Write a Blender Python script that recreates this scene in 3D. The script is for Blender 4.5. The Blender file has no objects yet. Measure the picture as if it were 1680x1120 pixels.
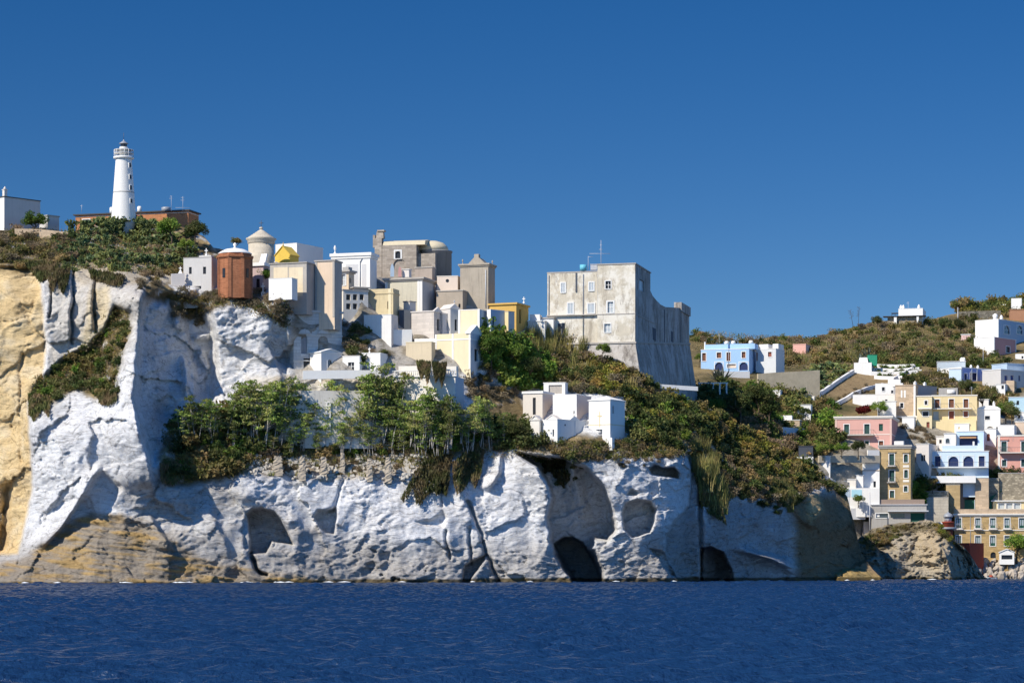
import bpy, math, random
import numpy as np
from mathutils import Vector, Matrix
random.seed(7); RNG = np.random.default_rng(11)
SC = bpy.context.scene; COL = SC.collection
R = math.radians
F = 4000.0; CX = 840.0; HY = 925.0; CZ = 3.0      # focal length in photo pixels, optical axis, horizon row, camera height
def P(px, py, Y): return Vector(((px-CX)*Y/F, Y, CZ+(HY-py)*Y/F))

# ------------------------------------------------------------------ camera, sun, sky
cam = bpy.data.objects.new('camera', bpy.data.cameras.new('camera')); COL.objects.link(cam)
cam.location = (0, 0, CZ); cam.rotation_euler = (R(90), 0, 0)
cam.data.sensor_width = 36; cam.data.lens = F/1680*36; cam.data.shift_y = (HY-560)/1680
cam.data.clip_end = 20000; cam.data.clip_start = 1; SC.camera = cam
SUN_AZ, SUN_EL = 48, 41          # degrees left of straight behind the camera, elevation
sd = Vector((-math.sin(R(SUN_AZ))*math.cos(R(SUN_EL)), -math.cos(R(SUN_AZ))*math.cos(R(SUN_EL)), math.sin(R(SUN_EL))))
sun = bpy.data.objects.new('sun', bpy.data.lights.new('sun', 'SUN')); COL.objects.link(sun)
sun.data.energy = 5.0; sun.data.angle = R(.5); sun.data.color = (1, .93, .81)
sun.rotation_euler = sd.to_track_quat('Z', 'Y').to_euler()
W = bpy.data.worlds.new('World'); SC.world = W; W.use_nodes = True
nt = W.node_tree; bg = nt.nodes['Background']
sky = nt.nodes.new('ShaderNodeTexSky'); sky.sky_type = 'NISHITA'; sky.sun_disc = False
sky.sun_elevation = R(SUN_EL); sky.sun_rotation = math.atan2(sd.x, sd.y)
sky.altitude = 2500; sky.air_density = 1.0; sky.dust_density = 0.0; sky.ozone_density = 4.0
hs = nt.nodes.new('ShaderNodeHueSaturation'); hs.inputs['Saturation'].default_value = 1.34; hs.inputs['Hue'].default_value = .508
nt.links.new(sky.outputs[0], hs.inputs['Color']); 
# sky brightened overhead, sideways and behind: added blue fill for surfaces in shade
tc = nt.nodes.new('ShaderNodeTexCoord'); sx = nt.nodes.new('ShaderNodeSeparateXYZ'); nt.links.new(tc.outputs['Generated'], sx.inputs[0])
mr = nt.nodes.new('ShaderNodeMapRange'); mr.interpolation_type = 'SMOOTHSTEP'; nt.links.new(sx.outputs[1], mr.inputs[0])
for i_, v_ in enumerate((.95, .45, 1., 2.2)): mr.inputs[i_+1].default_value = v_
vm = nt.nodes.new('ShaderNodeVectorMath'); vm.operation = 'SCALE'; nt.links.new(hs.outputs[0], vm.inputs[0]); nt.links.new(mr.outputs[0], vm.inputs['Scale'])
nt.links.new(vm.outputs[0], bg.inputs[0])
bg.inputs[1].default_value = .064
SC.view_settings.view_transform = 'Standard'; SC.view_settings.look = 'None'
SC.view_settings.gamma = 1; SC.view_settings.exposure = 0.15
SC.cycles.max_bounces = 5; SC.cycles.diffuse_bounces = 3; SC.cycles.glossy_bounces = 2; SC.cycles.transparent_max_bounces = 4

# ------------------------------------------------------------------ materials
def nodes(name):
    m = bpy.data.materials.new(name); m.use_nodes = True
    return m, m.node_tree, m.node_tree.nodes['Principled BSDF']
def N(nt, t, **k):
    n = nt.nodes.new(t)
    for a, v in k.items():
        if a.startswith('i_'):
            n.inputs[int(a[2:]) if a[2:].isdigit() else a[2:].replace('_', ' ')].default_value = v
        else: setattr(n, a, v)
    return n
def L(nt, a, b): nt.links.new(a, b)
def pos(nt, scale=(1, 1, 1)):
    g = N(nt, 'ShaderNodeNewGeometry'); m = N(nt, 'ShaderNodeMapping'); m.inputs['Scale'].default_value = scale
    L(nt, g.outputs['Position'], m.inputs['Vector']); return m.outputs[0]
def noise(nt, vec, scale, detail=5, rough=.6):
    n = N(nt, 'ShaderNodeTexNoise'); n.inputs['Scale'].default_value = scale; n.inputs['Detail'].default_value = detail
    n.inputs['Roughness'].default_value = rough; L(nt, vec, n.inputs['Vector']); return n.outputs['Fac']
def ramp(nt, fac, *stops):
    r = N(nt, 'ShaderNodeValToRGB'); e = r.color_ramp.elements
    while len(e) < len(stops): e.new(.5)
    for el, (p, c) in zip(e, stops):
        el.position = p; el.color = (c, c, c, 1) if not isinstance(c, tuple) else (*c, 1)
    L(nt, fac, r.inputs[0]); return r.outputs[0]
def mix(nt, fac, a, b, mode='MIX'):
    m = N(nt, 'ShaderNodeMix', data_type='RGBA', blend_type=mode)
    for s, v in ((m.inputs[0], fac), (m.inputs[6], a), (m.inputs[7], b)):
        if isinstance(v, (int, float)): s.default_value = v
        elif isinstance(v, tuple): s.default_value = (*v, 1)
        else: L(nt, v, s)
    return m.outputs[2]
def bump(nt, bs, h, strength, dist):
    b = N(nt, 'ShaderNodeBump'); b.inputs['Strength'].default_value = strength; b.inputs['Distance'].default_value = dist
    L(nt, h, b.inputs['Height']); L(nt, b.outputs[0], bs.inputs['Normal'])
def tone(c, f): return tuple(max(0, min(1, x*f)) for x in c)
_M = {}
def plaster(name, col, streak=.35, patch=.25, dirt=None, rough=.92):
    """lime-washed render: blotches, rain streaks running down, fine grain"""
    if name in _M: return _M[name]
    m, t, b = nodes(name); dirt = dirt or tone(col, .5)
    p = pos(t)
    c = mix(t, ramp(t, noise(t, p, .55, 6, .65), (.35, 0), (.7, patch)), col, tone(col, .72))
    c = mix(t, ramp(t, noise(t, p, 2.6, 5, .7), (.58, 0), (.75, patch)), c, dirt)
    s = noise(t, pos(t, (1.7, 1.7, .12)), 1.6, 6, .7)
    c = mix(t, ramp(t, s, (.52, 0), (.72, streak)), c, dirt)
    L(t, c, b.inputs['Base Color']); b.inputs['Roughness'].default_value = rough
    b.inputs['Specular IOR Level'].default_value = .15
    bump(t, b, noise(t, p, 5, 6, .7), .35, .06); _M[name] = m; return m
def masonry(name, col, bw=.6, bh=.3, mortar=.75, patch=.4, vary=.35, dirt=None, streak=.25):
    """coursed stone, brick or bossed ashlar"""
    if name in _M: return _M[name]
    m, t, b = nodes(name); dirt = dirt or tone(col, .45)
    g = N(t, 'ShaderNodeNewGeometry'); s = N(t, 'ShaderNodeSeparateXYZ'); L(t, g.outputs['Position'], s.inputs[0])
    a = N(t, 'ShaderNodeMath', operation='MULTIPLY_ADD'); L(t, s.outputs[1], a.inputs[0]); a.inputs[1].default_value = .73; L(t, s.outputs[0], a.inputs[2])
    v = N(t, 'ShaderNodeCombineXYZ'); L(t, a.outputs[0], v.inputs[0]); L(t, s.outputs[2], v.inputs[1])
    k = N(t, 'ShaderNodeTexBrick'); L(t, v.outputs[0], k.inputs['Vector'])
    k.inputs['Color1'].default_value = (*tone(col, 1+vary*.35), 1); k.inputs['Color2'].default_value = (*tone(col, 1-vary), 1)
    k.inputs['Mortar'].default_value = (*tone(col, mortar), 1); k.inputs['Scale'].default_value = 1
    k.inputs['Brick Width'].default_value = bw; k.inputs['Row Height'].default_value = bh; k.inputs['Mortar Size'].default_value = .03
    p = pos(t)
    c = mix(t, ramp(t, noise(t, p, .7, 6, .7), (.42, 0), (.68, patch)), k.outputs[0], dirt)
    c = mix(t, ramp(t, noise(t, pos(t, (1.7, 1.7, .14)), 1.4, 6, .7), (.52, 0), (.72, streak)), c, dirt)
    L(t, c, b.inputs['Base Color']); b.inputs['Roughness'].default_value = .95; b.inputs['Specular IOR Level'].default_value = .1
    bump(t, b, noise(t, p, 4, 7, .75), .5, .12); _M[name] = m; return m
def flat(name, col, rough=.6, spec=.3, metal=0, vary=.25):
    if name in _M: return _M[name]
    m, t, b = nodes(name); p = pos(t)
    c = mix(t, ramp(t, noise(t, p, 3, 4, .6), (.4, 0), (.7, vary)), col, tone(col, .6))
    L(t, c, b.inputs['Base Color']); b.inputs['Roughness'].default_value = rough
    b.inputs['Specular IOR Level'].default_value = spec; b.inputs['Metallic'].default_value = metal; _M[name] = m; return m
def leafmat(name, dark, light, alt=None, altamt=.0, rough=.65):
    """foliage: every leaf spray carries its own tint; whole plants vary too"""
    if name in _M: return _M[name]
    m, t, b = nodes(name)
    a = N(t, 'ShaderNodeAttribute', attribute_name='tint')
    c = mix(t, a.outputs['Fac'], dark, light)
    oi = N(t, 'ShaderNodeObjectInfo')
    if alt: c = mix(t, ramp(t, noise(t, pos(t), .45, 3, .6), (.5-.3*altamt, 0), (.72-.3*altamt, 1)), c, alt)
    h = N(t, 'ShaderNodeHueSaturation'); L(t, c, h.inputs['Color'])
    r = N(t, 'ShaderNodeMapRange'); L(t, oi.outputs['Random'], r.inputs[0]); r.inputs[3].default_value = .6; r.inputs[4].default_value = 1.6
    L(t, r.outputs[0], h.inputs['Value'])
    r2 = N(t, 'ShaderNodeMapRange'); L(t, oi.outputs['Random'], r2.inputs[0]); r2.inputs[3].default_value = .512; r2.inputs[4].default_value = .492
    L(t, r2.outputs[0], h.inputs['Hue'])
    L(t, h.outputs[0], b.inputs['Base Color']); b.inputs['Roughness'].default_value = rough; b.inputs['Specular IOR Level'].default_value = .2
    tr = N(t, 'ShaderNodeBsdfTranslucent'); L(t, h.outputs[0], tr.inputs['Color'])
    ms = N(t, 'ShaderNodeMixShader'); ms.inputs[0].default_value = .25
    L(t, b.outputs[0], ms.inputs[1]); L(t, tr.outputs[0], ms.inputs[2])
    L(t, ms.outputs[0], t.nodes['Material Output'].inputs['Surface']); _M[name] = m; return m

# ------------------------------------------------------------------ mesh helpers
def tag(o, label=None, cat=None, group=None, kind=None):
    for k, v in (('label', label), ('category', cat), ('group', group), ('kind', kind)):
        if v: o[k] = v
    return o
def link(o, parent=None):
    COL.objects.link(o)
    if parent is not None: o.parent = parent
    return o
def empty(name, loc, rz=0, label=None, cat=None, group=None):
    o = bpy.data.objects.new(name, None); o.empty_display_size = .5; o.location = loc; o.rotation_euler = (0, 0, rz)
    return tag(link(o), label, cat, group)
def npmesh(name, V, Q, mats, smooth=False, attrs=None, midx=None):
    """mesh from numpy arrays, Q of shape (n,3) or (n,4)"""
    me = bpy.data.meshes.new(name); V = np.asarray(V, np.float32); Q = np.asarray(Q, np.int32); k = Q.shape[1]
    me.vertices.add(len(V)); me.vertices.foreach_set('co', V.ravel())
    me.loops.add(Q.size); me.loops.foreach_set('vertex_index', Q.ravel())
    me.polygons.add(len(Q)); me.polygons.foreach_set('loop_start', np.arange(0, Q.size, k, dtype=np.int32))
    me.polygons.foreach_set('loop_total', np.full(len(Q), k, np.int32))
    for m in (mats if isinstance(mats, (list, tuple)) else [mats]): me.materials.append(m)
    if midx is not None: me.polygons.foreach_set('material_index', np.asarray(midx, np.int32))
    me.polygons.foreach_set('use_smooth', np.full(len(Q), bool(smooth)))
    for an, (ty, arr) in (attrs or {}).items():
        at = me.attributes.new(an, ty, 'POINT')
        at.data.foreach_set('color' if ty == 'FLOAT_COLOR' else 'value', np.asarray(arr, np.float32).ravel())
    me.update(calc_edges=True); return me
class MB:
    def __init__(s): s.v = []; s.f = []; s.sm = []
    def add(s, vs, fs, smooth=False):
        n = len(s.v); s.v += [tuple(v) for v in vs]; s.f += [tuple(i+n for i in f) for f in fs]; s.sm += [smooth]*len(fs); return s
    def box(s, x0, x1, y0, y1, z0, z1, taper=0):
        t = taper
        return s.add([(x0, y0, z0), (x1, y0, z0), (x1, y1, z0), (x0, y1, z0), (x0+t, y0+t, z1), (x1-t, y0+t, z1), (x1-t, y1-t, z1), (x0+t, y1-t, z1)],
                     [(0, 3, 2, 1), (4, 5, 6, 7), (0, 1, 5, 4), (1, 2, 6, 5), (2, 3, 7, 6), (3, 0, 4, 7)])
    def lathe(s, prof, n=20, cx=0, cy=0, a0=0, a1=2*math.pi, smooth=True, rot=0):
        vs = []; fs = []; full = abs(a1-a0-2*math.pi) < 1e-6; m = n if full else n+1
        for r, z in prof:
            for i in range(m):
                a = a0+(a1-a0)*i/n+rot; vs.append((cx+r*math.cos(a), cy+r*math.sin(a), z))
        for j in range(len(prof)-1):
            for i in range(n):
                k = (i+1) % m; fs.append((j*m+i, j*m+k, (j+1)*m+k, (j+1)*m+i))
        fs2 = []
        if full:
            if prof[0][0] > 1e-4: fs2.append(tuple(reversed(range(m))))
            if prof[-1][0] > 1e-4: fs2.append(tuple(range((len(prof)-1)*m, len(prof)*m)))
        n0 = len(s.v); s.add(vs, fs, smooth)
        s.f += [tuple(i+n0 for i in f) for f in fs2]; s.sm += [False]*len(fs2); return s
    def tube(s, a, b, r0, r1=None, n=6):
        a = Vector(a); b = Vector(b); d = (b-a); r1 = r0 if r1 is None else r1
        q = d.to_track_quat('Z', 'Y'); vs = []
        for c, r in ((a, r0), (b, r1)):
            for i in range(n): vs.append(c+q@Vector((r*math.cos(2*math.pi*i/n), r*math.sin(2*math.pi*i/n), 0)))
        fs = [(i, (i+1) % n, n+(i+1) % n, n+i) for i in range(n)]
        s.add(vs, fs, True); m = len(s.v)-2*n
        s.f += [tuple(m+i for i in reversed(range(n))), tuple(m+n+i for i in range(n))]; s.sm += [False]*2; return s
    def prism(s, poly, z0, z1):        # horizontal outline
        n = len(poly); return s.add([(x, y, z0) for x, y in poly]+[(x, y, z1) for x, y in poly],
            [tuple(reversed(range(n))), tuple(range(n, 2*n))]+[(i, (i+1) % n, n+(i+1) % n, n+i) for i in range(n)])
    def xz(s, poly, y0, y1):           # vertical outline in the x-z plane, extruded along y
        n = len(poly); return s.add([(x, y0, z) for x, z in poly]+[(x, y1, z) for x, z in poly],
            [tuple(range(n)), tuple(reversed(range(n, 2*n)))]+[((i+1) % n, i, n+i, n+(i+1) % n) for i in range(n)])
    def yz(s, poly, x0, x1):
        n = len(poly); return s.add([(x0, y, z) for y, z in poly]+[(x1, y, z) for y, z in poly],
            [tuple(reversed(range(n))), tuple(range(n, 2*n))]+[(i, (i+1) % n, n+(i+1) % n, n+i) for i in range(n)])
    def mesh(s, name, mat):
        me = bpy.data.meshes.new(name); me.from_pydata(s.v, [], s.f); me.materials.append(mat)
        me.polygons.foreach_set('use_smooth', s.sm); me.update(); return me
    def build(s, name, mat, parent=None, loc=None, rz=0):
        o = bpy.data.objects.new(name, s.mesh(name, mat))
        if loc is not None: o.location = loc; o.rotation_euler = (0, 0, rz)
        return link(o, parent)

# ------------------------------------------------------------------ numpy noise
_perm = np.concatenate([np.random.default_rng(3).permutation(256)]*2)
_grad = np.random.default_rng(4).normal(size=(256, 3)); _grad /= np.linalg.norm(_grad, axis=1)[:, None]
def perlin(x, y, z):
    xi = np.floor(x).astype(int); yi = np.floor(y).astype(int); zi = np.floor(z).astype(int)
    fx, fy, fz = x-xi, y-yi, z-zi
    u, v, w = (f*f*f*(f*(f*6-15)+10) for f in (fx, fy, fz)); out = 0
    for dx in (0, 1):
        for dy in (0, 1):
            for dz in (0, 1):
                h = _perm[(_perm[(_perm[(xi+dx) & 255]+yi+dy) & 255]+zi+dz) & 255]; g = _grad[h]
                d = g[..., 0]*(fx-dx)+g[..., 1]*(fy-dy)+g[..., 2]*(fz-dz)
                out = out+d*(u if dx else 1-u)*(v if dy else 1-v)*(w if dz else 1-w)
    return out*1.5
def fbm(x, y, z, o=4, ridged=False):
    a, s, t = 1., 0., 0.
    for i in range(o):
        n = perlin(x*2**i+17.3*i, y*2**i+5.1*i, z*2**i-9.7*i)
        s = s+a*((1-2*np.abs(n)) if ridged else n); t += a; a *= .5
    return s/t
def sstep(x, a=0., b=1.):
    t = np.clip((x-a)/(b-a), 0, 1); return t*t*(3-2*t)
def psd(poly, X, Y):
    """signed distance to a polygon, positive inside"""
    d = np.full(X.shape, 1e9); inside = np.zeros(X.shape, bool); n = len(poly)
    for i in range(n):
        ax, ay = poly[i]; bx, by = poly[(i+1) % n]; ex, ey = bx-ax, by-ay
        t = np.clip(((X-ax)*ex+(Y-ay)*ey)/(ex*ex+ey*ey+1e-9), 0, 1)
        d = np.minimum(d, np.hypot(X-ax-t*ex, Y-ay-t*ey))
        c = ((ay > Y) != (by > Y)) & (X < ex*(Y-ay)/(ey if abs(ey) > 1e-9 else 1e-9)+ax); inside ^= c
    return np.where(inside, d, -d)
def rbf(pts, X, Y):
    p = np.array(pts, float); q = p[:, :2]/100; n = len(q)
    A = np.hypot(q[:, None, 0]-q[None, :, 0], q[:, None, 1]-q[None, :, 1])
    M = np.zeros((n+3, n+3)); M[:n, :n] = A; M[:n, n] = 1; M[:n, n+1:] = q; M[n:, :n] = M[:n, n:].T
    c = np.linalg.solve(M, np.concatenate([p[:, 2], [0, 0, 0]]))
    x = X/100; y = Y/100; out = c[n]+c[n+1]*x+c[n+2]*y
    for i in range(n): out = out+c[i]*np.hypot(x-q[i, 0], y-q[i, 1])
    return out
# ------------------------------------------------------------------ rock material (colour comes mostly from the kind of rock at each place)
def rockmat(name, bs=.5, bd=.35, sc=1.0):
    m, t, b = nodes(name); p = pos(t)
    a = N(t, 'ShaderNodeAttribute', attribute_name='albedo'); c = a.outputs['Color']
    w = N(t, 'ShaderNodeTexNoise'); w.inputs['Scale'].default_value = .25; L(t, p, w.inputs['Vector'])
    pw = N(t, 'ShaderNodeVectorMath', operation='MULTIPLY_ADD'); L(t, w.outputs['Color'], pw.inputs[0]); pw.inputs[1].default_value = (2.5, 2.5, 2.5); L(t, p, pw.inputs[2])
    dip = N(t, 'ShaderNodeMapping'); dip.inputs['Rotation'].default_value = (0, R(24), 0); dip.inputs['Scale'].default_value = (.4, 1, 4.2); L(t, pw.outputs[0], dip.inputs['Vector'])
    n_bed = noise(t, dip.outputs[0], .8*sc, 9, .72); n_fine = noise(t, pw.outputs[0], 2.2*sc, 9, .78); n_big = noise(t, p, .16*sc, 8, .7)
    c = mix(t, ramp(t, n_big, (.44, 0), (.62, .45)), c, mix(t, 1., c, (.76, .74, .72), 'MULTIPLY'))
    c = mix(t, ramp(t, n_bed, (.50, 0), (.62, .55)), c, mix(t, 1., c, (.68, .66, .64), 'MULTIPLY'))
    c = mix(t, ramp(t, n_fine, (.52, 0), (.64, .7)), c, mix(t, 1., c, (.45, .43, .41), 'MULTIPLY'))
    c = mix(t, ramp(t, n_fine, (.34, .5), (.46, 0)), c, mix(t, 1., c, (1.25, 1.24, 1.22), 'MULTIPLY'))
    c = mix(t, ramp(t, noise(t, pos(t, (1, 1, .12)), .9*sc, 6, .7), (.55, 0), (.70, .35)), c, mix(t, 1., c, (.52, .49, .45), 'MULTIPLY'))
    ck = N(t, 'ShaderNodeTexVoronoi', feature='DISTANCE_TO_EDGE'); ck.inputs['Scale'].default_value = .28*sc; L(t, dip.outputs[0], ck.inputs['Vector'])
    c = mix(t, mix(t, 1., ramp(t, ck.outputs['Distance'], (.0, .75), (.035, 0)), ramp(t, n_big, (.42, 0), (.55, 1.)), 'MULTIPLY'), c, mix(t, 1., c, (.35, .33, .31), 'MULTIPLY'))
    v = N(t, 'ShaderNodeTexVoronoi'); v.inputs['Scale'].default_value = .6*sc; L(t, pw.outputs[0], v.inputs['Vector'])
    c = mix(t, ramp(t, v.outputs['Distance'], (.05, .6), (.16, 0)), c, mix(t, 1., c, (.4, .38, .36), 'MULTIPLY'))
    L(t, c, b.inputs['Base Color']); b.inputs['Roughness'].default_value = .95; b.inputs['Specular IOR Level'].default_value = .1
    h = N(t, 'ShaderNodeMath', operation='ADD'); h2 = N(t, 'ShaderNodeMath', operation='MULTIPLY_ADD')
    L(t, n_bed, h.inputs[0]); L(t, ramp(t, v.outputs['Distance'], (.0, 0.), (.3, .3)), h.inputs[1]); L(t, n_fine, h2.inputs[0]); h2.inputs[1].default_value = .55; L(t, h.outputs[0], h2.inputs[2]); h = h2
    bump(t, b, h.outputs[0], bs, bd); return m

class Layer:
    """a stretch of land: the visible face as a fine sheet, closed with a plateau behind its brow"""
    def __init__(s, x0, x1, dx, rows, top, bot):
        s.xs = np.arange(x0, x1+dx, dx, float); s.n = rows
        s.top = np.interp(s.xs, *zip(*top)); s.bot = np.full_like(s.xs, bot) if np.isscalar(bot) else np.interp(s.xs, *zip(*bot))
        v = np.linspace(0, 1, rows)[:, None]
        s.PX = np.repeat(s.xs[None], rows, 0); s.PY = s.top[None]*(1-v)+s.bot[None]*v
    def jag(s, amp, wl):
        s.top = s.top+amp*fbm(s.xs/wl, s.xs*0+3.3, s.xs*0+1.7, 4)
        v = np.linspace(0, 1, s.n)[:, None]; s.PY = s.top[None]*(1-v)+s.bot[None]*v
    def xyz(s):
        D = s.D; return (s.PX-CX)*D/F, D, CZ+(HY-s.PY)*D/F
    def depth(s, px, py):
        i = np.clip((px-s.xs[0])/(s.xs[1]-s.xs[0]), 0, len(s.xs)-1.001); i0 = int(i); fi = i-i0
        out = 0
        for k, w in ((i0, 1-fi), (i0+1, fi)):
            j = np.clip((py-s.top[k])/(s.bot[k]-s.top[k])*(s.n-1), 0, s.n-1.001); j0 = int(j); fj = j-j0
            out += w*(s.D[j0, k]*(1-fj)+s.D[j0+1, k]*fj)
        return float(out)
    def pt(s, px, py, off=0): return P(px, py, s.depth(px, py)+off)
    def build(s, name, mat, albedo, back=70):
        X, Y, Z = s.xyz(); n, m = X.shape
        V = np.stack([X, Y, Z], -1).reshape(-1, 3)
        i = np.arange((n-1)*m).reshape(n-1, m)[:, :-1].ravel()
        Q = np.stack([i, i+m, i+m+1, i+1], 1)
        C = np.concatenate([albedo.reshape(-1, 3), np.ones((n*m, 1))], 1)
        # the ground carries on behind the brow, sinking a little out of sight, then drops to the sea bed
        k0 = len(V); add = []
        for d, dz in ((3, -.6), (10, -3.), (back, -back*.12), (back+5, -1e3)):
            xb = X[0]*(1+d/Y[0]*.5); zb = np.maximum(Z[0]+dz, -4.); add.append(np.stack([xb, Y[0]+d, zb], 1))
        V = np.concatenate([V]+add); C = np.concatenate([C]+[C[:m]]*len(add))
        rows = [np.arange(m)]+[k0+r*m+np.arange(m) for r in range(len(add))]
        for a, b in zip(rows, rows[1:]): Q = np.concatenate([Q, np.stack([b[:-1], a[:-1], a[1:], b[1:]], 1)])
        o = bpy.data.objects.new(name, npmesh(name, V, Q, mat, True, {'albedo': ('FLOAT_COLOR', C)}))
        tag(link(o), kind='structure'); return o
def blend(C, mask, col): return C*(1-mask[..., None])+np.array(col)*mask[..., None]
def line_x(pts, Y): return np.interp(Y, [p[1] for p in pts], [p[0] for p in pts])

# ------------------------------------------------------------------ the headland
H = Layer(-70, 1452, 2, 330,
    [(-70, 376), (0, 378), (40, 378), (90, 384), (130, 376), (180, 364), (215, 362), (260, 366), (300, 372), (335, 388), (350, 408), (400, 416), (440, 428),
     (520, 434), (600, 452), (700, 458), (745, 486), (820, 500), (862, 524), (900, 548), (960, 572), (1000, 590), (1040, 606), (1085, 637), (1110, 650),
     (1160, 668), (1200, 692), (1250, 722), (1300, 750), (1335, 768), (1370, 786), (1390, 812), (1402, 860), (1412, 905), (1432, 934), (1446, 948), (1452, 953)],
    [(-70, 964), (0, 963), (400, 961), (800, 958.5), (1200, 957), (1452, 956)])
H.jag(5, 40)
hp = [(-70,958,374),(-70,900,384),(-70,700,388),(-70,450,396),(-70,400,408),(-70,378,416),
 (0,958,371),(0,925,376),(0,900,386),(20,700,388),(20,450,395),(0,410,404),(0,380,416),(60,958,371),(160,958,371.5),
 (60,880,379),(60,700,378.5),(120,800,377),(120,690,379),(180,760,377.5),(220,720,376),(140,840,378),(240,820,379),(200,880,375.5),(300,880,378.5),
 (120,650,383),(160,600,388),(200,520,391),(100,600,390),(100,550,391),(150,480,392),(200,460,393),(90,460,394),
 (100,425,400),(200,425,401),(300,440,403),(200,370,420),(300,390,418),(350,412,416),(120,385,416),(260,370,424),
 (228,490,386),(224,560,383),(218,620,380),(235,690,378),(246,760,378),
 (262,540,394),(280,500,398),(280,600,393),(270,680,389),(345,560,399),(345,650,395),(400,540,396),(400,640,392),(460,540,393),(460,620,391),(420,690,390),
 (300,482,396),(380,482,397),(440,492,396),(472,520,393),(400,462,402),(430,440,410),(460,470,403),
 (300,720,384),(400,720,390),(500,700,396),(600,690,398),(700,690,399),(800,690,402),(330,660,389),
 (500,625,402),(600,625,404),(700,625,404),(800,620,408),(480,590,401),(560,600,404),(660,600,407),(760,590,411),
 (600,540,412),(700,540,414),(800,540,418),(600,480,424),(700,480,425),(800,500,425),(520,460,416),(620,455,432),(700,460,432),(460,435,418),
 (300,790,381.5),(400,775,384),(500,780,388),(600,785,391),(700,780,393),(760,760,396),(850,740,398),(950,745,401),(1050,745,400),(1110,748,402),
 (450,740,390),(550,745,394),(650,745,396),(730,735,398),(880,715,403),(1000,722,405),
 (240,958,373.5),(300,958,376),(400,957,379),(500,957,383),(600,956,387),(700,956,389),(800,956,392),(900,956,394.5),(1000,956,397.5),(1100,956,402),(1295,955,424),(1375,940,432),(1385,957,430),(1450,955,436),
 (300,840,380.5),(500,860,386),(620,860,388.5),(720,860,391),(850,850,393.5),(1000,850,399),(1060,850,398.5),(760,840,392.5),(930,840,398),
 (1160,822,409.5),(1160,955,412.5),(1230,825,415.5),(1230,955,419),(1290,835,421.5),(1340,850,428),(1340,930,430),(1385,850,438),(1398,900,441),(1440,948,437),
 (1140,740,411),(1180,795,411),(1250,790,419),(1300,800,427),(1350,800,434),(1080,700,409),(1150,690,420),(1200,720,428),(1280,745,438),(1335,772,443),(1375,795,445),(1406,900,441),
 (870,650,410),(950,655,411),(1020,665,412),(900,580,424),(950,590,427),(1000,615,428),(1050,655,424),(900,552,432),(960,574,434),(1040,608,433),(1085,640,432),(1110,654,432)]
BP = [(36, 379, 417.8), (88, 383, 416.8), (216, 387, 427.8), (324, 487, 397.8), (418, 485, 401.8), (470, 453, 423.8), (464, 443, 415.8), (473, 508, 396.3), (460, 489, 392.6), (533, 523, 400.3), (522, 615, 397.3), (576, 481, 415.8), (565, 523, 409.8), (584, 527, 406.8), (592, 491, 408.8), (695, 513, 422.8), (662, 513, 416.8), (624, 525, 409.3), (620, 559, 404.3), (664, 545, 410.8), (667, 516, 412.8), (694, 553, 407.8), (734, 488, 420.8), (738, 518, 417.3), (778, 511, 418.8), (825, 555, 416.8), (770, 555, 408.3), (802, 559, 409.3), (831, 559, 410.8), (743, 608, 403.3), (687, 603, 402.6), (698, 571, 405.8), (576, 618, 397.3), (609, 621, 398.3), (544, 615, 396.0), (696, 703, 393.3), (874, 703, 402.8), (910, 658, 408.8), (926, 703, 400.8), (984, 727, 398.3), (946, 729, 395.8), (878, 723, 397.3), (906, 718, 398.4), (938, 583, 423.8), (880, 563, 420.8), (897, 559, 422.8), (1045, 618, 418.8), (1003, 604, 419), (962, 578, 422), (1092, 637, 424), (1142, 637, 434), (385, 479, 396.6), (428, 455, 411.5), (747, 706, 392.8), (652, 706, 395.5), (655, 465, 428), (296, 472, 398)]   # the ground meets the foot of every building
hp = [q for q in hp if all(math.hypot(q[0]-b[0], q[1]-b[1]) > 38 for b in BP)]+BP
X, Y = H.PX, H.PY
# the outlines wander a little, so no edge of a stamped form is a clean line
w1 = fbm(X/26, Y/26, X*0, 4)*9; w2 = fbm(X/26, Y/26, X*0+7.7, 4)*9
WX, WY = X+w1, Y+w2
D = rbf(hp, X, Y)
def stamp(poly, depth, edge=3, warp=.5):
    global D
    D = D+depth*sstep(psd(poly, X+w1*warp, Y+w2*warp), -edge*.5, edge*.5)
def ridge(pts, h, wl, wr, fade=18):
    """a rib standing out h metres: gentle on the left (wl px), steep on the right (wr px)"""
    global D
    s = X+w1*.5-line_x(pts, Y); t = np.where(s < 0, 1+s/wl, 1-s/wr)
    a = sstep(Y, pts[0][1]-fade, pts[0][1]+fade)*(1-sstep(Y, pts[-1][1]-fade, pts[-1][1]+fade))
    D = D-h*np.clip(t, 0, 1)*a
def crack(pts, depth, wpx):
    global D
    q = np.full(X.shape, 1e9)
    for (ax, ay), (bx, by) in zip(pts, pts[1:]):
        ex, ey = bx-ax, by-ay; t = np.clip(((X+w1*.7-ax)*ex+(Y+w2*.7-ay)*ey)/(ex*ex+ey*ey), 0, 1)
        q = np.minimum(q, np.hypot(X+w1*.7-ax-t*ex, Y+w2*.7-ay-t*ey))
    D = D+depth*np.exp(-(q/wpx)**2)
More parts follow.
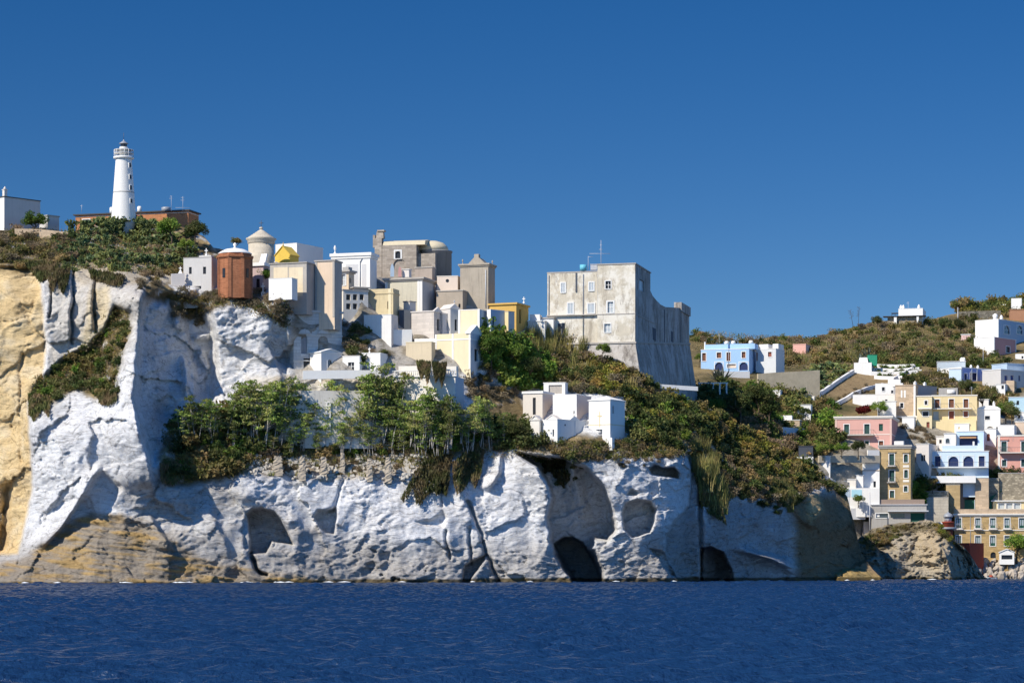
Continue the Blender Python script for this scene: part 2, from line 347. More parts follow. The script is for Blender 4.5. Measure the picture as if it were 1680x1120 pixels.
# great buttress left of the bay and the bay itself
ridge([(232,478),(226,540),(221,600),(216,650),(226,700),(243,760),(250,800)], 4.5, 60, 7)
stamp([(236,500),(262,478),(300,486),(322,500),(350,540),(352,600),(345,680),(270,730),(254,760),(243,730),(226,660),(228,560)], 3.2, 16)
stamp([(300,500),(345,500),(356,560),(358,620),(362,660),(352,700),(330,690),(318,600)], 1.5, 10)
ridge([(351,490),(356,545),(362,600),(352,640),(356,690)], 2.2, 10, 34)
stamp([(300,628),(318,626),(322,648),(304,652)], -1.6, 4); stamp([(318,548),(342,548),(340,558),(320,557)], -1.8, 4); stamp([(322,575),(332,572),(345,600),(340,608),(328,592)], -1.4, 4); stamp([(285,515),(296,512),(300,540),(290,538)], -1.3, 4)
stamp([(420,495),(470,530),(474,640),(455,600),(440,560),(448,530)], 1.6, 6)
ridge([(300,588),(304,610),(306,640)], 2.2, 9, 8, 8)
ridge([(212,640),(222,690),(228,720)], 2., 12, 8, 10)
# upper left towers and clefts
for q in ([(122,425),(121,470),(119,520),(117,565)], [(156,455),(155,500),(158,545)], [(84,470),(82,520)]): crack(q, 2.4, 1.7)
ridge([(116,450),(112,560)], 1.6, 24, 5); ridge([(150,470),(150,540)], 1.2, 24, 5); ridge([(208,510),(190,590),(196,640)], 1.6, 22, 6)
# yellow wall lies back of the grey one
stamp([(-70,430),(48,440),(66,460),(72,500),(76,570),(70,625),(46,660),(50,740),(54,800),(44,850),(32,905),(-70,915)], 2.6, 5)
crack([(12,800),(8,850),(3,900)], 3.5, 7); crack([(36,580),(33,680),(36,760)], .8, 3)
# grassy ledge slanting across the buttress
stamp([(188,505),(214,512),(213,545),(195,590),(192,640),(160,640),(125,622),(80,645),(52,650),(70,618),(105,590),(145,570),(172,540)], 2.2, 12)
# fold of the lower left, shaded on its right side
ridge([(160,768),(140,800),(120,835),(98,868),(70,895)], 2.6, 34, 7, 10)
stamp([(166,772),(200,800),(180,830),(112,880),(92,880),(130,830)], 1.2, 10)
# ochre shelf at the foot, bedded
shelf = psd([(-70,925),(30,916),(75,888),(105,858),(150,836),(196,842),(250,856),(290,884),(340,915),(430,935),(560,948),(640,952),(640,975),(-70,975)], WX, WY)
bed = 1.5*fbm(X/70+3, (Y-.12*X)/7, X*0+2, 5)
D = D-.7*bed*sstep(shelf, -4, 12)*(.4+.6*sstep(fbm(X/40, Y/20, X*0+9, 3), -.2, .3))
for q, h in (([(245,846),(262,872),(280,900)], 1.6), ([(190,838),(215,850),(240,858)], .9)): ridge(q, h, 30, 6, 6)
# caves and hollows
CAVES = [([(404,844),(414,836),(430,833),(448,838),(460,850),(470,870),(481,893),(464,890),(446,886),(436,906),(410,908),(412,884),(408,862)], 5.5, 3),
 ([(514,847),(523,836),(551,833),(552,846),(548,876),(534,873),(524,863)], 4.5, 3),
 ([(683,856),(709,852),(726,838),(733,849),(727,865),(709,863)], 1.2, 5),
 ([(759,955),(761,928),(797,909),(790,925),(772,948),(770,958)], 3.5, 3),
 ([(1020,843),(1027,826),(1046,819),(1066,822),(1075,834),(1074,854),(1066,874),(1037,881),(1024,868)], 7.0, 2.5),
 ([(1064,769),(1074,763),(1089,767),(1107,766),(1114,775),(1113,784),(1091,781),(1069,778)], 6, 3),
 ([(1028,812),(1036,801),(1046,806),(1044,812)], 2.0, 3),
 ([(1066,900),(1082,902),(1092,908),(1110,948),(1100,945),(1082,915)], 3, 4),
 ([(600,925),(612,920),(618,930),(606,938)], 1.2, 4), ([(622,908),(640,905),(640,918),(624,919)], 1., 4)]
for q, d, e in CAVES: stamp(q, d, e+1, .35)
crack([(411,908),(417,922),(421,934),(436,941)], 3.5, 2.8)
crack([(768,822),(777,845),(788,872),(797,905),(808,930),(818,956)], 2.2, 3.0); crack([(770,868),(772,895),(774,925)], 1.6, 2.4)
crack([(731,872),(734,900),(738,916)], 1.4, 2.2); crack([(560,790),(556,815),(551,835)], .9, 3); crack([(725,790),(724,830)], .8, 2)
for q, h in (([(760,745),(752,790),(766,822)], 1.4), ([(600,800),(590,860)], .8), ([(345,840),(372,900)], 1.2)): ridge(q, h, 30, 10)
ridge([(822,742),(818,775),(802,800)], 2.4, 22, 6, 8)
# diagonal dyke running down from the brow
s_ = (WX-395)*.50-(WY-808)*.87; a_ = sstep(X, 370, 400)*(1-sstep(X, 480, 540)); D = D-1.1*np.exp(-(s_/9)**2)*a_
# the dark bay between the two white buttresses
BAY = [(846,742),(880,765),(903,800),(900,850),(903,885),(925,925),(946,958),(988,958),(985,932),(968,900),(975,884),(998,884),(1010,868),(1005,840),(992,800),(962,768),(925,752)]
stamp(BAY, 13, 9, .7); stamp([(910,892),(922,883),(938,881),(952,888),(966,906),(982,936),(988,960),(944,960),(924,930),(909,908)], 11, 4, .4)
ridge([(936,760),(946,800),(958,850)], 1.8, 26, 16)
ridge([(868,752),(886,782),(905,812),(902,850)], 3.0, 34, 5)
# right flank of the round buttress, then the cave and the shaded wall beyond
stamp([(1122,742),(1134,776),(1131,830),(1108,856),(1094,880),(1092,906),(1106,936),(1119,960),(1152,960),(1152,742)], 5, 4)
ridge([(1142,770),(1146,860),(1148,950)], 2.2, 14, 4)
stamp([(1149,898),(1166,896),(1186,905),(1200,934),(1203,960),(1149,960)], 12, 3, .3)
ridge([(1222,900),(1262,915),(1300,940)], 2.5, 30, 30, 20)
stamp([(1295,820),(1322,806),(1345,808),(1352,838),(1332,870),(1310,850)], -1.2, 10)
ridge([(1225,905),(1262,915),(1300,932)], 3.2, 16, 40, 16)
stamp([(1372,941),(1390,934),(1420,938),(1446,947),(1446,962),(1372,962)], -3.0, 5)
# general roughness: stronger on bare rock than on the planted slopes
D0 = D.copy(); x3, y3, z3 = H.xyz() if False else ((X-CX)*D/F, D, CZ+(HY-Y)*D/F)
veg_polys = [
 [(-70,370),(330,340),(352,405),(420,410),(330,470),(240,445),(120,440),(40,450),(-70,440)],
 [(188,500),(216,508),(214,550),(196,600),(194,655),(160,660),(125,640),(85,668),(46,668),(50,640),(75,612),(105,590),(145,570),(172,540)],
 [(270,475),(470,485),(478,540),(440,505),(380,500),(330,525),(280,520)],
 [(225,452),(300,465),(275,500),(235,492)],
 [(260,740),(290,690),(420,702),(560,706),(700,702),(770,690),(780,620),(850,640),(900,700),(1120,728),(1125,750),(930,745),(820,738),(760,745),(700,770),(560,782),(420,778),(300,800),(262,790)],
 [(780,540),(880,535),(960,560),(1090,630),(1200,690),(1340,768),(1395,815),(1400,850),(1360,790),(1310,812),(1250,808),(1190,815),(1170,855),(1135,780),(1120,730),(1030,715),(1020,640),(860,640),(790,600)]]
VEG = np.zeros(X.shape)
for q in veg_polys: VEG = np.maximum(VEG, sstep(psd(q, WX, WY), -6, 10))
CEM = sstep(psd([(440,430),(740,430),(870,540),(780,620),(480,620),(470,520)], X, Y), -5, 15)
rough = (1-.65*VEG)*(1-.8*CEM)
D = D+rough*(1.2*fbm(x3/9, y3/9, z3/13, 4)-1.3*fbm(x3/13, y3/13, z3/19+3, 3, True)-.45*fbm(x3/4.5, y3/5, z3/9+3, 5, True)+.5)
act = .25+.9*sstep(fbm(x3/10+70, y3/10, z3/8, 3), -.15, .35)   # some faces are broken, others planed smooth
qa, qb = x3*.91+z3*.41, z3*.91-x3*.41      # along and across the dipping beds
wz = fbm(x3/4+3, y3/4, z3/4, 3)
D = D-rough*act*(.34*fbm(qa/5, y3/3, qb/1.2+wz, 4, True)+.26*fbm(qa/2.2+9, y3/1.4, qb/.5+wz, 4, True)-.25*wz)
D = D+rough*act*.10*fbm(x3/.5, y3/.5, z3/.4, 2)
def facets(u, v, size, slope, seed):
    """broken planes: every cell of a jittered mosaic is tilted its own way, so faces meet in sharp edges"""
    u = u/size; v = v/size; iu = np.floor(u).astype(int); iv = np.floor(v).astype(int); best = np.full(u.shape, 1e9); out = np.zeros(u.shape)
    tb = np.random.default_rng(seed).uniform(-1, 1, (64, 64, 5))
    for a in (-1, 0, 1):
        for b in (-1, 0, 1):
            t = tb[(iu+a) % 64, (iv+b) % 64]; du = u-(iu+a+.5+.42*t[..., 0]); dv = v-(iv+b+.5+.42*t[..., 1]); d = du*du+dv*dv; k = d < best
            best = np.where(k, d, best); out = np.where(k, (t[..., 2]*du+t[..., 3]*dv+.35*t[..., 4])*slope*size, out)
    return out
wa = fbm(x3/3, y3/3, z3/3+20, 3)*1.2; wb = fbm(x3/3, y3/3, z3/3+60, 3)*1.2
FW = rough*(1-.75*sstep(psd([(540,795),(800,785),(790,870),(690,890),(560,875)], X, Y), -10, 20))
FW = np.maximum(FW*.85, .9*sstep(psd([(1290,825),(1350,815),(1400,870),(1425,960),(1290,960)], X, Y), -4, 12))
D = D+FW*(facets(qa*.8+wa, qb+wb, 7., .19, 1)+facets(qa*.7+wa, qb*1.1+wb, 2.6, .28, 2)*(.4+.6*act)+facets(qa*.6+wa*.5, qb*1.2+wb*.5, 1.1, .32, 3)*act*.7)
pit = sstep(fbm(x3/1.5+40, y3/1.5, z3/1.1, 3), .30, .55)*sstep(fbm(x3/14+9, y3/14, z3/14, 2), -.15, .25)
foot = sstep(WY+14*fbm(X/30, Y/14, X*0+6, 3), 878, 915)*sstep(X, 395, 440)*(1-sstep(X, 1120, 1150))
D = D+rough*(act*.6+1.2*foot)*pit+foot*rough*.5*fbm(x3/1.6, y3/1.6, z3/.9, 3)
D = D+VEG*.8*fbm(x3/2.2, y3/2.2, z3/2.2, 4)
lo = sstep(Y, 925, 950)*sstep(X, 400, 460); D = D-.25*lo
H.D = D
# colour of the rock itself, plus some shade and sunlight put into it
A = np.zeros(X.shape+(3,)); A[:] = (.70, .70, .70)
n1 = fbm(x3/11, y3/11, z3/11+5, 4); n2 = fbm(x3/3.5, y3/3.5, z3/2.2+8, 4); n3 = fbm(x3/30, y3/30, z3/30, 3)
A = blend(A, sstep(n1, .0, .45)*.6, (.42, .42, .42)); A = blend(A, sstep(n2, .12, .5)*.4, (.36, .35, .335))
low = sstep(WY+10*n2, 850, 930)*(1-sstep(X, 1130, 1160)); A = blend(A, low*.75, (.34, .32, .295))
grey = sstep(psd([(170,790),(250,770),(400,800),(500,850),(620,900),(700,950),(300,970),(230,860)], WX, WY), -15, 25); A = blend(A, grey*.7*(.5+.5*sstep(n2, -.3, .2)), (.36, .335, .305))
white = sstep(psd([(540,790),(800,780),(800,880),(690,900),(560,880)], WX, WY), -10, 25); A = blend(A, white*.8, (.78, .775, .77))
upper = sstep(psd([(70,420),(250,420),(240,500),(205,600),(80,620)], WX, WY), -10, 14); A = blend(A, upper*.6, (.46, .41, .33))
yel = sstep(psd([(-70,430),(50,440),(66,462),(70,500),(75,575),(68,625),(45,660),(50,740),(53,800),(43,850),(30,908),(-70,915)], X+w1*.3, Y+w2*.3), -3, 4)
A = blend(A, yel, (.66, .50, .27)); A = blend(A, yel*sstep(n2, -.1, .4)*.6, (.70, .60, .42)); A = blend(A, yel*sstep(n1, .1, .5)*.5, (.50, .34, .16))
A = blend(A, sstep(shelf, -5, 12), (.29, .25, .20)); och = sstep(shelf, -3, 10)*sstep(bed+1.2*fbm(X/50, Y/16, X*0+4, 3), -.2, .5); A = blend(A, och*.8, (.43, .28, .10))
A = blend(A, sstep(psd([(150,470),(180,470),(184,560),(130,570),(135,545)], WX, WY), -6, 8)*.6, (.62, .49, .26))
brown = sstep(psd([(1290,815),(1350,800),(1460,800),(1460,970),(1300,960)], WX, WY), -8, 20); A = blend(A, sstep(psd([(1150,815),(1300,820),(1300,970),(1150,970)], WX, WY), -4, 14)*.7, (.31, .315, .325)); A = blend(A, brown, (.27, .19, .11))  # right wall: darker grey rock, with deeper shade put into the colour
A = blend(A, sstep(psd([(1318,806),(1345,808),(1352,838),(1330,860)], WX, WY), -6, 8), (.52, .38, .20))  # sunlit bit of the brown cliff, put into the colour
A = blend(A, sstep(psd([(1085,690),(1120,682),(1165,700),(1160,735),(1110,735)], WX, WY), -6, 8)*.7, (.36, .34, .28))
A = blend(A, sstep(psd([(1372,938),(1390,932),(1420,936),(1448,945),(1448,962),(1372,962)], WX, WY), -3, 3), (.46, .32, .13))
soil = np.array([(.15, .105, .062)])
vm = VEG*sstep(fbm(x3/2, y3/2, z3/2+30, 3), -.45, -.1)
A = blend(A, vm, (.17, .13, .07)); A = blend(A, vm*sstep(n2, .0, .3)*.8, (.36, .27, .14)); A = blend(A, vm*sstep(-n1, .1, .5)*.6, (.07, .075, .03))
A = blend(A, CEM, (.46, .42, .36)); A = blend(A, CEM*sstep(n2, -.1, .2)*.7, (.20, .17, .12))
pale = sstep(psd([(400,615),(760,615),(760,700),(400,705)], WX, WY), -4, 8); A = blend(A, pale, (.60, .56, .49)); A = blend(A, pale*sstep(n2, .0, .3)*.6, (.33, .28, .2))
top_rock = sstep(psd([(95,425),(280,425),(285,465),(225,465),(130,470)], WX, WY), -5, 8); A = blend(A, top_rock*.7, (.50, .42, .30))
rub = sstep(psd([(400,752),(700,745),(705,782),(560,788),(400,785)], WX, WY), -5, 10); A = blend(A, rub*.6, (.40, .33, .25))
wl = np.where(X < 430, 954.5, np.interp(X, [430, 800, 1450], [951.5, 948.5, 946]))
wet = sstep(Y+2.5*n2+2*n1, wl-2, wl+1.5); A = blend(A, wet*.9, (.085, .062, .028)); A = blend(A, wet*sstep(n2, .1, .3)*.5, (.20, .14, .05))
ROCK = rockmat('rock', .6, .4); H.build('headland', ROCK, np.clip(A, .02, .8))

# ------------------------------------------------------------------ the hillside with the village
V = Layer(1050, 1780, 2.5, 200,
    [(1050,560),(1135,553),(1160,559),(1200,569),(1245,555),(1290,551),(1330,555),(1360,548),(1400,536),(1440,526),(1480,524),(1530,524),(1560,515),(1580,511),(1620,505),(1680,496),(1780,470)],
    [(1050,958),(1780,953)])
V.jag(3, 30)
vp = [(1050,958,470),(1050,700,478),(1050,550,575),(1150,720,464),(1200,700,468),(1150,640,480),(1250,628,505),(1200,610,520),(1150,575,560),(1250,575,570),(1150,545,600),(1250,555,610),
 (1300,715,480),(1300,640,505),(1350,610,540),(1340,575,575),(1320,556,600),(1400,760,474),(1400,700,492),(1400,650,515),(1420,610,548),(1450,560,590),(1400,540,605),(1450,528,610),
 (1500,745,484),(1500,700,498),(1500,640,525),(1500,600,552),(1500,560,580),(1500,526,605),(1600,740,490),(1600,700,506),(1600,640,530),(1600,600,560),(1600,550,600),(1600,510,650),(1600,498,680),
 (1680,740,492),(1680,700,508),(1680,640,535),(1680,600,565),(1680,550,605),(1680,500,680),(1780,700,508),(1780,480,700),(1780,600,570),(1500,860,480),(1420,830,476),(1420,900,474),(1500,955,474),(1600,915,489),(1680,915,490),(1600,955,484),(1780,955,484),(1600,800,492),(1680,800,492),(1600,860,492),(1340,760,470),(1340,955,468),(1780,800,492)]
X, Y = V.PX, V.PY
D = rbf(vp, X, Y); x3, y3, z3 = (X-CX)*D/F, D, CZ+(HY-Y)*D/F
D = D+1.4*fbm(x3/9, y3/9, z3/9, 3)+.9*fbm(x3/2.5, y3/2.5, z3/2.5, 4); V.D = D
A = np.zeros(X.shape+(3,)); A[:] = (.17, .135, .065); n1 = fbm(x3/8, y3/8, z3/8+5, 4); n2 = fbm(x3/3, y3/3, z3/2+8, 4)
A = blend(A, sstep(n1, 0, .3)*.8, (.32, .235, .11)); A = blend(A, sstep(-n1, .05, .4)*.7, (.06, .065, .026)); A = blend(A, sstep(n2, .15, .4)*.5, (.25, .19, .11))
w1 = fbm(X/20, Y/20, X*0, 3)*8
dry = sstep(psd([(1345,650),(1405,612),(1515,618),(1500,640),(1440,640),(1390,652)], X+w1, Y), -4, 6); A = blend(A, dry*.8, (.34, .24, .13))
pave = sstep(psd([(1390,690),(1470,690),(1510,700),(1690,640),(1780,640),(1780,960),(1340,960),(1340,750),(1380,740)], X+w1, Y+w1), -6, 10); A = blend(A, pave*.9, (.42, .38, .31)); A = blend(A, pave*sstep(n2, .0, .35)*.6, (.22, .19, .14))
V.build('hillside', rockmat('earth', .5, .3), np.clip(A, .02, .8), 90)

# ------------------------------------------------------------------ the low rock in front of the harbour
O = Layer(1402, 1622, 1.25, 110, [(1402,890),(1412,880),(1430,868),(1450,862),(1470,857),(1500,856),(1515,853),(1530,854),(1545,866),(1560,880),(1572,890),(1590,906),(1600,922),(1610,940),(1622,953)], 957)
O.jag(3, 14)
op = [(1402,957,452),(1402,890,458),(1420,920,454),(1430,870,461),(1470,957,452),(1470,900,457),(1480,858,464),(1530,957,452),(1530,900,455),(1525,856,462),(1555,957,451),(1556,910,452.5),(1550,885,455),(1570,950,455),(1575,910,459),(1600,955,462),(1598,925,466),(1622,957,466)]
X, Y = O.PX, O.PY; w1 = fbm(X/16, Y/16, X*0, 4)*6; w2 = fbm(X/16, Y/16, X*0+4, 4)*6
D = rbf(op, X, Y); x3, y3, z3 = (X-CX)*D/F, D, CZ+(HY-Y)*D/F
ridge([(1540,890),(1556,920),(1563,955)], 1.8, 40, 4); ridge([(1490,865),(1478,900),(1468,950)], 1.1, 26, 8); stamp([(1437,895),(1460,890),(1470,900),(1445,912)], 1.8, 4); stamp([(1564,890),(1580,902),(1590,925),(1592,960),(1566,960)], 3, 4)
crack([(1585,905),(1592,930),(1600,955)], 1.5, 3); crack([(1505,885),(1490,920)], 1.2, 3)
D = D+1.3*fbm(x3/5, y3/5, z3/5, 4)-1.6*fbm(x3/2.4, y3/2.4, z3/1.8, 5, True)+.5*fbm(x3/.8, y3/.8, z3/.7, 4)+.9*sstep(fbm(x3/1.3+4, y3/1.3, z3/1., 3), .15, .4); O.D = D
n1 = fbm(x3/5, y3/5, z3/5+5, 4); n2 = fbm(x3/1.6, y3/1.6, z3/1.6+8, 4)
A = np.zeros(X.shape+(3,)); A[:] = (.40, .345, .26); A = blend(A, sstep(n1, 0, .4)*.6, (.30, .24, .165)); A = blend(A, sstep(n2, .1, .5)*.5, (.20, .17, .12))
A = blend(A, sstep(psd([(1500,870),(1530,860),(1550,890),(1550,940),(1500,920)], X+w1, Y+w2), -4, 8)*.7, (.50, .40, .26))
A = blend(A, sstep(psd([(1402,880),(1470,855),(1545,862),(1600,915),(1570,900),(1530,870),(1480,875),(1420,925)], X+w1, Y+w2), -4, 6)*.75, (.14, .115, .06))
A = blend(A, sstep(Y+3*n2, 945, 949), (.13, .095, .04)); O.build('rock_outcrop', rockmat('shore_rock', .7, .35, 1.4), np.clip(A, .02, .8), 10)

# ------------------------------------------------------------------ sea
def sea():
    ys = [22.]
    while ys[-1] < 520: ys.append(ys[-1]+max(.16, .00125*ys[-1]))
    ys = np.array([-400., -60, 0, 12]+ys+[540, 600, 800, 1500, 4000, 9000])
    xc = np.arange(0, 108, .4); xc = np.concatenate([xc, [112, 125, 160, 260, 600, 2000, 6000]]); xs = np.concatenate([-xc[:0:-1], xc])
    XX, YY = np.meshgrid(xs, ys); ZZ = np.zeros_like(XX)
    rg = np.random.default_rng(5)
    for i in range(46):
        wl = .7*1.042**i; a = rg.normal(R(80), .85); k = 2*math.pi/wl
        amp = .021*wl**.62
        ph = (XX*math.cos(a)+YY*math.sin(a))*k+rg.uniform(0, 6.3)+2.2*perlin(XX/(3+2*wl), YY/(3+2*wl), XX*0+i*1.7)
        ZZ += amp*(np.exp(np.sin(ph))-1.27)*(.6+1.5*perlin(XX/(7+wl)+50, YY/(7+wl), XX*0+i*2.3))
    ZZ *= .75+.6*fbm(XX/30, YY/30, XX*0+2, 2)
    fade = (1-sstep(np.abs(XX), 100, 112))*(1-sstep(YY, 480, 530))*sstep(YY, 12, 24); ZZ *= fade
    n, m = XX.shape; i = np.arange((n-1)*m).reshape(n-1, m)[:, :-1].ravel()
    mt, t, b = nodes('sea_water'); p = pos(t)
    b.inputs['Base Color'].default_value = (.010, .036, .098, 1); b.inputs['Roughness'].default_value = .22; b.inputs['IOR'].default_value = 1.333; b.inputs['Specular IOR Level'].default_value = .28
    h = N(t, 'ShaderNodeMath', operation='ADD'); L(t, noise(t, p, .9, 6, .62), h.inputs[0]); L(t, noise(t, pos(t, (1, .6, 1)), 3.2, 4, .6), h.inputs[1])
    bump(t, b, h.outputs[0], .8, .25)
    o = bpy.data.objects.new('sea', npmesh('sea', np.stack([XX, YY, ZZ], -1).reshape(-1, 3), np.stack([i, i+1, i+m+1, i+m], 1), mt, True))
    tag(link(o), kind='structure')
sea()

# ------------------------------------------------------------------ flecks of foam where the swell meets the rock
def foam():
    rg = np.random.default_rng(8); m = MB()
    for x in (40, 95, 198, 206, 288, 296, 310, 405, 452, 460, 474, 540, 566, 660, 775, 870, 1010, 1105, 1185, 1260, 1390, 1432, 1476, 1530, 1580):
        lay = O if x > 1450 else H; p = lay.pt(x, np.interp(x, [0, 420, 800, 1680], [957, 955, 952.5, 949]), -.9); L0 = rg.uniform(.3, 1.3); n = 9
        m.add([(p.x+L0*math.cos(a)*rg.uniform(.6, 1.2), p.y+.5*math.sin(a)*rg.uniform(.6, 1.2), .16+.06*rg.uniform()) for a in np.linspace(0, 6.28, n+1)[:-1]]+[(p.x, p.y, .34)], [(i, (i+1) % n, n) for i in range(n)])
    tag(m.build('foam', flat('foam_white', (.75, .78, .8), .8, .1, 0, .1)), kind='stuff')
foam()
# ------------------------------------------------------------------ building kit
WHITE = plaster('white_lime', (.80, .775, .725), .22, .18, (.48, .45, .40))
WHITE2 = plaster('white_paint', (.84, .82, .775), .16, .16, (.55, .50, .43))
CREAM = plaster('cream_plaster', (.78, .71, .56), .2, .2, (.45, .38, .28))
CREAM2 = plaster('pale_cream', (.80, .75, .66), .18, .18, (.45, .40, .33))
YELLOW = plaster('yellow_plaster', (.76, .61, .34), .22, .2)
PALEY = plaster('pale_yellow', (.80, .69, .46), .15, .18)
YTOMB = plaster('old_yellow', (.66, .55, .34), .45, .5, (.34, .28, .19))
PEACH = plaster('peach_plaster', (.70, .54, .40), .35, .4, (.40, .33, .28))
GREYB = plaster('grey_render', (.46, .42, .37), .45, .4, (.22, .20, .18))
CONC = plaster('concrete', (.42, .40, .37), .4, .4)
STONEP = plaster('weathered_stone', (.44, .38, .30), .6, .55, (.17, .145, .12))
def fortmat(name, col, pale, dark, k):
    m = plaster(name, col, k, .8, dark); t = m.node_tree; b = t.nodes['Principled BSDF']; src = b.inputs['Base Color'].links[0].from_socket; p = pos(t)
    c = mix(t, ramp(t, noise(t, p, .22, 7, .75), (.47, 0), (.56, .75)), src, pale)
    c = mix(t, ramp(t, noise(t, pos(t, (1, 1, .35)), .55, 7, .78), (.53, 0), (.60, .6)), c, dark)
    c = mix(t, ramp(t, noise(t, pos(t, (1, 1, .06)), .5, 6, .75), (.52, 0), (.68, k*.55)), c, dark)
    L(t, c, b.inputs['Base Color']); return m
FORTM = fortmat('fort_render', (.68, .61, .48), (.80, .76, .67), (.31, .26, .20), .5)
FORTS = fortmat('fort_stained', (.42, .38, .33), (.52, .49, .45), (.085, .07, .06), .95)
PINKW = plaster('pinkish_white', (.72, .66, .60), .2, .2)
LILAC = plaster('grey_lilac', (.60, .575, .54), .25, .25)  # grey walls; on some flanks, shade put into the colour
PINK = plaster('pink_plaster', (.70, .40, .34), .2, .3, (.5, .36, .3))
ROSE = plaster('rose_plaster', (.58, .31, .28), .15, .2)
CORAL = plaster('coral_plaster', (.66, .34, .27), .15, .2)
SALMON = plaster('salmon_plaster', (.74, .42, .34), .1, .15)
BLUE = plaster('sky_blue_paint', (.36, .55, .80), .12, .15)
PALEB = plaster('pale_blue_paint', (.62, .74, .84), .1, .12)
VIOLB = plaster('violet_blue_paint', (.36, .42, .72), .1, .15)
STEELB = plaster('steel_blue_paint_and_shade', (.40, .50, .60), .15, .2)  # blue paint on some walls, blue shade put into the colour of others
OCHRE = plaster('ochre_plaster', (.66, .42, .12), .3, .3)
TAN = masonry('tan_stone', (.52, .38, .20), 1.2, .5, .8, .3, .18)
OCHST = masonry('ochre_stone', (.54, .38, .18), 1.3, .42, .75, .3, .22)
BRICK = masonry('red_brick', (.37, .155, .08), .5, .16, 1.25, .35, .35)
OBRICK = masonry('orange_brick', (.47, .21, .10), .5, .16, 1.15, .25, .25)
BLOCKW = masonry('white_ashlar', (.66, .64, .60), 1.6, .55, .7, .35, .12, (.38, .35, .31))
BEIGEST = masonry('beige_stone', (.60, .46, .32), 1.1, .4, .8, .35, .2)
RUBBLE = masonry('rubble_wall', (.46, .39, .28), .5, .32, .55, .5, .5)
DRYST = masonry('dry_stone', (.66, .56, .39), .7, .4, .5, .4, .5)
OLDST = masonry('old_church_stone', (.44, .38, .31), .7, .35, .8, .65, .3, (.24, .20, .17))
DARK = flat('dark_opening', (.02, .022, .026), .4, .4)
GLASS = flat('window_glass', (.05, .065, .08), .12, .6)
LGLASS = flat('curtained_glass', (.46, .50, .52), .25, .5)
GREEN = flat('green_shutter', (.025, .10, .075), .5)
DGREEN = flat('dark_green_shutter', (.03, .075, .07), .5)
BROWN = flat('brown_shutter', (.18, .07, .035), .55)
REDB = flat('red_brown_shutter', (.26, .08, .05), .55)
BLUES = flat('blue_shutter', (.035, .06, .22), .5)
NAVY = flat('navy_door', (.02, .035, .11), .5)
IRON = flat('iron', (.10, .10, .105), .5, .4)
PALEM = flat('pale_metal', (.55, .56, .58), .45, .4)
GREYM = flat('grey_metal', (.30, .32, .35), .45, .5)
ROOFD = flat('dark_roof_felt', (.07, .068, .07), .85)
ROOFG = plaster('grey_roof', (.36, .35, .34), .2, .4)
TERRA = plaster('terracotta', (.42, .22, .13), .2, .4)
RED = plaster('red_oxide', (.40, .085, .05), .2, .25)
AQUA = flat('turquoise_tank', (.15, .50, .62), .5)
GOLD = flat('gold_paint', (.72, .58, .28), .5)
SHADEN = flat('green_netting', (.015, .10, .07), .8)
FRAMEW = flat('white_frame', (.78, .77, .74), .7)
YELL = plaster('bright_yellow', (.72, .50, .10), .2, .2)
DSLATE = plaster('dark_slate_wall', (.11, .12, .14), .2, .3)

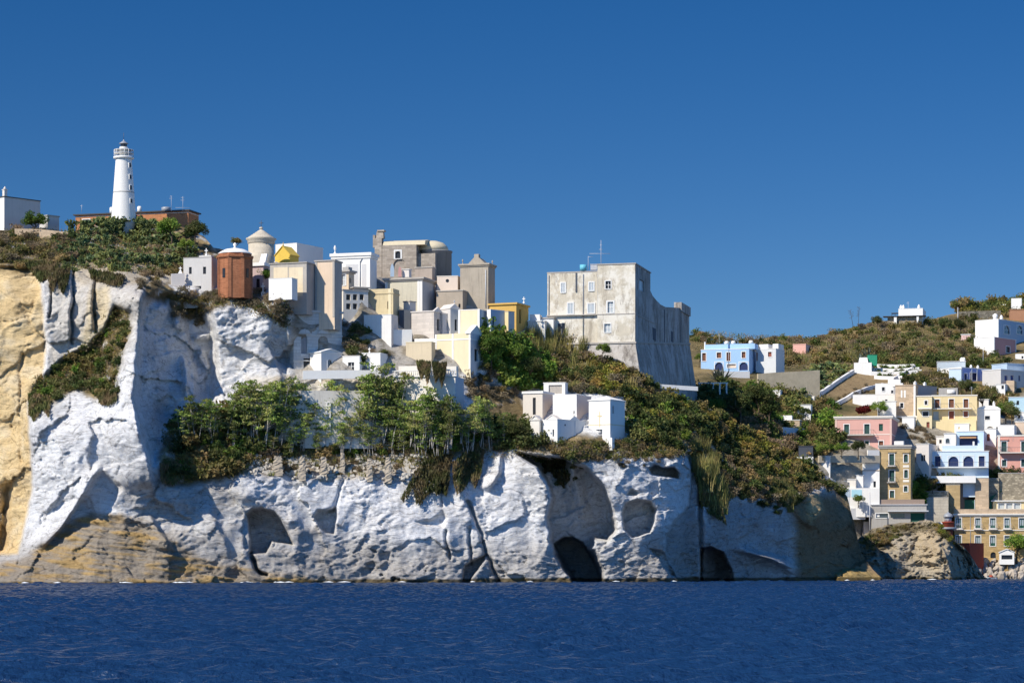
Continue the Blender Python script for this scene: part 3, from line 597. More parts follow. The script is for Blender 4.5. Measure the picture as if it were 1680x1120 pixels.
class Bd:
    """one building: walls with cut openings, its front between photo columns a..b, its flank b..c"""
    def __init__(s, name, label, cat, a, b, c, top, base, mat, th=18, Y=None, lay=None, off=-1.0, depth=5, ext=2.0, wins=(), swins=(), group=None, sidemat=None, roof='flat', roofm=None, over=.12, rt=.18, wallname='wall'):
        t = R(th); lay = lay or H
        if Y is None: Y = lay.depth((a+b)/2, base)+off
        s.Y = Y; s.th = t; ka, kb = (a-CX)/F, (b-CX)/F
        ux = Vector((math.cos(t), -math.sin(t), 0)); uy = Vector((math.sin(t), math.cos(t), 0))
        if th >= 0:
            B = Vector((kb*Y, Y, 0)); w = (B.x-ka*Y)/(math.cos(t)+ka*math.sin(t)); A = B-w*ux
            if c is not None:
                kc = (c-CX)/F; depth = (kc*Y-B.x)/(math.sin(t)-kc*math.cos(t)) if abs(math.sin(t)-kc*math.cos(t)) > .02 else depth
        else:
            A = Vector((ka*Y, Y, 0)); w = (kb*Y-A.x)/(math.cos(t)+kb*math.sin(t)); B = A+w*ux
            if c is not None:
                kc = (c-CX)/F; depth = (kc*Y-A.x)/(math.sin(t)-kc*math.cos(t)) if abs(math.sin(t)-kc*math.cos(t)) > .02 else depth
        s.w = w; s.d = min(max(depth, .6), 24); s.A = A; s.ux = ux; s.uy = uy; s.Yc = Y
        z1 = CZ+(HY-top)*Y/F; z0 = CZ+(HY-base)*Y/F
        s.z0 = z0; s.h = z1-z0; s.ext = ext; A.z = z0
        s.root = empty(name, A, -t, label, cat, group)
        s.holes = []; s.sholes = []; todo = []
        for q in wins:
            x0, y0, x1, y1 = q[1:5]; u0, v0 = s.fu(x0, y1); u1, v1 = s.fu(x1, y0)
            u0 = max(u0, .06); u1 = min(u1, s.w-.06); v0 = max(v0, -ext+.05); v1 = min(v1, s.h-.08); r = (u0, u1, v0, v1)
            if u1-u0 < .05 or v1-v0 < .05: continue
            s.holes.append(r); todo.append((q, r, 0))
        for q in swins:
            x0, y0, x1, y1 = q[1:5]; u0, v0 = s.su(x0, y1); u1, v1 = s.su(x1, y0)
            if u1 < u0: u0, u1 = u1, u0
            u0 = max(u0, .06); u1 = min(u1, s.d-.06); v0 = max(v0, -ext+.05); v1 = min(v1, s.h-.08); r = (u0, u1, v0, v1)
            if u1-u0 < .05 or v1-v0 < .05: continue
            s.sholes.append(r); todo.append((q, r, 1))
        s._m = MB(); w, d, h = s.w, s.d, s.h; e = -ext
        def side(org, du, dn, W_, holes):      # wall plane from org along du, inward dn, with openings
            us = sorted({0, W_, *[x for q in holes for x in q[:2]]}); zs = sorted({e, h, *[x for q in holes for x in q[2:]]})
            pt = lambda u, z, n=0: (org[0]+du[0]*u+dn[0]*n, org[1]+du[1]*u+dn[1]*n, z)
            for u0, u1 in zip(us, us[1:]):
                for y0, y1 in zip(zs, zs[1:]):
                    cu, cz = (u0+u1)/2, (y0+y1)/2
                    if any(q[0] < cu < q[1] and q[2] < cz < q[3] for q in holes): continue
                    s._m.add([pt(u0, y0), pt(u1, y0), pt(u1, y1), pt(u0, y1)], [(0, 1, 2, 3)])
            for q in holes:
                u0, u1, y0, y1 = q; k = .3
                c4 = [(u0, y0), (u1, y0), (u1, y1), (u0, y1)]
                for (p0, p1) in zip(c4, c4[1:]+c4[:1]): s._m.add([pt(*p0), pt(*p1), pt(*p1, k), pt(*p0, k)], [(0, 3, 2, 1)])
                s._m.add([pt(*p, k) for p in c4], [(0, 1, 2, 3)])
        side((0, 0), (1, 0), (0, 1), w, s.holes)
        if sidemat is None:
            s.flank(side, th)
            s.wall = s._m.build(wallname, mat, s.root)
        else:
            s.wall = s._m.build(wallname, mat, s.root); s._m = MB(); s.flank(side, th); s._m.build('side_wall', sidemat, s.root)
        for q, r, sd_ in todo: s.opening(q, r, sd_)
        if roof == 'flat' and roofm: MB().box(-over, w+over, -over, d+over, h, h+rt).build('roof', roofm, s.root)
    def flank(s, side, th):
        w, d = s.w, s.d
        side((w, 0), (0, 1), (-1, 0), d, s.sholes if th >= 0 else [])
        side((0, d), (0, -1), (1, 0), d, [(d-q[1], d-q[0], q[2], q[3]) for q in s.sholes] if th < 0 else [])
        side((w, d), (-1, 0), (0, -1), w, [])
        s._m.add([(0, 0, s.h), (w, 0, s.h), (w, d, s.h), (0, d, s.h)], [(0, 1, 2, 3)])
    def fu(s, px, py):     # photo point -> (along front, height) on the front plane
        k = (px-CX)/F; A = s.A; u = (k*A.y-A.x)/(s.ux.x-k*s.ux.y); Yp = A.y+u*s.ux.y
        return u, CZ+(HY-py)*Yp/F-s.z0
    def su(s, px, py):     # on the visible flank: (distance back from the near corner, height)
        k = (px-CX)/F; B = s.A+s.ux*s.w if s.th >= 0 else s.A
        u = (k*B.y-B.x)/(s.uy.x-k*s.uy.y); return u, CZ+(HY-py)*(B.y+u*s.uy.y)/F-s.z0
    def opening(s, q, r, flank=0):
        """q = (style, x0, y0, x1, y1[, fill material][, flags])"""
        st = q[0]; fill = q[5] if len(q) > 5 else DARK; fl = q[6] if len(q) > 6 else ''
        u0, u1, z0, z1 = r; name = {'w': 'window', 'd': 'door', 'n': 'niche', 's': 'window'}[st]
        def tr(m):
            if flank:
                if s.th >= 0: m.v = [(s.w-y, x, z) for x, y, z in m.v]
                else: m.v = [(y, x, z) for x, y, z in m.v]; m.f = [tuple(reversed(f)) for f in m.f]
            return m
        m = MB(); dp = .18 if 'p' in fl else .24
        if 'a' in fl:     # arched head
            k = min((u1-u0)/2, z1-z0); cx = (u0+u1)/2; rr = (u1-u0)/2
            arc = [(cx+rr*math.cos(a), z1-rr+rr*math.sin(a)) for a in np.linspace(0, math.pi, 9)]
            sp = MB()
            for lo_, hi_ in ((0, 4), (4, 8)):
                cnr = (u1, z1) if lo_ == 0 else (u0, z1); pts = [cnr]+arc[lo_:hi_+1]
                sp.xz(pts, .001, .28)
            tr(sp).build('arch', s.wall.data.materials[0], s.root)
        m.box(u0+.01, u1-.01, dp, dp+.04, z0+.01, z1-.01); o = tr(m).build(name, fill, s.root)
        if 'f' in fl or 'F' in fl:
            b = .16 if 'f' in fl else .26; m = MB(); y0 = -.05
            m.box(u0-b, u0-.01, y0, .02, z0-.1, z1+b).box(u1+.01, u1+b, y0, .02, z0-.1, z1+b).box(u0-.01, u1+.01, y0, .02, z1+.01, z1+b)
            if st == 'w': m.box(u0-.01, u1+.01, y0-.04, .02, z0-.14, z0-.01)
            tr(m).build('frame', FRAMEW, o)
        if 'm' in fl:     # glazing bars / shutter meeting line
            m = MB(); c = (u0+u1)/2; m.box(c-.04, c+.04, dp-.05, dp-.005, z0+.02, z1-.02)
            if z1-z0 > 1.2: m.box(u0+.02, u1-.02, dp-.045, dp-.008, (z0+z1)/2-.04, (z0+z1)/2+.04)
            tr(m).build('sash', FRAMEW if fill not in (GREEN, DGREEN) else GREEN, o)
        if 'g' in fl:     # green casement round pale glass
            m = MB(); c = (u0+u1)/2; k = .13
            m.box(u0, u0+k, dp-.06, dp-.01, z0, z1).box(u1-k, u1, dp-.06, dp-.01, z0, z1).box(c-k/2, c+k/2, dp-.06, dp-.01, z0, z1).box(u0+k, u1-k, dp-.06, dp-.01, z1-k*1.4, z1).box(u0+k, u1-k, dp-.06, dp-.01, z0, z0+(z1-z0)*.28)
            tr(m).build('casement', GREEN, o)
        if 'B' in fl: s.balcony(u0-.6, u1+.6, z0, 1.0)
        if 'h' in fl: tr(MB().box(u0-.35, u1+.35, -.25, .0, z1+.28, z1+.5)).build('hood', s.wall.data.materials[0], o)
        return o
    def balcony(s, u0, u1, z, dep=1.0, rail=IRON, slabm=None):
        b = MB().box(u0, u1, -dep, -.003, z-.16, z).build('balcony', slabm or CONC, s.root); m = MB()
        m.box(u0, u1, -dep-.02, -dep+.03, z+.95, z+1.0).box(u0, u1, -dep-.02, -dep+.02, z+.1, z+.14)
        n = max(3, int((u1-u0)/.28))
        for i in range(n+1): x = u0+(u1-u0)*i/n; m.box(x-.015, x+.015, -dep-.015, -dep+.015, z, z+.96)
        for x in (u0, u1-.04): m.box(x, x+.04, -dep+.03, -.01, z+.95, z+1.0).box(x, x+.04, -dep+.03, -.01, z+.1, z+.14)
        m.build('railing', rail, b); return b
    def part(s, name, mb, mat): return mb.build(name, mat, s.root)
    def cornice(s, mat=None, z=None, hgt=.35, out=.25, name='cornice'):
        z = s.h-hgt if z is None else z; mat = mat or s.wall.data.materials[0]; o = out; w, d = s.w, s.d
        m = MB().box(-o, w+o, -o, d+o, z+hgt*.45, z+hgt+.003).box(-o*.5, w+o*.5, -o*.5, d+o*.5, z, z+hgt*.45-.004)
        return m.build(name, mat, s.root)
    def parapet(s, hgt=.5, t=.22, mat=None):
        w, d, h = s.w, s.d, s.h; m = MB(); m.box(0, w, 0, t, h, h+hgt).box(0, w, d-t, d, h, h+hgt).box(0, t, t, d-t, h, h+hgt).box(w-t, w, t, d-t, h, h+hgt)
        return m.build('parapet', mat or s.wall.data.materials[0], s.root)
    def quoin(s, xs=(0,), wid=.4, mat=None, name='pilaster', z0=0, z1=None):
        z1 = s.h-.02 if z1 is None else z1
        for x in xs:
            x = x*s.w-(wid if x > .5 else 0); MB().box(x, x+wid, -.06, .02, z0, z1).build(name, mat or FRAMEW, s.root)
    def band(s, z, hgt=.2, out=.06, mat=None, name='string_course'):
        return MB().box(-out, s.w+out, -out, s.d+out, z, z+hgt).build(name, mat or FRAMEW, s.root)
    def pyramid(s, hgt, mat, over=.15, name='roof'):
        w, d, h, o = s.w, s.d, s.h, over
        return MB().box(-o, w+o, -o, d+o, h, h+.12).add([(-o, -o, h+.12), (w+o, -o, h+.12), (w+o, d+o, h+.12), (-o, d+o, h+.12), (w/2, d/2, h+hgt)], [(0, 1, 4), (1, 2, 4), (2, 3, 4), (3, 0, 4)]).build(name, mat, s.root)
    def gable(s, hgt, mat, wallm=None, along='x', over=.15):
        """ridge along the front (x) or running back (y)"""
        w, d, h, o = s.w, s.d, s.h, over; wm = wallm or s.wall.data.materials[0]
        if along == 'x':
            MB().yz([(0, h), (d, h), (d/2, h+hgt)], .0, w).build('gable', wm, s.root)
            k = hgt/(d/2); return MB().yz([(-o, h-k*o+.03), (d/2, h+hgt+.03), (d+o, h-k*o+.03), (d+o, h-k*o+.17), (d/2, h+hgt+.18), (-o, h-k*o+.17)], -o, w+o).build('roof', mat, s.root)
        MB().xz([(0, h), (w, h), (w/2, h+hgt)], 0, d).build('gable', wm, s.root); k = hgt/(w/2)
        return MB().xz([(-o, h-k*o+.03), (w/2, h+hgt+.03), (w+o, h-k*o+.03), (w+o, h-k*o+.17), (w/2, h+hgt+.18), (-o, h-k*o+.17)], -o, d+o).build('roof', mat, s.root)
    def dome(s, hgt, mat, n=20):
        w, d, h = s.w, s.d, s.h; r = min(w, d)/2*.94; m = MB()
        m.lathe([(r*math.cos(a), h+hgt*math.sin(a)) for a in np.linspace(0, math.pi/2, 8)], n, w/2, d/2); return m.build('dome', mat, s.root)
    def vault(s, hgt, mat, along='y', n=10):
        w, d, h = s.w, s.d, s.h
        if along == 'y': return MB().xz([(w/2-w/2*math.cos(a), h+.002+hgt*math.sin(a)) for a in np.linspace(0, math.pi, n)], 0.05, d-.05).build('vault', mat, s.root)
        return MB().yz([(d/2-d/2*math.cos(a), h+.002+hgt*math.sin(a)) for a in np.linspace(0, math.pi, n)], .05, w-.05).build('vault', mat, s.root)
    def chimney(s, u, v, hgt=1.2, wd=.5, mat=None, pot=True):
        m = MB().box(u-wd/2, u+wd/2, v-wd/2, v+wd/2, s.h-.05, s.h+hgt*.75).box(u-wd*.62, u+wd*.62, v-wd*.62, v+wd*.62, s.h+hgt*.75, s.h+hgt*.83)
        if pot: m.lathe([(wd*.35, s.h+hgt*.83), (wd*.42, s.h+hgt*.95), (.01, s.h+hgt*1.15)], 10, u, v)
        return m.build('chimney', mat or WHITE2, s.root)
    def cross(s, u, v=.2, hgt=1.1, mat=None, z=None):
        z = s.h if z is None else z; k = hgt; m = MB().box(u-.14*k, u+.14*k, v-.12*k, v+.12*k, z-.03, z+.22*k, .03).box(u-.05*k, u+.05*k, v-.05*k, v+.05*k, z+.22*k, z+k)
        m.box(u-.24*k, u-.05*k-.002, v-.045*k, v+.045*k, z+.62*k, z+.74*k).box(u+.05*k+.002, u+.24*k, v-.045*k, v+.045*k, z+.62*k, z+.74*k)
        return m.build('cross', mat or WHITE2, s.root)
    def finial(s, u, v=.2, hgt=1.2, mat=None, z=None):
        z = s.h if z is None else z; m = MB(); k = hgt
        m.lathe([(.16*k, z-.03), (.16*k, z+.12*k), (.07*k, z+.2*k), (.06*k, z+.4*k), (.13*k, z+.55*k), (.15*k, z+.72*k), (.1*k, z+.88*k), (.02*k, z+k)], 10, u, v); return m.build('finial', mat or WHITE2, s.root)
def freebox(name, label, cat, parts, loc, rz=0, group=None):
    """a thing made of several part meshes: parts = [(part name, MB, material)]"""
    if len(parts) == 1:
        o = parts[0][1].build(name, parts[0][2], None, loc, rz); return tag(o, label, cat, group)
    r = empty(name, loc, rz, label, cat, group)
    for n, m, mt in parts: m.build(n, mt, r)
    return r
def wallrun(name, label, pts, thick, hgt, mat, lay=None, lim=.3, off=-.6, cap=None, cat='wall', below=1.5, group=None):
    """a free-standing wall following photo points along its top edge; pts = (px, py_top); hgt in photo rows"""
    lay = lay or V; dd = [lay.depth(x, y+hgt)+off for x, y in pts]; x0, x1 = (pts[0][0]-CX)*dd[0]/F, (pts[-1][0]-CX)*dd[-1]/F
    sl = max(-lim, min(lim, (dd[-1]-dd[0])/(x1-x0))); ln = [sl*((x-CX)*d/F-x0) for (x, _), d in zip(pts, dd)]; c0 = min(d-l for d, l in zip(dd, ln)) if lim < 1 else 0
    q = [P(x, y+hgt, (c0+l) if lim < 1 else d) for (x, y), d, l in zip(pts, dd, ln)]; hs = [hgt*p.y/F for p in q]; o = q[0].copy(); m = MB(); cm = MB()
    for (a, b, ha, hb) in zip(q, q[1:], hs, hs[1:]):
        a = a-o; b = b-o; n = Vector((-(b-a).y, (b-a).x, 0)).normalized()*thick
        m.add([a-Vector((0, 0, below)), b-Vector((0, 0, below)), b+Vector((0, 0, hb)), a+Vector((0, 0, ha)), a+n-Vector((0, 0, below)), b+n-Vector((0, 0, below)), b+n+Vector((0, 0, hb)), a+n+Vector((0, 0, ha))],
              [(0, 1, 2, 3), (5, 4, 7, 6), (3, 2, 6, 7), (0, 3, 7, 4), (1, 5, 6, 2)])
        if cap:
            e = n.normalized()*.06
            cm.add([a-e+Vector((0, 0, ha+.004)), b-e+Vector((0, 0, hb+.004)), b+n+e+Vector((0, 0, hb+.004)), a+n+e+Vector((0, 0, ha+.004)), a-e+Vector((0, 0, ha+.12)), b-e+Vector((0, 0, hb+.12)), b+n+e+Vector((0, 0, hb+.12)), a+n+e+Vector((0, 0, ha+.12))],
                   [(0, 1, 5, 4), (1, 2, 6, 5), (2, 3, 7, 6), (3, 0, 4, 7), (4, 5, 6, 7)])
    if cap: return freebox(name, label, cat, [('wall_face', m, mat), ('coping', cm, cap)], o, 0, group)
    return freebox(name, label, cat, [('wall_face', m, mat)], o, 0, group)
# ------------------------------------------------------------------ on the headland: lighthouse and its neighbours
G1 = 'tomb houses of the cliff cemetery'
b = Bd('farm_house', 'plain shade-greyed flat house at the edge of the cliff top, white chimney on its roof', 'house', 7, 66, -16, 323, 376, LILAC, -46, Y=418, depth=7, sidemat=WHITE, roofm=ROOFD, rt=.14)  # white house; the greyed wall carries its shade in the colour
b.chimney(.6, .7, 1.7, .6, PINKW)
b = Bd('store_house', 'small grey flat-topped shed beside the round tree near the lighthouse', 'shed', 78, 97, None, 354, 380, LILAC, -44, Y=417, depth=2.5, roofm=CONC)
wallrun('garden_wall', 'low pale garden wall running beneath the small grey shed', [(24, 375), (66, 376), (112, 381)], .35, 8, BEIGEST, H, off=-.8)
b = Bd('keepers_house', 'long orange brick house with dark flat roof behind the white lighthouse', 'house', 124, 309, 326, 346, 384, OBRICK, 16, Y=434, roofm=ROOFD, over=.35, rt=.22,
       wins=[('w', 136, 360, 147, 370, GLASS, 'fm')], off=0)
b.part('chimney', MB().lathe([(.45, b.h+.2), (.45, b.h+1.25), (.3, b.h+1.4)], 12, b.fu(180, 340)[0], 1), WHITE2)
b.part('chimney', MB().lathe([(.4, b.h+.2), (.4, b.h+1.2), (.25, b.h+1.35)], 12, b.fu(225, 340)[0], 1), WHITE2)
b.part('roof_tank', MB().lathe([(.8, b.h+.2), (.85, b.h+.9), (.7, b.h+1.0)], 14, b.fu(268, 340)[0], 1.2), GREYM)
b.band(b.h-.3, .1, .05, CREAM2)
def mast(name, label, px, py0, py1, Y, arms, r=.035, mat=PALEM):
    p = P(px, py1, Y); h = (py1-py0)*Y/F; m = MB().tube((0, 0, -.3), (0, 0, h), r, r*.7, 6)
    a = MB()
    for z, l, dx in arms: a.tube((-l/2+dx, 0, z*h), (l/2+dx, 0, z*h), r*.7, None, 5)
    return freebox(name, label, 'antenna', [('mast', m, mat)]+([('aerial', a, mat)] if arms else []), p)
mast('television_antenna', 'twin-bar aerial nearest the tank on the keepers house roof', 281, 321, 344, 429, [(.8, .7, 0), (.95, .5, 0)])
mast('television_antenna', 'aerial with a long low boom over the keepers house roof edge', 300, 322, 344, 429, [(.15, 2.6, 0), (.9, .6, 0), (.7, .8, 0)])
mast('television_antenna', 'short thin aerial on the window end of the brick keepers house', 134, 336, 345, 428, [(.8, .5, 0)])
# lighthouse
Y = 427; p = P(203, 372, Y); r = empty('lighthouse', p, 0, 'tall white tapering lighthouse with railed gallery on the cliff top', 'lighthouse'); k = Y/F
z = lambda py: (372-py)*k
MB().lathe([(20.7*k, -2.5), (20.4*k, z(362)), (13.2*k, z(264)), (13.4*k, z(262.5))], 36).build('tower', WHITE2, r)
m = MB().lathe([(20*k*1.015, z(318)), (17.1*k*1.01, z(316)), (17.0*k*1.01, z(315.5))], 36) if False else MB().lathe([(17.35*k, z(317)), (17.4*k, z(316.4)), (17.2*k, z(315.6))], 36); m.build('ring', CONC, r)
g = MB().lathe([(13.4*k, z(262.4)), (16.6*k, z(260.5)), (16.8*k, z(258)), (6*k, z(257.9))], 36).build('gallery', WHITE2, r)
m = MB()
for q in (246.5, 252): m.lathe([(15.6*k, z(q)-.03), (15.9*k, z(q)-.03), (15.9*k, z(q)+.03), (15.6*k, z(q)+.03)], 36)
for i in range(14): a = 2*math.pi*i/14; m.tube((15.75*k*math.cos(a), 15.75*k*math.sin(a), z(258)), (15.75*k*math.cos(a), 15.75*k*math.sin(a), z(246)), .04)
m.build('railing', FRAMEW, g)
MB().lathe([(7*k, z(258.2)), (6.8*k, z(242.5)), (7.1*k, z(241.8))], 28).build('drum', WHITE2, r)
ln = MB().lathe([(4.8*k, z(242.2)), (4.8*k, z(236.4))], 16).build('lantern', GLASS, r); m = MB()
for i in range(8): a = 2*math.pi*i/8; m.tube((4.9*k*math.cos(a), 4.9*k*math.sin(a), z(242)), (4.9*k*math.cos(a), 4.9*k*math.sin(a), z(236.4)), .04)
m.build('glazing_bar', IRON, ln)
MB().lathe([(7.6*k, z(236.4)), (7.6*k, z(235.6)), (4.5*k, z(233.6)), (1.2*k, z(231)), (.9*k, z(229.5)), (.01, z(228.4))], 24).build('lantern_roof', GREYM, r)
MB().tube((0, 0, z(229)), (0, 0, z(218)), .035).build('lightning_rod', IRON, r)
for py in (272.5, 292, 309.5, 331.5):
    rr = np.interp(py, [262, 362], [13.2, 20.3])*k; a = math.asin(min(.95, (214.5+(py-272)*.045-203)*k/rr)); m = MB().box(-.22, .22, -.1, .25, -.36, .36)
    o = m.build('window', DARK, r); o.location = ((rr-.08)*math.sin(a), -(rr-.08)*math.cos(a), z(py)); o.rotation_euler = (0, 0, a)
    MB().box(-.34, -.225, -.14, .2, -.46, .46).box(.225, .34, -.14, .2, -.46, .46).box(-.22, .22, -.14, .2, .365, .48).box(-.22, .22, -.14, .2, -.48, -.365).build('frame', WHITE2, o)
# ------------------------------------------------------------------ the cemetery
b = Bd('tomb_house', 'grey-white block tomb with two slit windows beside the red brick chapel', 'tomb', 301, 347, 360, 422, 484, LILAC, 16, Y=398, roofm=CONC, over=.05, rt=.1, group=G1,
       wins=[('w', 310, 438, 314.5, 449.5, DARK), ('w', 333, 437.5, 338, 449.5, DARK), ('d', 318, 469, 330, 484, DARK)])
b.part('pedestal', MB().box(b.w*.55, b.w*.98, .05, 1.2, b.h+.1, b.h+.35), LILAC); b.cross(b.w*.78, .4, 1.2, z=b.h+.35)
w_ = wallrun('boundary_wall', 'short pale wall with a little cross, next to the slit-windowed tomb', [(281, 449), (303, 448)], .4, 20, PINKW, H, off=.3, below=.4)
m = MB().box(-.35, .35, -.2, .2, 0, .35, .1).box(-.2, .2, -.15, .15, .35, .6, .05).box(-.06, .06, -.05, .05, .6, 1.25).box(-.25, -.062, -.045, .045, .88, 1.02).box(.062, .25, -.045, .045, .88, 1.02)
tag(m.build('stone_cross', WHITE2, None, P(296, 449.5, H.depth(296, 469)+.5)), 'small white cross standing on the short pale wall', 'cross')
# octagonal brick chapel
Y = 397.5; k = Y/F; p = P(385.5, 476, Y); r = empty('brick_chapel', p, R(10), 'octagonal red brick chapel with white dome at the cliff brow', 'chapel'); z = lambda py: (476-py)*k
rad = 28*k/math.cos(R(22.5))*.96; rt8 = R(22.5)
MB().lathe([(rad, -1.5), (rad, z(424))], 8, rot=rt8, smooth=False).build('wall', BRICK, r)
MB().lathe([(rad*1.0, z(427)), (rad*1.1, z(424)), (rad*1.1, z(421)), (rad*.98, z(420.5)), (rad*.98, z(417.5)), (rad*.5, z(417.4))], 8, rot=rt8, smooth=False).build('cornice', BRICK, r)
for i in range(8):
    a = rt8+i*math.pi/4; MB().box(-.3, .3, -.3, .3, -1.4, z(425)).build('pilaster', BRICK, r).location = ((rad-.2)*math.cos(a), (rad-.2)*math.sin(a), 0)
MB().lathe([(rad*.96, z(417.3)), (rad*.96, z(416.3)), (rad*.8, z(413.3)), (rad*.55, z(409.6)), (rad*.25, z(407.8)), (.01, z(407.2))], 24).build('dome', WHITE2, r)
MB().lathe([(.22, z(408.5)), (.3, z(406.5)), (.12, z(405)), (.28, z(402.5)), (.3, z(400.5)), (.05, z(398))], 10).build('finial', WHITE2, r)
for i in range(8):
    a = -math.pi/2+R(22.5)*0+i*math.pi/4; ap = rad*math.cos(R(22.5)); o = MB().box(-.28, .28, -.06, .1, -.75, .75).build('window', DARK, r)
    if i != 0: o.location = (ap*math.cos(a)*1.005, ap*math.sin(a)*1.005, z(450)); o.rotation_euler = (0, 0, a+math.pi/2)
    else: o.location = (0, 0, z(450)); 
# round cream chapel
Y = 412; k = Y/F; r = empty('round_chapel', P(428.5, 452, Y), 0, 'round cream stone chapel under a stepped conical roof', 'chapel'); z = lambda py: (452-py)*k
CRST = masonry('cream_stone', (.60, .53, .42), 1.0, .45, .85, .35, .15)
MB().lathe([(21*k, -3), (21*k, z(400)), (20*k, z(399.9))], 32).build('wall', CRST, r)
MB().lathe([(21*k, z(401)), (22.5*k, z(399)), (22.5*k, z(395)), (25*k, z(393)), (25*k, z(391.6)), (20*k, z(391))], 32).build('cornice', CRST, r)
pr = []
for i in range(6): f0 = 1-i/6; pr += [(24*k*f0*.93, z(391-2.6*i)), (24*k*(f0-.13)*.95+.05, z(391-2.6*(i+1)+.4))]
MB().lathe(pr+[(.35, z(375)), (.3, z(373)), (.01, z(372))], 32, smooth=False).build('roof', CRST, r)
MB().tube((0, 0, z(373.5)), (0, 0, z(362)), .05).tube((-.35, 0, z(366)), (.35, 0, z(366)), .05).build('cross', IRON, r)
b = Bd('tomb_house', 'pinkish tomb wall under a slanted white skylight between round chapel and brick chapel', 'tomb', 405, 432, 441, 436, 482, ROSE if False else plaster('dusky_pink', (.55, .42, .40), .35, .35), 20, Y=402, group=G1, roofm=WHITE2, over=.3, rt=.55, swins=[], wins=[('d', 420, 457, 426, 482, DARK)])
b.part('skylight', MB().yz([(.2, b.h+.55), (.6, b.h+.55), (1.4, b.h+2.1), (1.0, b.h+2.1)], b.w*.72, b.w+.2), WHITE2)
tag(MB().box(-.3, .3, -.2, .2, -.5, .2).box(-.09, .09, -.08, .08, .2, 1.7).box(-.35, -.092, -.07, .07, 1.05, 1.25).box(.092, .35, -.07, .07, 1.05, 1.25).build('stone_cross', WHITE2, None, P(431.5, 481, 400.5)), 'white grave cross by the green bush, next to the small white box tomb', 'cross')
b = Bd('chapel_house', 'large plain white block behind the tiny yellow gabled chapel', 'house', 452, 487, 530, 399, 450, WHITE, 30, Y=424, roofm=WHITE, over=.03, rt=.08)
b = Bd('tomb_house', 'tiny bright yellow tomb with pointed gable and spike', 'tomb', 451, 476, 490, 418, 440, YELL, 30, Y=416, group=G1); b.gable(1.5, YELL, along='y'); b.part('spike', MB().lathe([(.15, b.h+1.5), (.02, b.h+2.3)], 6, b.w/2, .2), YELL)
b = Bd('tomb_house', 'grey-framed tomb with two blank tan panels behind the small white box', 'tomb', 443, 503, 517, 431, 505, GREYB, 19, Y=396.5, group=G1, roofm=GREYB, over=.15, rt=.15, ext=1)
for x0, x1 in ((449, 472), (474, 497)):
    u0, v0 = b.fu(x0, 486); u1, v1 = b.fu(x1, 438); b.part('panel', MB().box(u0, u1, -.02, .05, v0, v1), plaster('sand_panel', (.76, .64, .45), .35, .4, (.45, .36, .26)))
b = Bd('tomb_house', 'small bright white box tomb at the brow of the cliff', 'tomb', 441, 479, 488, 456, 486, WHITE2, 19, Y=392.8, group=G1, roofm=WHITE2, over=.04, rt=.06, ext=.5, depth=2)
b = Bd('tomb_house', 'tall tomb with a blank peach panel and grey flank, next to the grey-framed tomb', 'tomb', 517, 549, 561, 428, 520, plaster('peach_wall', (.76, .59, .43), .3, .3), 18, Y=398.4, group=G1, sidemat=GREYB, roofm=GREYB, over=.15, rt=.2)
b.quoin((0, 1), .35, GREYB)
b = Bd('mausoleum', 'tall white ashlar mausoleum with two hooded niches under the grey tombs', 'mausoleum', 482, 561, 475, 511, 612, BLOCKW, -24, Y=397.5, depth=5, roofm=BLOCKW, over=.25, rt=.3,
       wins=[('n', 494, 549, 504, 580, plaster('niche_grey', (.34, .33, .33)), 'a'), ('n', 522, 551, 538, 580, plaster('niche_grey', (.3, .3, .3)), 'a'), ('d', 498, 588, 514, 611, DARK), ('n', 527, 590, 541, 607, GLASS, 'am')])
b.band(b.h*.62, .2, .1, BLOCKW); b.band(b.h*.2, .2, .12, BLOCKW)
for x in (499, 530): u, v = b.fu(x, 547); b.part('hood', MB().xz([(u-1.1, v-.1), (u+1.1, v-.1), (u+.7, v+.5), (u, v+.75), (u-.7, v+.5)], -.35, -.002), BLOCKW)
b = Bd('mausoleum_base', 'stepped white masonry block crowning the ashlar mausoleum', 'mausoleum', 485, 550, None, 480, 512, BLOCKW, -24, Y=399.2, depth=2.5, roofm=BLOCKW, over=.12, rt=.15); b.root.name = 'stepped_tomb'
b = Bd('white_mausoleum', 'white mausoleum with moulded cornice and a drainpipe, left of the ruined church' .replace('left of', 'beside'), 'mausoleum', 545, 607, 618, 418, 478, WHITE2, 17, Y=416, group=G1)
b.cornice(WHITE2, b.h-.5, .9, .35); b.finial(.4, .3, 1.5, z=b.h+.4)
for x0, x1 in ((553, 560), (567, 588), (594, 601)):
    u0, v0 = b.fu(x0, 470); u1, v1 = b.fu(x1, 433); b.part('panel', MB().box(u0, u1, -.015, .05, v0, v1), plaster('panel_grey', (.62, .61, .60)))
u, v = b.fu(591, 470); b.part('drainpipe', MB().tube((u, -.1, v), (u, -.1, b.h-1.2), .07).tube((u, -.1, b.h-1.2), (u+.35, -.1, b.h-.6), .07), GREYM)
b = Bd('tomb_house', 'small peach tomb tower with heavy grey cornice and white window beside the white mausoleum', 'tomb', 558, 572, 581, 446, 520, plaster('peach_cream', (.70, .56, .40), .3, .3), 26, Y=410, group=G1, wins=[('w', 560.5, 450, 567, 468, LGLASS, 'fm')], swins=[('w', 573.5, 456, 576, 464, DARK)])
b.cornice(GREYB, b.h-.2, .5, .4); b.part('top_block', MB().box(.3, b.w-.2, .3, b.d-.3, b.h+.3, b.h+.9), CONC)
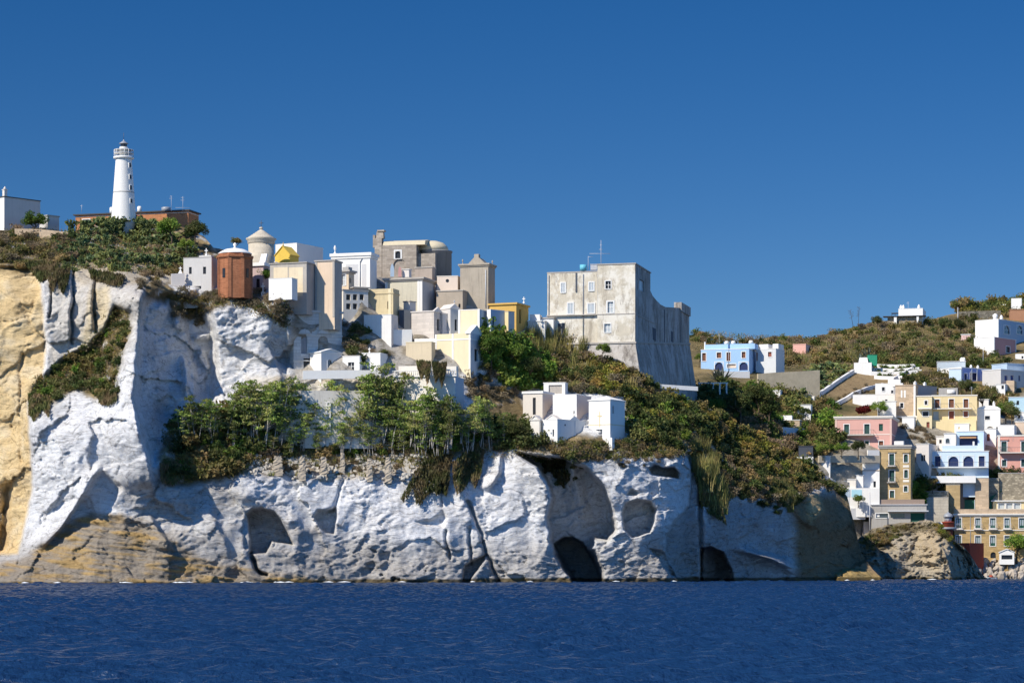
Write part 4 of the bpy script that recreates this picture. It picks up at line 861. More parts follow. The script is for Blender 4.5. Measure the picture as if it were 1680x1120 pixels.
# cluttered terrace of burial niches in the shade
b = Bd('burial_niche_block', 'grey terrace of small dark burial niches below the peach tomb tower', 'tomb', 563, 604, None, 476, 524, CREAM2, -30, Y=407, depth=3, group=G1, wins=[('n', x, y, x+7, y+9, DARK) for x in (568, 579, 590) for y in (483, 498)], roofm=CONC)
b = Bd('tomb_house', 'low flat grey slab roof tomb in front of the white mausoleum', 'tomb', 581, 604, None, 472, 488, GREYB, -20, Y=409, depth=3, group=G1, roofm=CONC, over=.3)
# ruined church
Y = 428; b = Bd('stone_church', 'ruined stone church with barrel roof, blind arch and round apse', 'church', 627, 683, None, 401, 462, OLDST, 12, Y=Y, depth=9, wins=[('w', 648.5, 412, 657, 424, DARK, 'aF'), ('n', 645, 424.5, 666, 441, OLDST, 'a')])
nave = b; k = Y/F
b.part('bell_gable', MB().box(-1.4, -.1, .1, 1.3, -3, b.h+1.3).box(-1.75, -1.35, .2, 1.1, b.h-.3, b.h+1.9).box(-1.2, .2, .15, 1.25, b.h+1.302, b.h+2.5, .12).box(-.95, .35, .1, 1.3, b.h+2.5, b.h+2.75), OLDST)
b.part('roof', MB().yz([(.2, b.h), (.5, b.h+.7), (3, b.h+1.15), (6, b.h+1.15), (8.8, b.h)], .05, b.w+1.5), plaster('church_roof', (.62, .54, .38), .2, .3))
u = b.fu(708, 440)[0]; b.part('apse', MB().lathe([(2.75, -3), (2.75, b.h-1.0), (2.9, b.h-.95), (2.9, b.h-.7)], 28, u-.3, 4.6), plaster('apse_stone_shade', (.30, .29, .28), .6, .5))  # apse shade put into a darker, greyer stone colour
b.part('half_dome', MB().lathe([(2.85, b.h-.69), (2.6, b.h+.1), (1.9, b.h+.75), (.8, b.h+1.1), (.01, b.h+1.16)], 28, u-.9, 4.6), plaster('church_roof', (.62, .54, .38)))
b.part('transept', MB().box(b.w+.002, b.fu(712, 440)[0], .9, 5, -3, b.h-1.5), OLDST)
b = Bd('tomb_house', 'brown windowless tomb block under the church apse', 'tomb', 681, 709, 714, 439, 510, plaster('brown_render', (.42, .35, .29), .35, .35), 16, Y=423, group=G1, roofm=GREYB)
b = Bd('tomb_house', 'cream-grey tomb with overhanging cornice and corner pilasters beneath the church', 'tomb', 632, 693, 713, 457, 510, plaster('stained_cream', (.62, .57, .44), .5, .5, (.33, .30, .25)), 19, Y=417, group=G1, sidemat=LILAC)
b.cornice(GREYB, b.h-.3, .55, .4); b.quoin((0, .93, 1), .45, WHITE)
for nm, lb, x, y0, y1, wd, mt in (('grave_slab', 'grey-blue pointed grave slab on the cornice of the cream-grey tomb', 643.5, 432, 454, .65, STEELB), ('grave_slab', 'rounded pink grave slab on the cornice of the cream-grey tomb', 656, 437, 454, .55, ROSE)):
    h_ = (y1-y0)*418/F; tag(MB().xz([(-wd/2, 0), (wd/2, 0), (wd/2, h_*.6), (wd*.3, h_*.85), (0, h_), (-wd*.3, h_*.85), (-wd/2, h_*.6)], -.12, .12).build(nm, mt, None, P(x, y1, 418.3)), lb, 'gravestone')
b = Bd('tomb_box', 'small white box tomb standing on the cornice of the cream-grey tomb', 'tomb', 660, 671, 675, 442, 453.5, PINKW, 18, Y=418.5, ext=.1, roofm=WHITE2, rt=.1, depth=1)
b = Bd('tomb_house', 'old yellow tomb with a narrow arched window and moulded top', 'tomb', 604, 645, 655, 473, 522, YTOMB, 18, Y=409.5, group=G1, wins=[('w', 635.5, 493, 640.5, 507, DARK, 'a')])
b.cornice(YTOMB, b.h-.95, .25, .12); b.quoin((.92,), .5, PALEY)
b = Bd('tomb_house', 'blank white tomb with grey drips on its face above the rubble slope', 'tomb', 597, 642, 653, 516, 556, WHITE, 16, Y=404.5, group=G1, roofm=WHITE, over=.05, rt=.08, sidemat=PINKW)
b = Bd('tomb_house', 'dark open-fronted tomb between the yellow tomb and the pinkish row', 'tomb', 655, 674, None, 508, 542, DSLATE, 4, Y=411, depth=3, group=G1)
b = Bd('tomb_house', 'small beige cube tomb with dark flank sitting above the dark open tomb', 'tomb', 662, 672, 682, 495, 513, PINKW, 35, Y=413, group=G1, roofm=GREYB, over=.1)
b = Bd('tomb_house', 'pinkish-white ashlar tomb at the head of a row of three doors', 'tomb', 675, 712, 726, 511, 550, masonry('pink_ashlar', (.66, .59, .52), 1.5, .5, .85, .2, .08), 24, Y=408, group=G1, swins=[('d', 717, 524, 721.5, 542, DARK)], roofm=PINKW, over=.12)
b.part('pediment', MB().yz([(0, b.h+.15), (b.d, b.h+.15), (b.d/2, b.h+.9)], b.w-.3, b.w+.05), PINKW)
for (x0, x1, t_, lb, dx0, dx1) in ((726, 739, 515, 'middle door tomb of the pinkish row, lower than its neighbours', 733, 737), (739, 753, 506, 'end tomb of the pinkish row with a pointed gable and small cross', 746, 750)):
    b2 = Bd('tomb_house', lb, 'tomb', x0, x1, None, t_, 549, LILAC, -38, Y=410, depth=3, group=G1, wins=[('d', dx0, 524, dx1, 542, DARK)], roofm=PINKW, over=.1)
b2.gable(.7, PINKW, PINKW, 'y', .05); b2.cross(b2.w/2, .1, .8, z=b2.h+.7)
b = Bd('tomb_house', 'square peach tomb with one round black opening under the brown chapel', 'tomb', 717, 751, None, 453, 485, plaster('peach_pale', (.72, .60, .49), .15, .2), 10, Y=421, depth=4, group=G1, roofm=CREAM2, over=.05, rt=.1)
u, v = b.fu(734, 460.5); b.part('round_window', MB().add([(u+.3*math.cos(a), -.02, v+.3*math.sin(a)) for a in np.linspace(0, 2*math.pi, 17)[:-1]]+[(u+.3*math.cos(a), .1, v+.3*math.sin(a)) for a in np.linspace(0, 2*math.pi, 17)[:-1]], [tuple(range(16))]+[((i+1) % 16, i, 16+i, 16+(i+1) % 16) for i in range(16)]), DARK)
b = Bd('tomb_house', 'weathered brown tomb with tiny arched window below the square peach tomb', 'tomb', 716, 759, 768, 477, 515, plaster('brown_wall', (.44, .37, .29), .45, .5), 16, Y=417.5, group=G1, wins=[('w', 752, 498, 755.5, 505, DARK, 'a')], roofm=GREYB, over=.12)
b = Bd('stone_chapel', 'tall weathered brown chapel with pediment and two corner pinnacles', 'chapel', 755, 801, 812, 434, 508, STONEP, 18, Y=419)
b.cornice(STONEP, b.h-.25, .5, .3); b.part('pediment', MB().xz([(b.w*.28, b.h+.25), (b.w*.88, b.h+.25), (b.w*.66, b.h+1.3), (b.w*.48, b.h+1.3)], 0.05, 2.5).box(b.w*.49, b.w*.65, .1, 1.0, b.h+1.302, b.h+1.9), STONEP)
b.finial(.35, .3, .9, STONEP, b.h+.25); b.finial(b.w-.3, b.d-.5, .9, STONEP, b.h+.25); u, v = b.fu(797, 505); b.part('drainpipe', MB().tube((u, -.1, v), (u, -.1, b.h-.9), .08), PALEM)
b = Bd('tomb_house', 'orange-yellow tomb with ochre flank and flat overhanging roof', 'tomb', 803, 847, 867, 499, 552, OCHRE, 22, Y=417, group=G1, roofm=OCHRE, over=.25, rt=.3, swins=[('n', 852, 508, 855, 530, BROWN)])
b.cross(b.w+.8, 1.5, 1.1, z=b.h+.3)
b = Bd('tomb_house', 'pale yellow tomb framed in white, third door up from the gabled cream tomb', 'tomb', 752, 787, 799, 508, 552, PALEY, 20, Y=408.5, group=G1, sidemat=STEELB, roofm=WHITE2, over=.04, rt=.12); b.quoin((0, 1), .35, WHITE2)  # flank's blue-grey shade is put into its colour
b = Bd('tomb_house', 'narrow white-fronted tomb with a broad shade-blue flank and door', 'tomb', 799, 805, 828, 508, 556, WHITE2, 46, Y=409.5, group=G1, sidemat=STEELB, swins=[('d', 808, 519, 811, 537, DARK)], roofm=WHITE2, over=.03, rt=.1)  # blue shade painted over the whole flank
b = Bd('tomb_house', 'thin yellow-fronted tomb with grey flank beside the orange-yellow tomb', 'tomb', 828, 834, 844, 511, 556, YELLOW, 46, Y=411, group=G1, sidemat=LILAC, roofm=GREYB, over=.04, rt=.1)
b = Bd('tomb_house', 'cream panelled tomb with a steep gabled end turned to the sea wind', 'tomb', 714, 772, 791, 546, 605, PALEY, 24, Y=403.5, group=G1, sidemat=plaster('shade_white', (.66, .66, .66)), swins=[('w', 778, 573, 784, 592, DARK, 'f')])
m = MB().yz([(0, b.h), (b.d, b.h), (b.d/2, b.h+1.3)], b.w-.8, b.w+.002); b.part('gable', m, WHITE2); b.part('roof_edge', MB().yz([(-.2, b.h-.1), (b.d/2, b.h+1.3), (b.d/2, b.h+1.5), (-.2, b.h+.12)], b.w-.9, b.w+.12).yz([(b.d+.2, b.h-.1), (b.d+.2, b.h+.12), (b.d/2+.003, b.h+1.5), (b.d/2+.003, b.h+1.3)], b.w-.9, b.w+.12), WHITE2)
b.band(b.h-1.1, .2, .05, WHITE2); b.quoin((0, .48, 1), .3, WHITE2)
b = Bd('tomb_house', 'plain sand-coloured tomb beside the gabled cream tomb', 'tomb', 666, 708, 714, 561, 600, plaster('sand_wall', (.70, .58, .40), .3, .3), 14, Y=402.8, group=G1, roofm=PALEY, over=.05, rt=.1)
b = Bd('tomb_house', 'low white slab roofed tomb above the plain sand-coloured tomb', 'tomb', 680, 716, None, 555, 568, WHITE2, 10, Y=406, depth=2, group=G1)
b = Bd('cottage', 'small white cottage with one dark window facing the trees', 'house', 562, 590, 597, 584, 615, WHITE2, 14, Y=397.5, depth=3, wins=[('w', 571, 594, 581, 607.5, DARK, 'm')], roofm=PINKW, over=.06, rt=.12)
b = Bd('cottage', 'white gabled cottage carrying a white cross, next to the windowed cottage', 'house', 594, 624, 640, 579, 618, WHITE2, 16, Y=398.5, depth=4, roofm=WHITE2, over=.05, rt=.1); b.cross(b.w*.35, .5, .95, z=b.h+.1)
b = Bd('cottage', 'grey-shaded cottage with arched window under a small pediment', 'house', 527, 561, None, 578, 612, WHITE, -42, Y=396.2, depth=3, wins=[('w', 538, 590, 544.5, 607, GLASS, 'afm')], roofm=WHITE2, over=.1); b.gable(.6, WHITE2, None, 'y')
wallrun('terrace_wall', 'long low white terrace wall below the small cottages', [(497, 608), (560, 607), (625, 607)], .4, 10, WHITE2, H, off=-1.5, below=.4)
b = Bd('terrace_house', 'cream house front with a long white balustrade, half hidden by trees', 'house', 646, 747, 761, 617, 700, CREAM2, 14, Y=393.5, sidemat=STEELB)  # side wall coloured as its own blue shade
h = b.h; m = MB().box(-.25, b.w+.25, -.25, .5, h, h+.22).box(-.2, b.w+.2, -.15, .15, h+.95, h+1.12); q = MB()
for i in range(30): x = .15+(b.w-.3)*i/29; q.lathe([(.08, h+.221), (.15, h+.45), (.07, h+.7), (.1, h+.949)], 8, x, 0)
b.part('balustrade', m, WHITE2); q.build('baluster', WHITE2, [c for c in b.root.children if c.name.startswith('balustrade')][0])
b.part('planter', MB().box(.5, b.w*.55, 1.0, 2.4, h, h+1.9).box(b.w*.7, b.w-.1, 1.0, 2.2, h, h+1.7), CREAM2)
wallrun('cemetery_wall', 'long stained cream wall behind the feathery trees under the cemetery', [(404, 640), (470, 640), (560, 641), (646, 641)], .5, 64, plaster('stained_cream_wall', (.72, .67, .58), .6, .55, (.36, .31, .24)), H, off=-.3, below=3)
wallrun('low_wall', 'low white wall strip between the blank white tomb and the pinkish row', [(643, 541), (676, 540)], .4, 12, WHITE2, H, off=-1.5)
# lattice of burial niches behind the trees
p = H.pt(482, 702, -1.0); k = p.y/F; m = MB(); nx, nz = 11, 7; wd, hg = 60*k, 42*k
for i in range(nx+1): m.box(i*wd/nx-.07, i*wd/nx+.07, 0, .5, -1, hg)
bk = MB(); rl = random.Random(3)
for i in range(nx):
    for j in range(nz):
        if rl.random() < .28: bk.box(i*wd/nx+.08, (i+1)*wd/nx-.08, .08, .3, j*hg/nz+.07, (j+1)*hg/nz-.07)
for j in range(nz+1): m.box(.072, wd-.072, .003, .497, j*hg/nz-.06, j*hg/nz+.06)
freebox('burial_niche_lattice', 'white lattice of square burial niches showing through the trees', 'tomb', [('lattice', m, WHITE), ('niche_cover', bk, CREAM2), ('backing', MB().box(0, wd, .502, .7, -1, hg), flat('niche_back', (.2, .19, .18), .9))], p, R(-4))
# lower chapel group
b = Bd('tomb_house', 'beige tomb with a tall slit window, half in shadow of the rock', 'tomb', 858, 890, 908, 645, 700, plaster('beige_pale', (.70, .63, .54), .1, .1), 22, Y=403, group=G1, roofm=WHITE, over=.15, rt=.4, wins=[('w', 874, 652, 879, 680, DARK)])
b = Bd('portal_tomb', 'white open portal frame standing behind the beige slit-window tomb', 'tomb', 892, 927, None, 628, 655, WHITE2, 12, Y=409, depth=2.5, group=G1, wins=[('n', 900, 631, 922, 646, GREYB)], roofm=WHITE2, over=.08, rt=.12)
b = Bd('tomb_house', 'tall plain white tomb with pinkish flank, middle of the lower group', 'tomb', 907, 946, 970, 647, 700, WHITE2, 24, Y=401, group=G1, sidemat=plaster('pink_flank', (.72, .58, .50), .15, .15), roofm=WHITE2, over=.03, rt=.08)
b = Bd('cross_chapel', 'white chapel with gold cross on its face and low pyramid roof', 'chapel', 966, 1001, 1025, 656, 724, WHITE2, 32, Y=398.5, wins=[('d', 978, 704, 988, 723, GLASS, 'm')], swins=[('w', 1005, 666, 1007.5, 678, DARK)]); b.pyramid(.9, WHITE2)
u, v = b.fu(984, 688); b.part('gold_cross', MB().box(u-.06, u+.06, -.05, .01, v-1.2, v+1.3).box(u-.45, u-.062, -.05, .01, v+.5, v+.64).box(u+.062, u+.45, -.05, .01, v+.5, v+.64), GOLD); b.band(b.fu(984, 703)[1]+.6, .1, .03, GOLD)
b.part('step', MB().box(b.w+.1, b.w+.7, -.6, .2, -1.5, .6), WHITE2)
b = Bd('tomb_house', 'low white tomb pair with blue-shaded fronts and two tiny round windows', 'tomb', 914, 977, 890, 688, 726, WHITE2, -46, Y=396, group=G1, roofm=WHITE2, over=.05, rt=.1, swins=[('w', 906.5, 704, 909, 716, DARK)])
for x in (927, 961):
    u, v = b.fu(x, 697); b.part('round_window', MB().add([(u+.16*math.cos(a), -.02, v+.16*math.sin(a)) for a in np.linspace(0, 2*math.pi, 13)[:-1]], [tuple(range(12))]), DARK)
u, v = b.fu(943, 690); b.quoin((0, .46, .96), .22, WHITE2); b.part('pediment', MB().xz([(u-1.2, b.h+.1), (u+1.2, b.h+.1), (u+.2, b.h+.7), (u-.2, b.h+.7)], 0, .4), WHITE2); b.finial(u, .2, 1.1, CONC, b.h+.65)
b = Bd('tomb_house', 'tiny cream tomb with pitched slab roofs beside the low white pair', 'tomb', 870, 885, 892, 689, 720, CREAM2, 20, Y=397.5, depth=3, group=G1, roofm=CREAM2); b.gable(.7, PINKW, CREAM2, 'y')
b = Bd('tomb_house', 'white tomb with two little pitched roofs wedged behind the low white pair', 'tomb', 893, 918, None, 690, 715, WHITE2, 16, Y=398.6, depth=3, group=G1); b.gable(.9, PINKW, WHITE2, 'y')
# ------------------------------------------------------------------ watch tower
Yt = 421
b = Bd('fort_tower', 'massive weathered square watch tower with sloping foot on the headland', 'tower', 980, 1042, 1067, 433, 563, FORTM, 14, Y=Yt, sidemat=FORTS, ext=.0, roof=None,
       wins=[('w', 993.5, 461, 1002, 473.5, DARK, 'fm'), ('w', 997, 495, 1006, 513, LGLASS, 'Fm'), ('w', 991.5, 531, 1001.5, 545, LGLASS, 'fm')], swins=[('w', 1049, 462, 1057, 475, LGLASS)])
T = b; b.root.name = 'fort_tower'; k = Yt/F
zt = lambda py, u=0: b.fu(CX+0, 0)[1]*0+CZ+(HY-py)*Yt/F-b.z0
u1 = b.fu(897, 480)[0]; um = b.fu(946, 480)[0]
def wpart(u0, u1, v0, z0, z1, nm, mt=FORTM): return b.part(nm, MB().box(u0, u1, v0, v0+9, z0, z1), mt)
hl = b.h-1.15
# the lower seaward wing with its windows, built as recessed openings in front slabs
class _W: pass
def pane(x0, y0, x1, y1, fill=LGLASS, fr=True, dy=.45):
    u0, v0 = b.fu(x0, y1); u1_, v1 = b.fu(x1, y0); o = b.part('window', MB().box(u0, u1_, dy-.04, dy+.05, v0, v1), fill)
    m = MB().box(u0-.2, u0-.003, dy-.10, dy+.05, v0-.15, v1+.2).box(u1_+.003, u1_+.2, dy-.10, dy+.05, v0-.15, v1+.2).box(u0-.002, u1_+.002, dy-.10, dy+.05, v1+.003, v1+.2).box(u0-.002, u1_+.002, dy-.14, dy+.05, v0-.16, v0-.003)
    m.build('frame', FRAMEW, o); c = (u0+u1_)/2; MB().box(c-.04, c+.04, dy-.07, dy-.042, v0+.03, v1-.03).build('sash', FRAMEW, o)
wpart(u1, -.003, .45, -1.5, hl, 'wing'); b.part('parapet', MB().box(u1-.05, -.01, .4, .75, hl+.002, hl+.22), GREYB)
for q in ((920, 464, 926, 479), (931, 497, 939, 514), (964, 498, 974, 513), (966, 463, 973, 476)): pane(*q)
for x in (944.5,): u, v = b.fu(x, 480); b.part('buttress_strip', MB().box(u-.12, u+.12, .3, .452, zt(476), hl), DSLATE)
for x, y0, y1 in ((956, 446, 560), (979.5, 445, 515), (899.5, 446, 530)): u, v = b.fu(x, y1); b.part('drainpipe', MB().tube((u, .3, v), (u, .3, zt(y0)), .06), GREYM)
b.part('string_course', MB().box(u1-.05, b.w+.06, -.06, .44, zt(515), zt(513.5)).box(b.w+.002, b.w+.08, .445, 18, zt(515), zt(513.5)), GREYB)
b.part('roof_edge', MB().box(-.1, b.w+.15, -.12, b.d+.12, b.h, b.h+.2), GREYB)
# lower bastion with swept parapet running back, and the flaring foot
dq = b.d; db = b.su(1131, 540)[0]
su = b.su
cv = [(dq, -1.5), (db, -1.5), su(1131, 506), su(1092, 503.5), su(1084, 499.5), su(1077, 492.5), su(1071, 485), su(1067.3, 477)]
b.part('bastion', MB().yz(cv, b.w-8, b.w-.02), FORTS)
b.part('corner_turret', MB().box(b.w-1.2, b.w+.25, b.su(1116, 540)[0], db+.1, su(1131, 519)[1], su(1131, 504.5)[1]), FORTS)
for x in (1090, 1117): d_ = b.su(x, 540)[0]; b.part('drain_channel', MB().box(b.w-.021, b.w+.06, d_-.16, d_+.16, su(x, 562)[1], su(x, 508)[1]), DSLATE)
for x0, x1, y0, y1 in ((1071, 1076, 537, 557), (1101, 1104, 543, 560)): b.part('loophole', MB().box(b.w-.021, b.w+.03, b.su(x0, 540)[0], b.su(x1, 540)[0], su(x0, y1)[1], su(x0, y0)[1]), DSLATE)
fl = 1.9; zf = zt(632); zs = zt(563); d1 = db+.1
b.part('sloping_foot', MB().add([(-9, -fl-.8, zf-3), (b.w+fl*1.1, -fl-.8, zf-3), (b.w+fl*1.1, d1+fl*.6, zf-3), (-9, d1, zf-3), (-9, .1, zs), (b.w+.05, -.05, zs), (b.w+.05, d1, su(1133, 566)[1]), (-9, d1, su(1133, 566)[1])],
      [(0, 1, 5, 4), (1, 2, 6, 5), (2, 3, 7, 6), (3, 0, 4, 7), (4, 5, 6, 7)]), FORTS)
b.part('roll_moulding', MB().add([(-8, -.2, zs+.003), (b.w+.22, -.2, zs+.003), (b.w+.22, d1+.1, su(1133, 566)[1]+.003), (-8, d1+.1, su(1133, 566)[1]+.003), (-8, -.2, zs+.3), (b.w+.22, -.2, zs+.3), (b.w+.22, d1+.1, su(1133, 566)[1]+.3), (-8, d1+.1, su(1133, 566)[1]+.3)], [(0, 3, 2, 1), (4, 5, 6, 7), (0, 1, 5, 4), (1, 2, 6, 5), (2, 3, 7, 6), (3, 0, 4, 7)]), GREYB)
# things on its roof
mast('television_antenna', 'tall thin radio mast on the watch tower roof', 986, 394, 434, 423, [(.45, 3.6, -.2), (.62, .6, 0), (.8, .4, 0)], .05)
mast('television_antenna', 'short pale aerial pole above the lower wing of the watch tower', 965, 420, 446, 424, [(.95, .9, .4)], .04)
tag(MB().lathe([(.6, 0), (.62, 1.0)], 12).build('water_tank', AQUA, None, P(957, 444, 424), 0), 'turquoise water tank on the lower wing roof of the watch tower', 'tank')
tag(MB().box(-.55, .55, -.4, .4, 0, .9).box(-.62, .62, -.45, .45, .902, 1.0).build('roof_unit', PALEM, None, P(974, 443, 424)), 'pale metal box unit on the watch tower roof by the masts', 'roof unit')
b = Bd('annex_house', 'dark slate modern annex at the foot of the watch tower', 'house', 922, 953, None, 530, 580, DSLATE, -42, Y=424, depth=4, roofm=FRAMEW, over=.02, rt=.1)
b = Bd('flat_house', 'small white flat house between the orange-yellow tomb and the watch tower', 'house', 866, 894, 900, 527, 560, WHITE, 10, Y=421, depth=4, roofm=WHITE2); b.part('upper_storey', MB().box(.2, b.w*.65, .8, 3.2, b.h+.18, b.h+1.3), WHITE2)
b = Bd('flat_house', 'low white house with grey roof just below the watch tower wing', 'house', 886, 908, 915, 522, 556, WHITE2, 12, Y=423, depth=4, roofm=GREYB, over=.2)
wallrun('terrace_wall', 'white parapet wall ending in small pillars at the foot of the watch tower', [(1083, 630), (1112, 632), (1145, 634)], .5, 4, WHITE2, H, off=-.6, below=.3)
# ruined wall pillars along the brow
for i, (x, y0, y1, wd) in enumerate(((456, 735, 768, 1.5), (496, 732, 776, 1.1), (531, 733, 776, 1.1), (562, 729, 765, .8), (606, 735, 778, 1.0), (637, 731, 780, 1.1))):
    p = H.pt(x, y1, -1.0); hh = (y1-y0)*p.y/F*.62; m = MB(); zz = -1.2; rnd = random.Random(i)
    rings = []; nr = int((hh+1.2)/.22)
    for j in range(nr+1):
        z_ = -1.2+(hh+1.2)*j/nr; a = wd/2*(1.12-.4*max(0, z_)/hh)*(.9 if j % 2 else 1.05)
        rings.append([(a*cx_*rnd.uniform(.82, 1.12)+.05*rnd.uniform(-1, 1), .55*cy_*rnd.uniform(.8, 1.1), z_+rnd.uniform(-.05, .05)) for cx_, cy_ in ((-1, -1), (-.35, -1.1), (.35, -1.1), (1, -1), (1, 1), (-1, 1))])
    for r0_, r1_ in zip(rings, rings[1:]):
        for k_ in range(6): l_ = (k_+1) % 6; m.add([r0_[k_], r0_[l_], r1_[l_], r1_[k_]], [(0, 1, 2, 3)])
    m.add(rings[-1], [tuple(range(6))])
    tag(m.build('wall_pillar', plaster('ruin_stone', (.46, .39, .30), .4, .6, (.24, .2, .15)), None, p), ('stub of ruined stone wall on the cliff brow, ' + ('broadest, beside the big dark shrub', 'second along from the big dark shrub', 'third along from the big dark shrub', 'shortest and thinnest of the row', 'between the thinnest stub and the tallest one', 'tallest of the row, nearest the hanging ivy')[i]), 'ruin', 'ruined wall stubs on the cliff brow')

# tumbled stones between the wall stubs
rg_ = np.random.default_rng(17); m = MB()
for i in range(520):
    x = rg_.uniform(405, 705); y = rg_.uniform(746, 786)-(8 if x < 480 else 0); p = H.pt(x, y, -.15); s_ = rg_.uniform(.12, .34)
    c = [(p.x+s_*(dx+rg_.normal(0, .25)), p.y+s_*(dy+rg_.normal(0, .25)), p.z+s_*.7*(dz+rg_.normal(0, .25))) for dz in (-1, 1) for dx, dy in ((-1, -1), (1, -1), (1, 1), (-1, 1))]
    m.add(c, [(0, 3, 2, 1), (4, 5, 6, 7), (0, 1, 5, 4), (1, 2, 6, 5), (2, 3, 7, 6), (3, 0, 4, 7)])
tag(m.build('rubble', plaster('rubble_stone', (.58, .53, .45), .2, .6, (.3, .25, .18))), kind='stuff')
# ------------------------------------------------------------------ the village on the hillside
def VB(name, label, a, b, c, top, base, mat, th=16, cat='house', **k): return Bd(name, label, cat, a, b, c, top, base, mat, th, lay=V, **k)
FRB = 'fm'
# blue row behind the watch tower
bY = 545
b = VB('blue_house', 'long sky-blue house with brown shutters and two arched dark-blue loggias', 1150, 1229, 1240, 572, 609, BLUE, 17, ext=3, roofm=WHITE2, over=.05, rt=.12,
   wins=[('w', 1152, 579, 1158, 592, BROWN, 'f'), ('w', 1176, 578, 1183, 587, BROWN, 'f'), ('w', 1192, 578, 1198, 592, BROWN, 'f'), ('w', 1217, 577, 1223, 587, BROWN, 'f'), ('n', 1173, 594, 1186, 607.5, NAVY, 'af'), ('w', 1193, 597, 1207, 603, PEACH, 'f'), ('n', 1213, 594, 1227, 607.5, NAVY, 'af')])
for x0, x1 in ((1154, 1192), (1195, 1236)):
    u0, _ = b.fu(x0, 570); u1, _ = b.fu(x1, 570); b.part('penthouse', MB().box(u0, u1, 1.6, 5.5, b.h+.12, b.h+1.25), BLUE)
for x, y in ((1188, 559), (1199, 559.5), (1228, 558.5)): u, _ = b.fu(x, 565); b.part('roof_tank', MB().lathe([(.5, b.h+1.25), (.52, b.h+1.7), (.35, b.h+2.0)], 10, u, 2.6), CREAM2)
b.part('chimney', MB().box(b.fu(1152, 570)[0], b.fu(1154, 570)[0], 2, 2.4, b.h, b.h+1.9), WHITE2); u, _ = b.fu(1195.5, 575); b.part('drainpipe', MB().tube((u, -.08, 0), (u, -.08, b.h), .06), GREYM)
b = VB('grey_white_house', 'pale grey house with red-brown shutters joined to the blue row', 1240, 1273, 1287, 572, 600, plaster('pale_grey', (.66, .67, .66), .15, .15), 26, Y=b.Yc+2, ext=3, roofm=WHITE2, over=.05, rt=.12, wins=[('w', 1240.5, 578, 1243, 592, REDB), ('w', 1260, 577, 1266, 585, REDB, 'f')])
b.part('penthouse', MB().box(.2, b.w*.5, 1.5, 5, b.h+.12, b.h+1.2).box(b.w*.72, b.w*1.0, 1.5, 5, b.h+.12, b.h+1.2), WHITE)
wallrun('terrace_wall', 'white garden terrace wall at the foot of the blue house', [(1172, 609), (1230, 609)], .5, 6, WHITE2, off=-1.5)
b = VB('salmon_house', 'small salmon-pink house low on the far ridge', 1301, 1322, 1338, 565, 580, SALMON, 20, roofm=SALMON, over=.05, sidemat=plaster('salmon_pale', (.74, .55, .47)))
wallrun('dry_stone_wall', 'broad retaining wall of pale rubble stone below the blue row', [(1244, 613), (1270, 611), (1310, 609), (1345, 607)], .6, 20, plaster('rubble_face', (.58, .49, .34), .2, .8, (.28, .23, .16)), off=-1.4, cap=None, below=3)
# pergola of white pillars by the tower foot
p = V.pt(1148, 642, -1); k = p.y/F; m = MB()
for i in range(5): m.box(i*11*k-.12, i*11*k+.12, -.12, .12, -.5, 12*k)
freebox('pillar_pergola', 'white pillared pergola with a dark terrace behind, by the tower foot', 'pergola', [('pillar', MB().box(-.15, .15, -.15, .15, -.6, 13*k), WHITE2)]+[('pillar', MB().box(i*11*k-.15, i*11*k+.15, -.15, .15, -.6, 13*k), WHITE2) for i in range(1, 5)]+[('beam', MB().box(-.3, 44*k+.3, -.1, .1, 13*k+.002, 13*k+.22), WHITE2)], p)
# hilltop house
b = VB('hilltop_house', 'white flat-roofed house on the hilltop with dark pergola and two chimneys', 1474, 1514, 1519, 506, 522, WHITE2, 14, Y=604, off=0, ext=3, roofm=WHITE2, over=.04, rt=.1)
k = b.Yc/F
for x in (1477.5, 1481.5, 1507): b.part('chimney', MB().lathe([(.35, b.h), (.35, b.h+.6), (.2, b.h+.95), (.05, b.h+1.15)], 10, b.fu(x, 506)[0], 1), WHITE2)
b.part('terrace_roof', MB().box(b.fu(1450, 519)[0], b.w+.8, -2.6, -.01, .35, .5), ROOFD)
b.part('terrace_pillar', MB().box(b.fu(1468, 519)[0], b.fu(1472.5, 519)[0], -2.4, -1.9, -3, .348), WHITE2); b.part('terrace_pillar', MB().box(b.fu(1505, 519)[0], b.fu(1508.5, 519)[0], -2.4, -1.9, -3, .348), WHITE2)
b.part('terrace_wall', MB().box(b.fu(1457, 519)[0], b.fu(1503, 519)[0], -1.6, -1.2, -3, .346), RUBBLE)
b.part('pergola', MB().box(b.fu(1462, 519)[0], -.05, .4, 2.4, 1.45, 1.56).box(b.fu(1462.5, 519)[0], b.fu(1463.2, 519)[0], .4, .5, .3, 1.448).box(b.fu(1468, 519)[0], b.fu(1468.7, 519)[0], .4, .5, .3, 1.448), ROOFD)
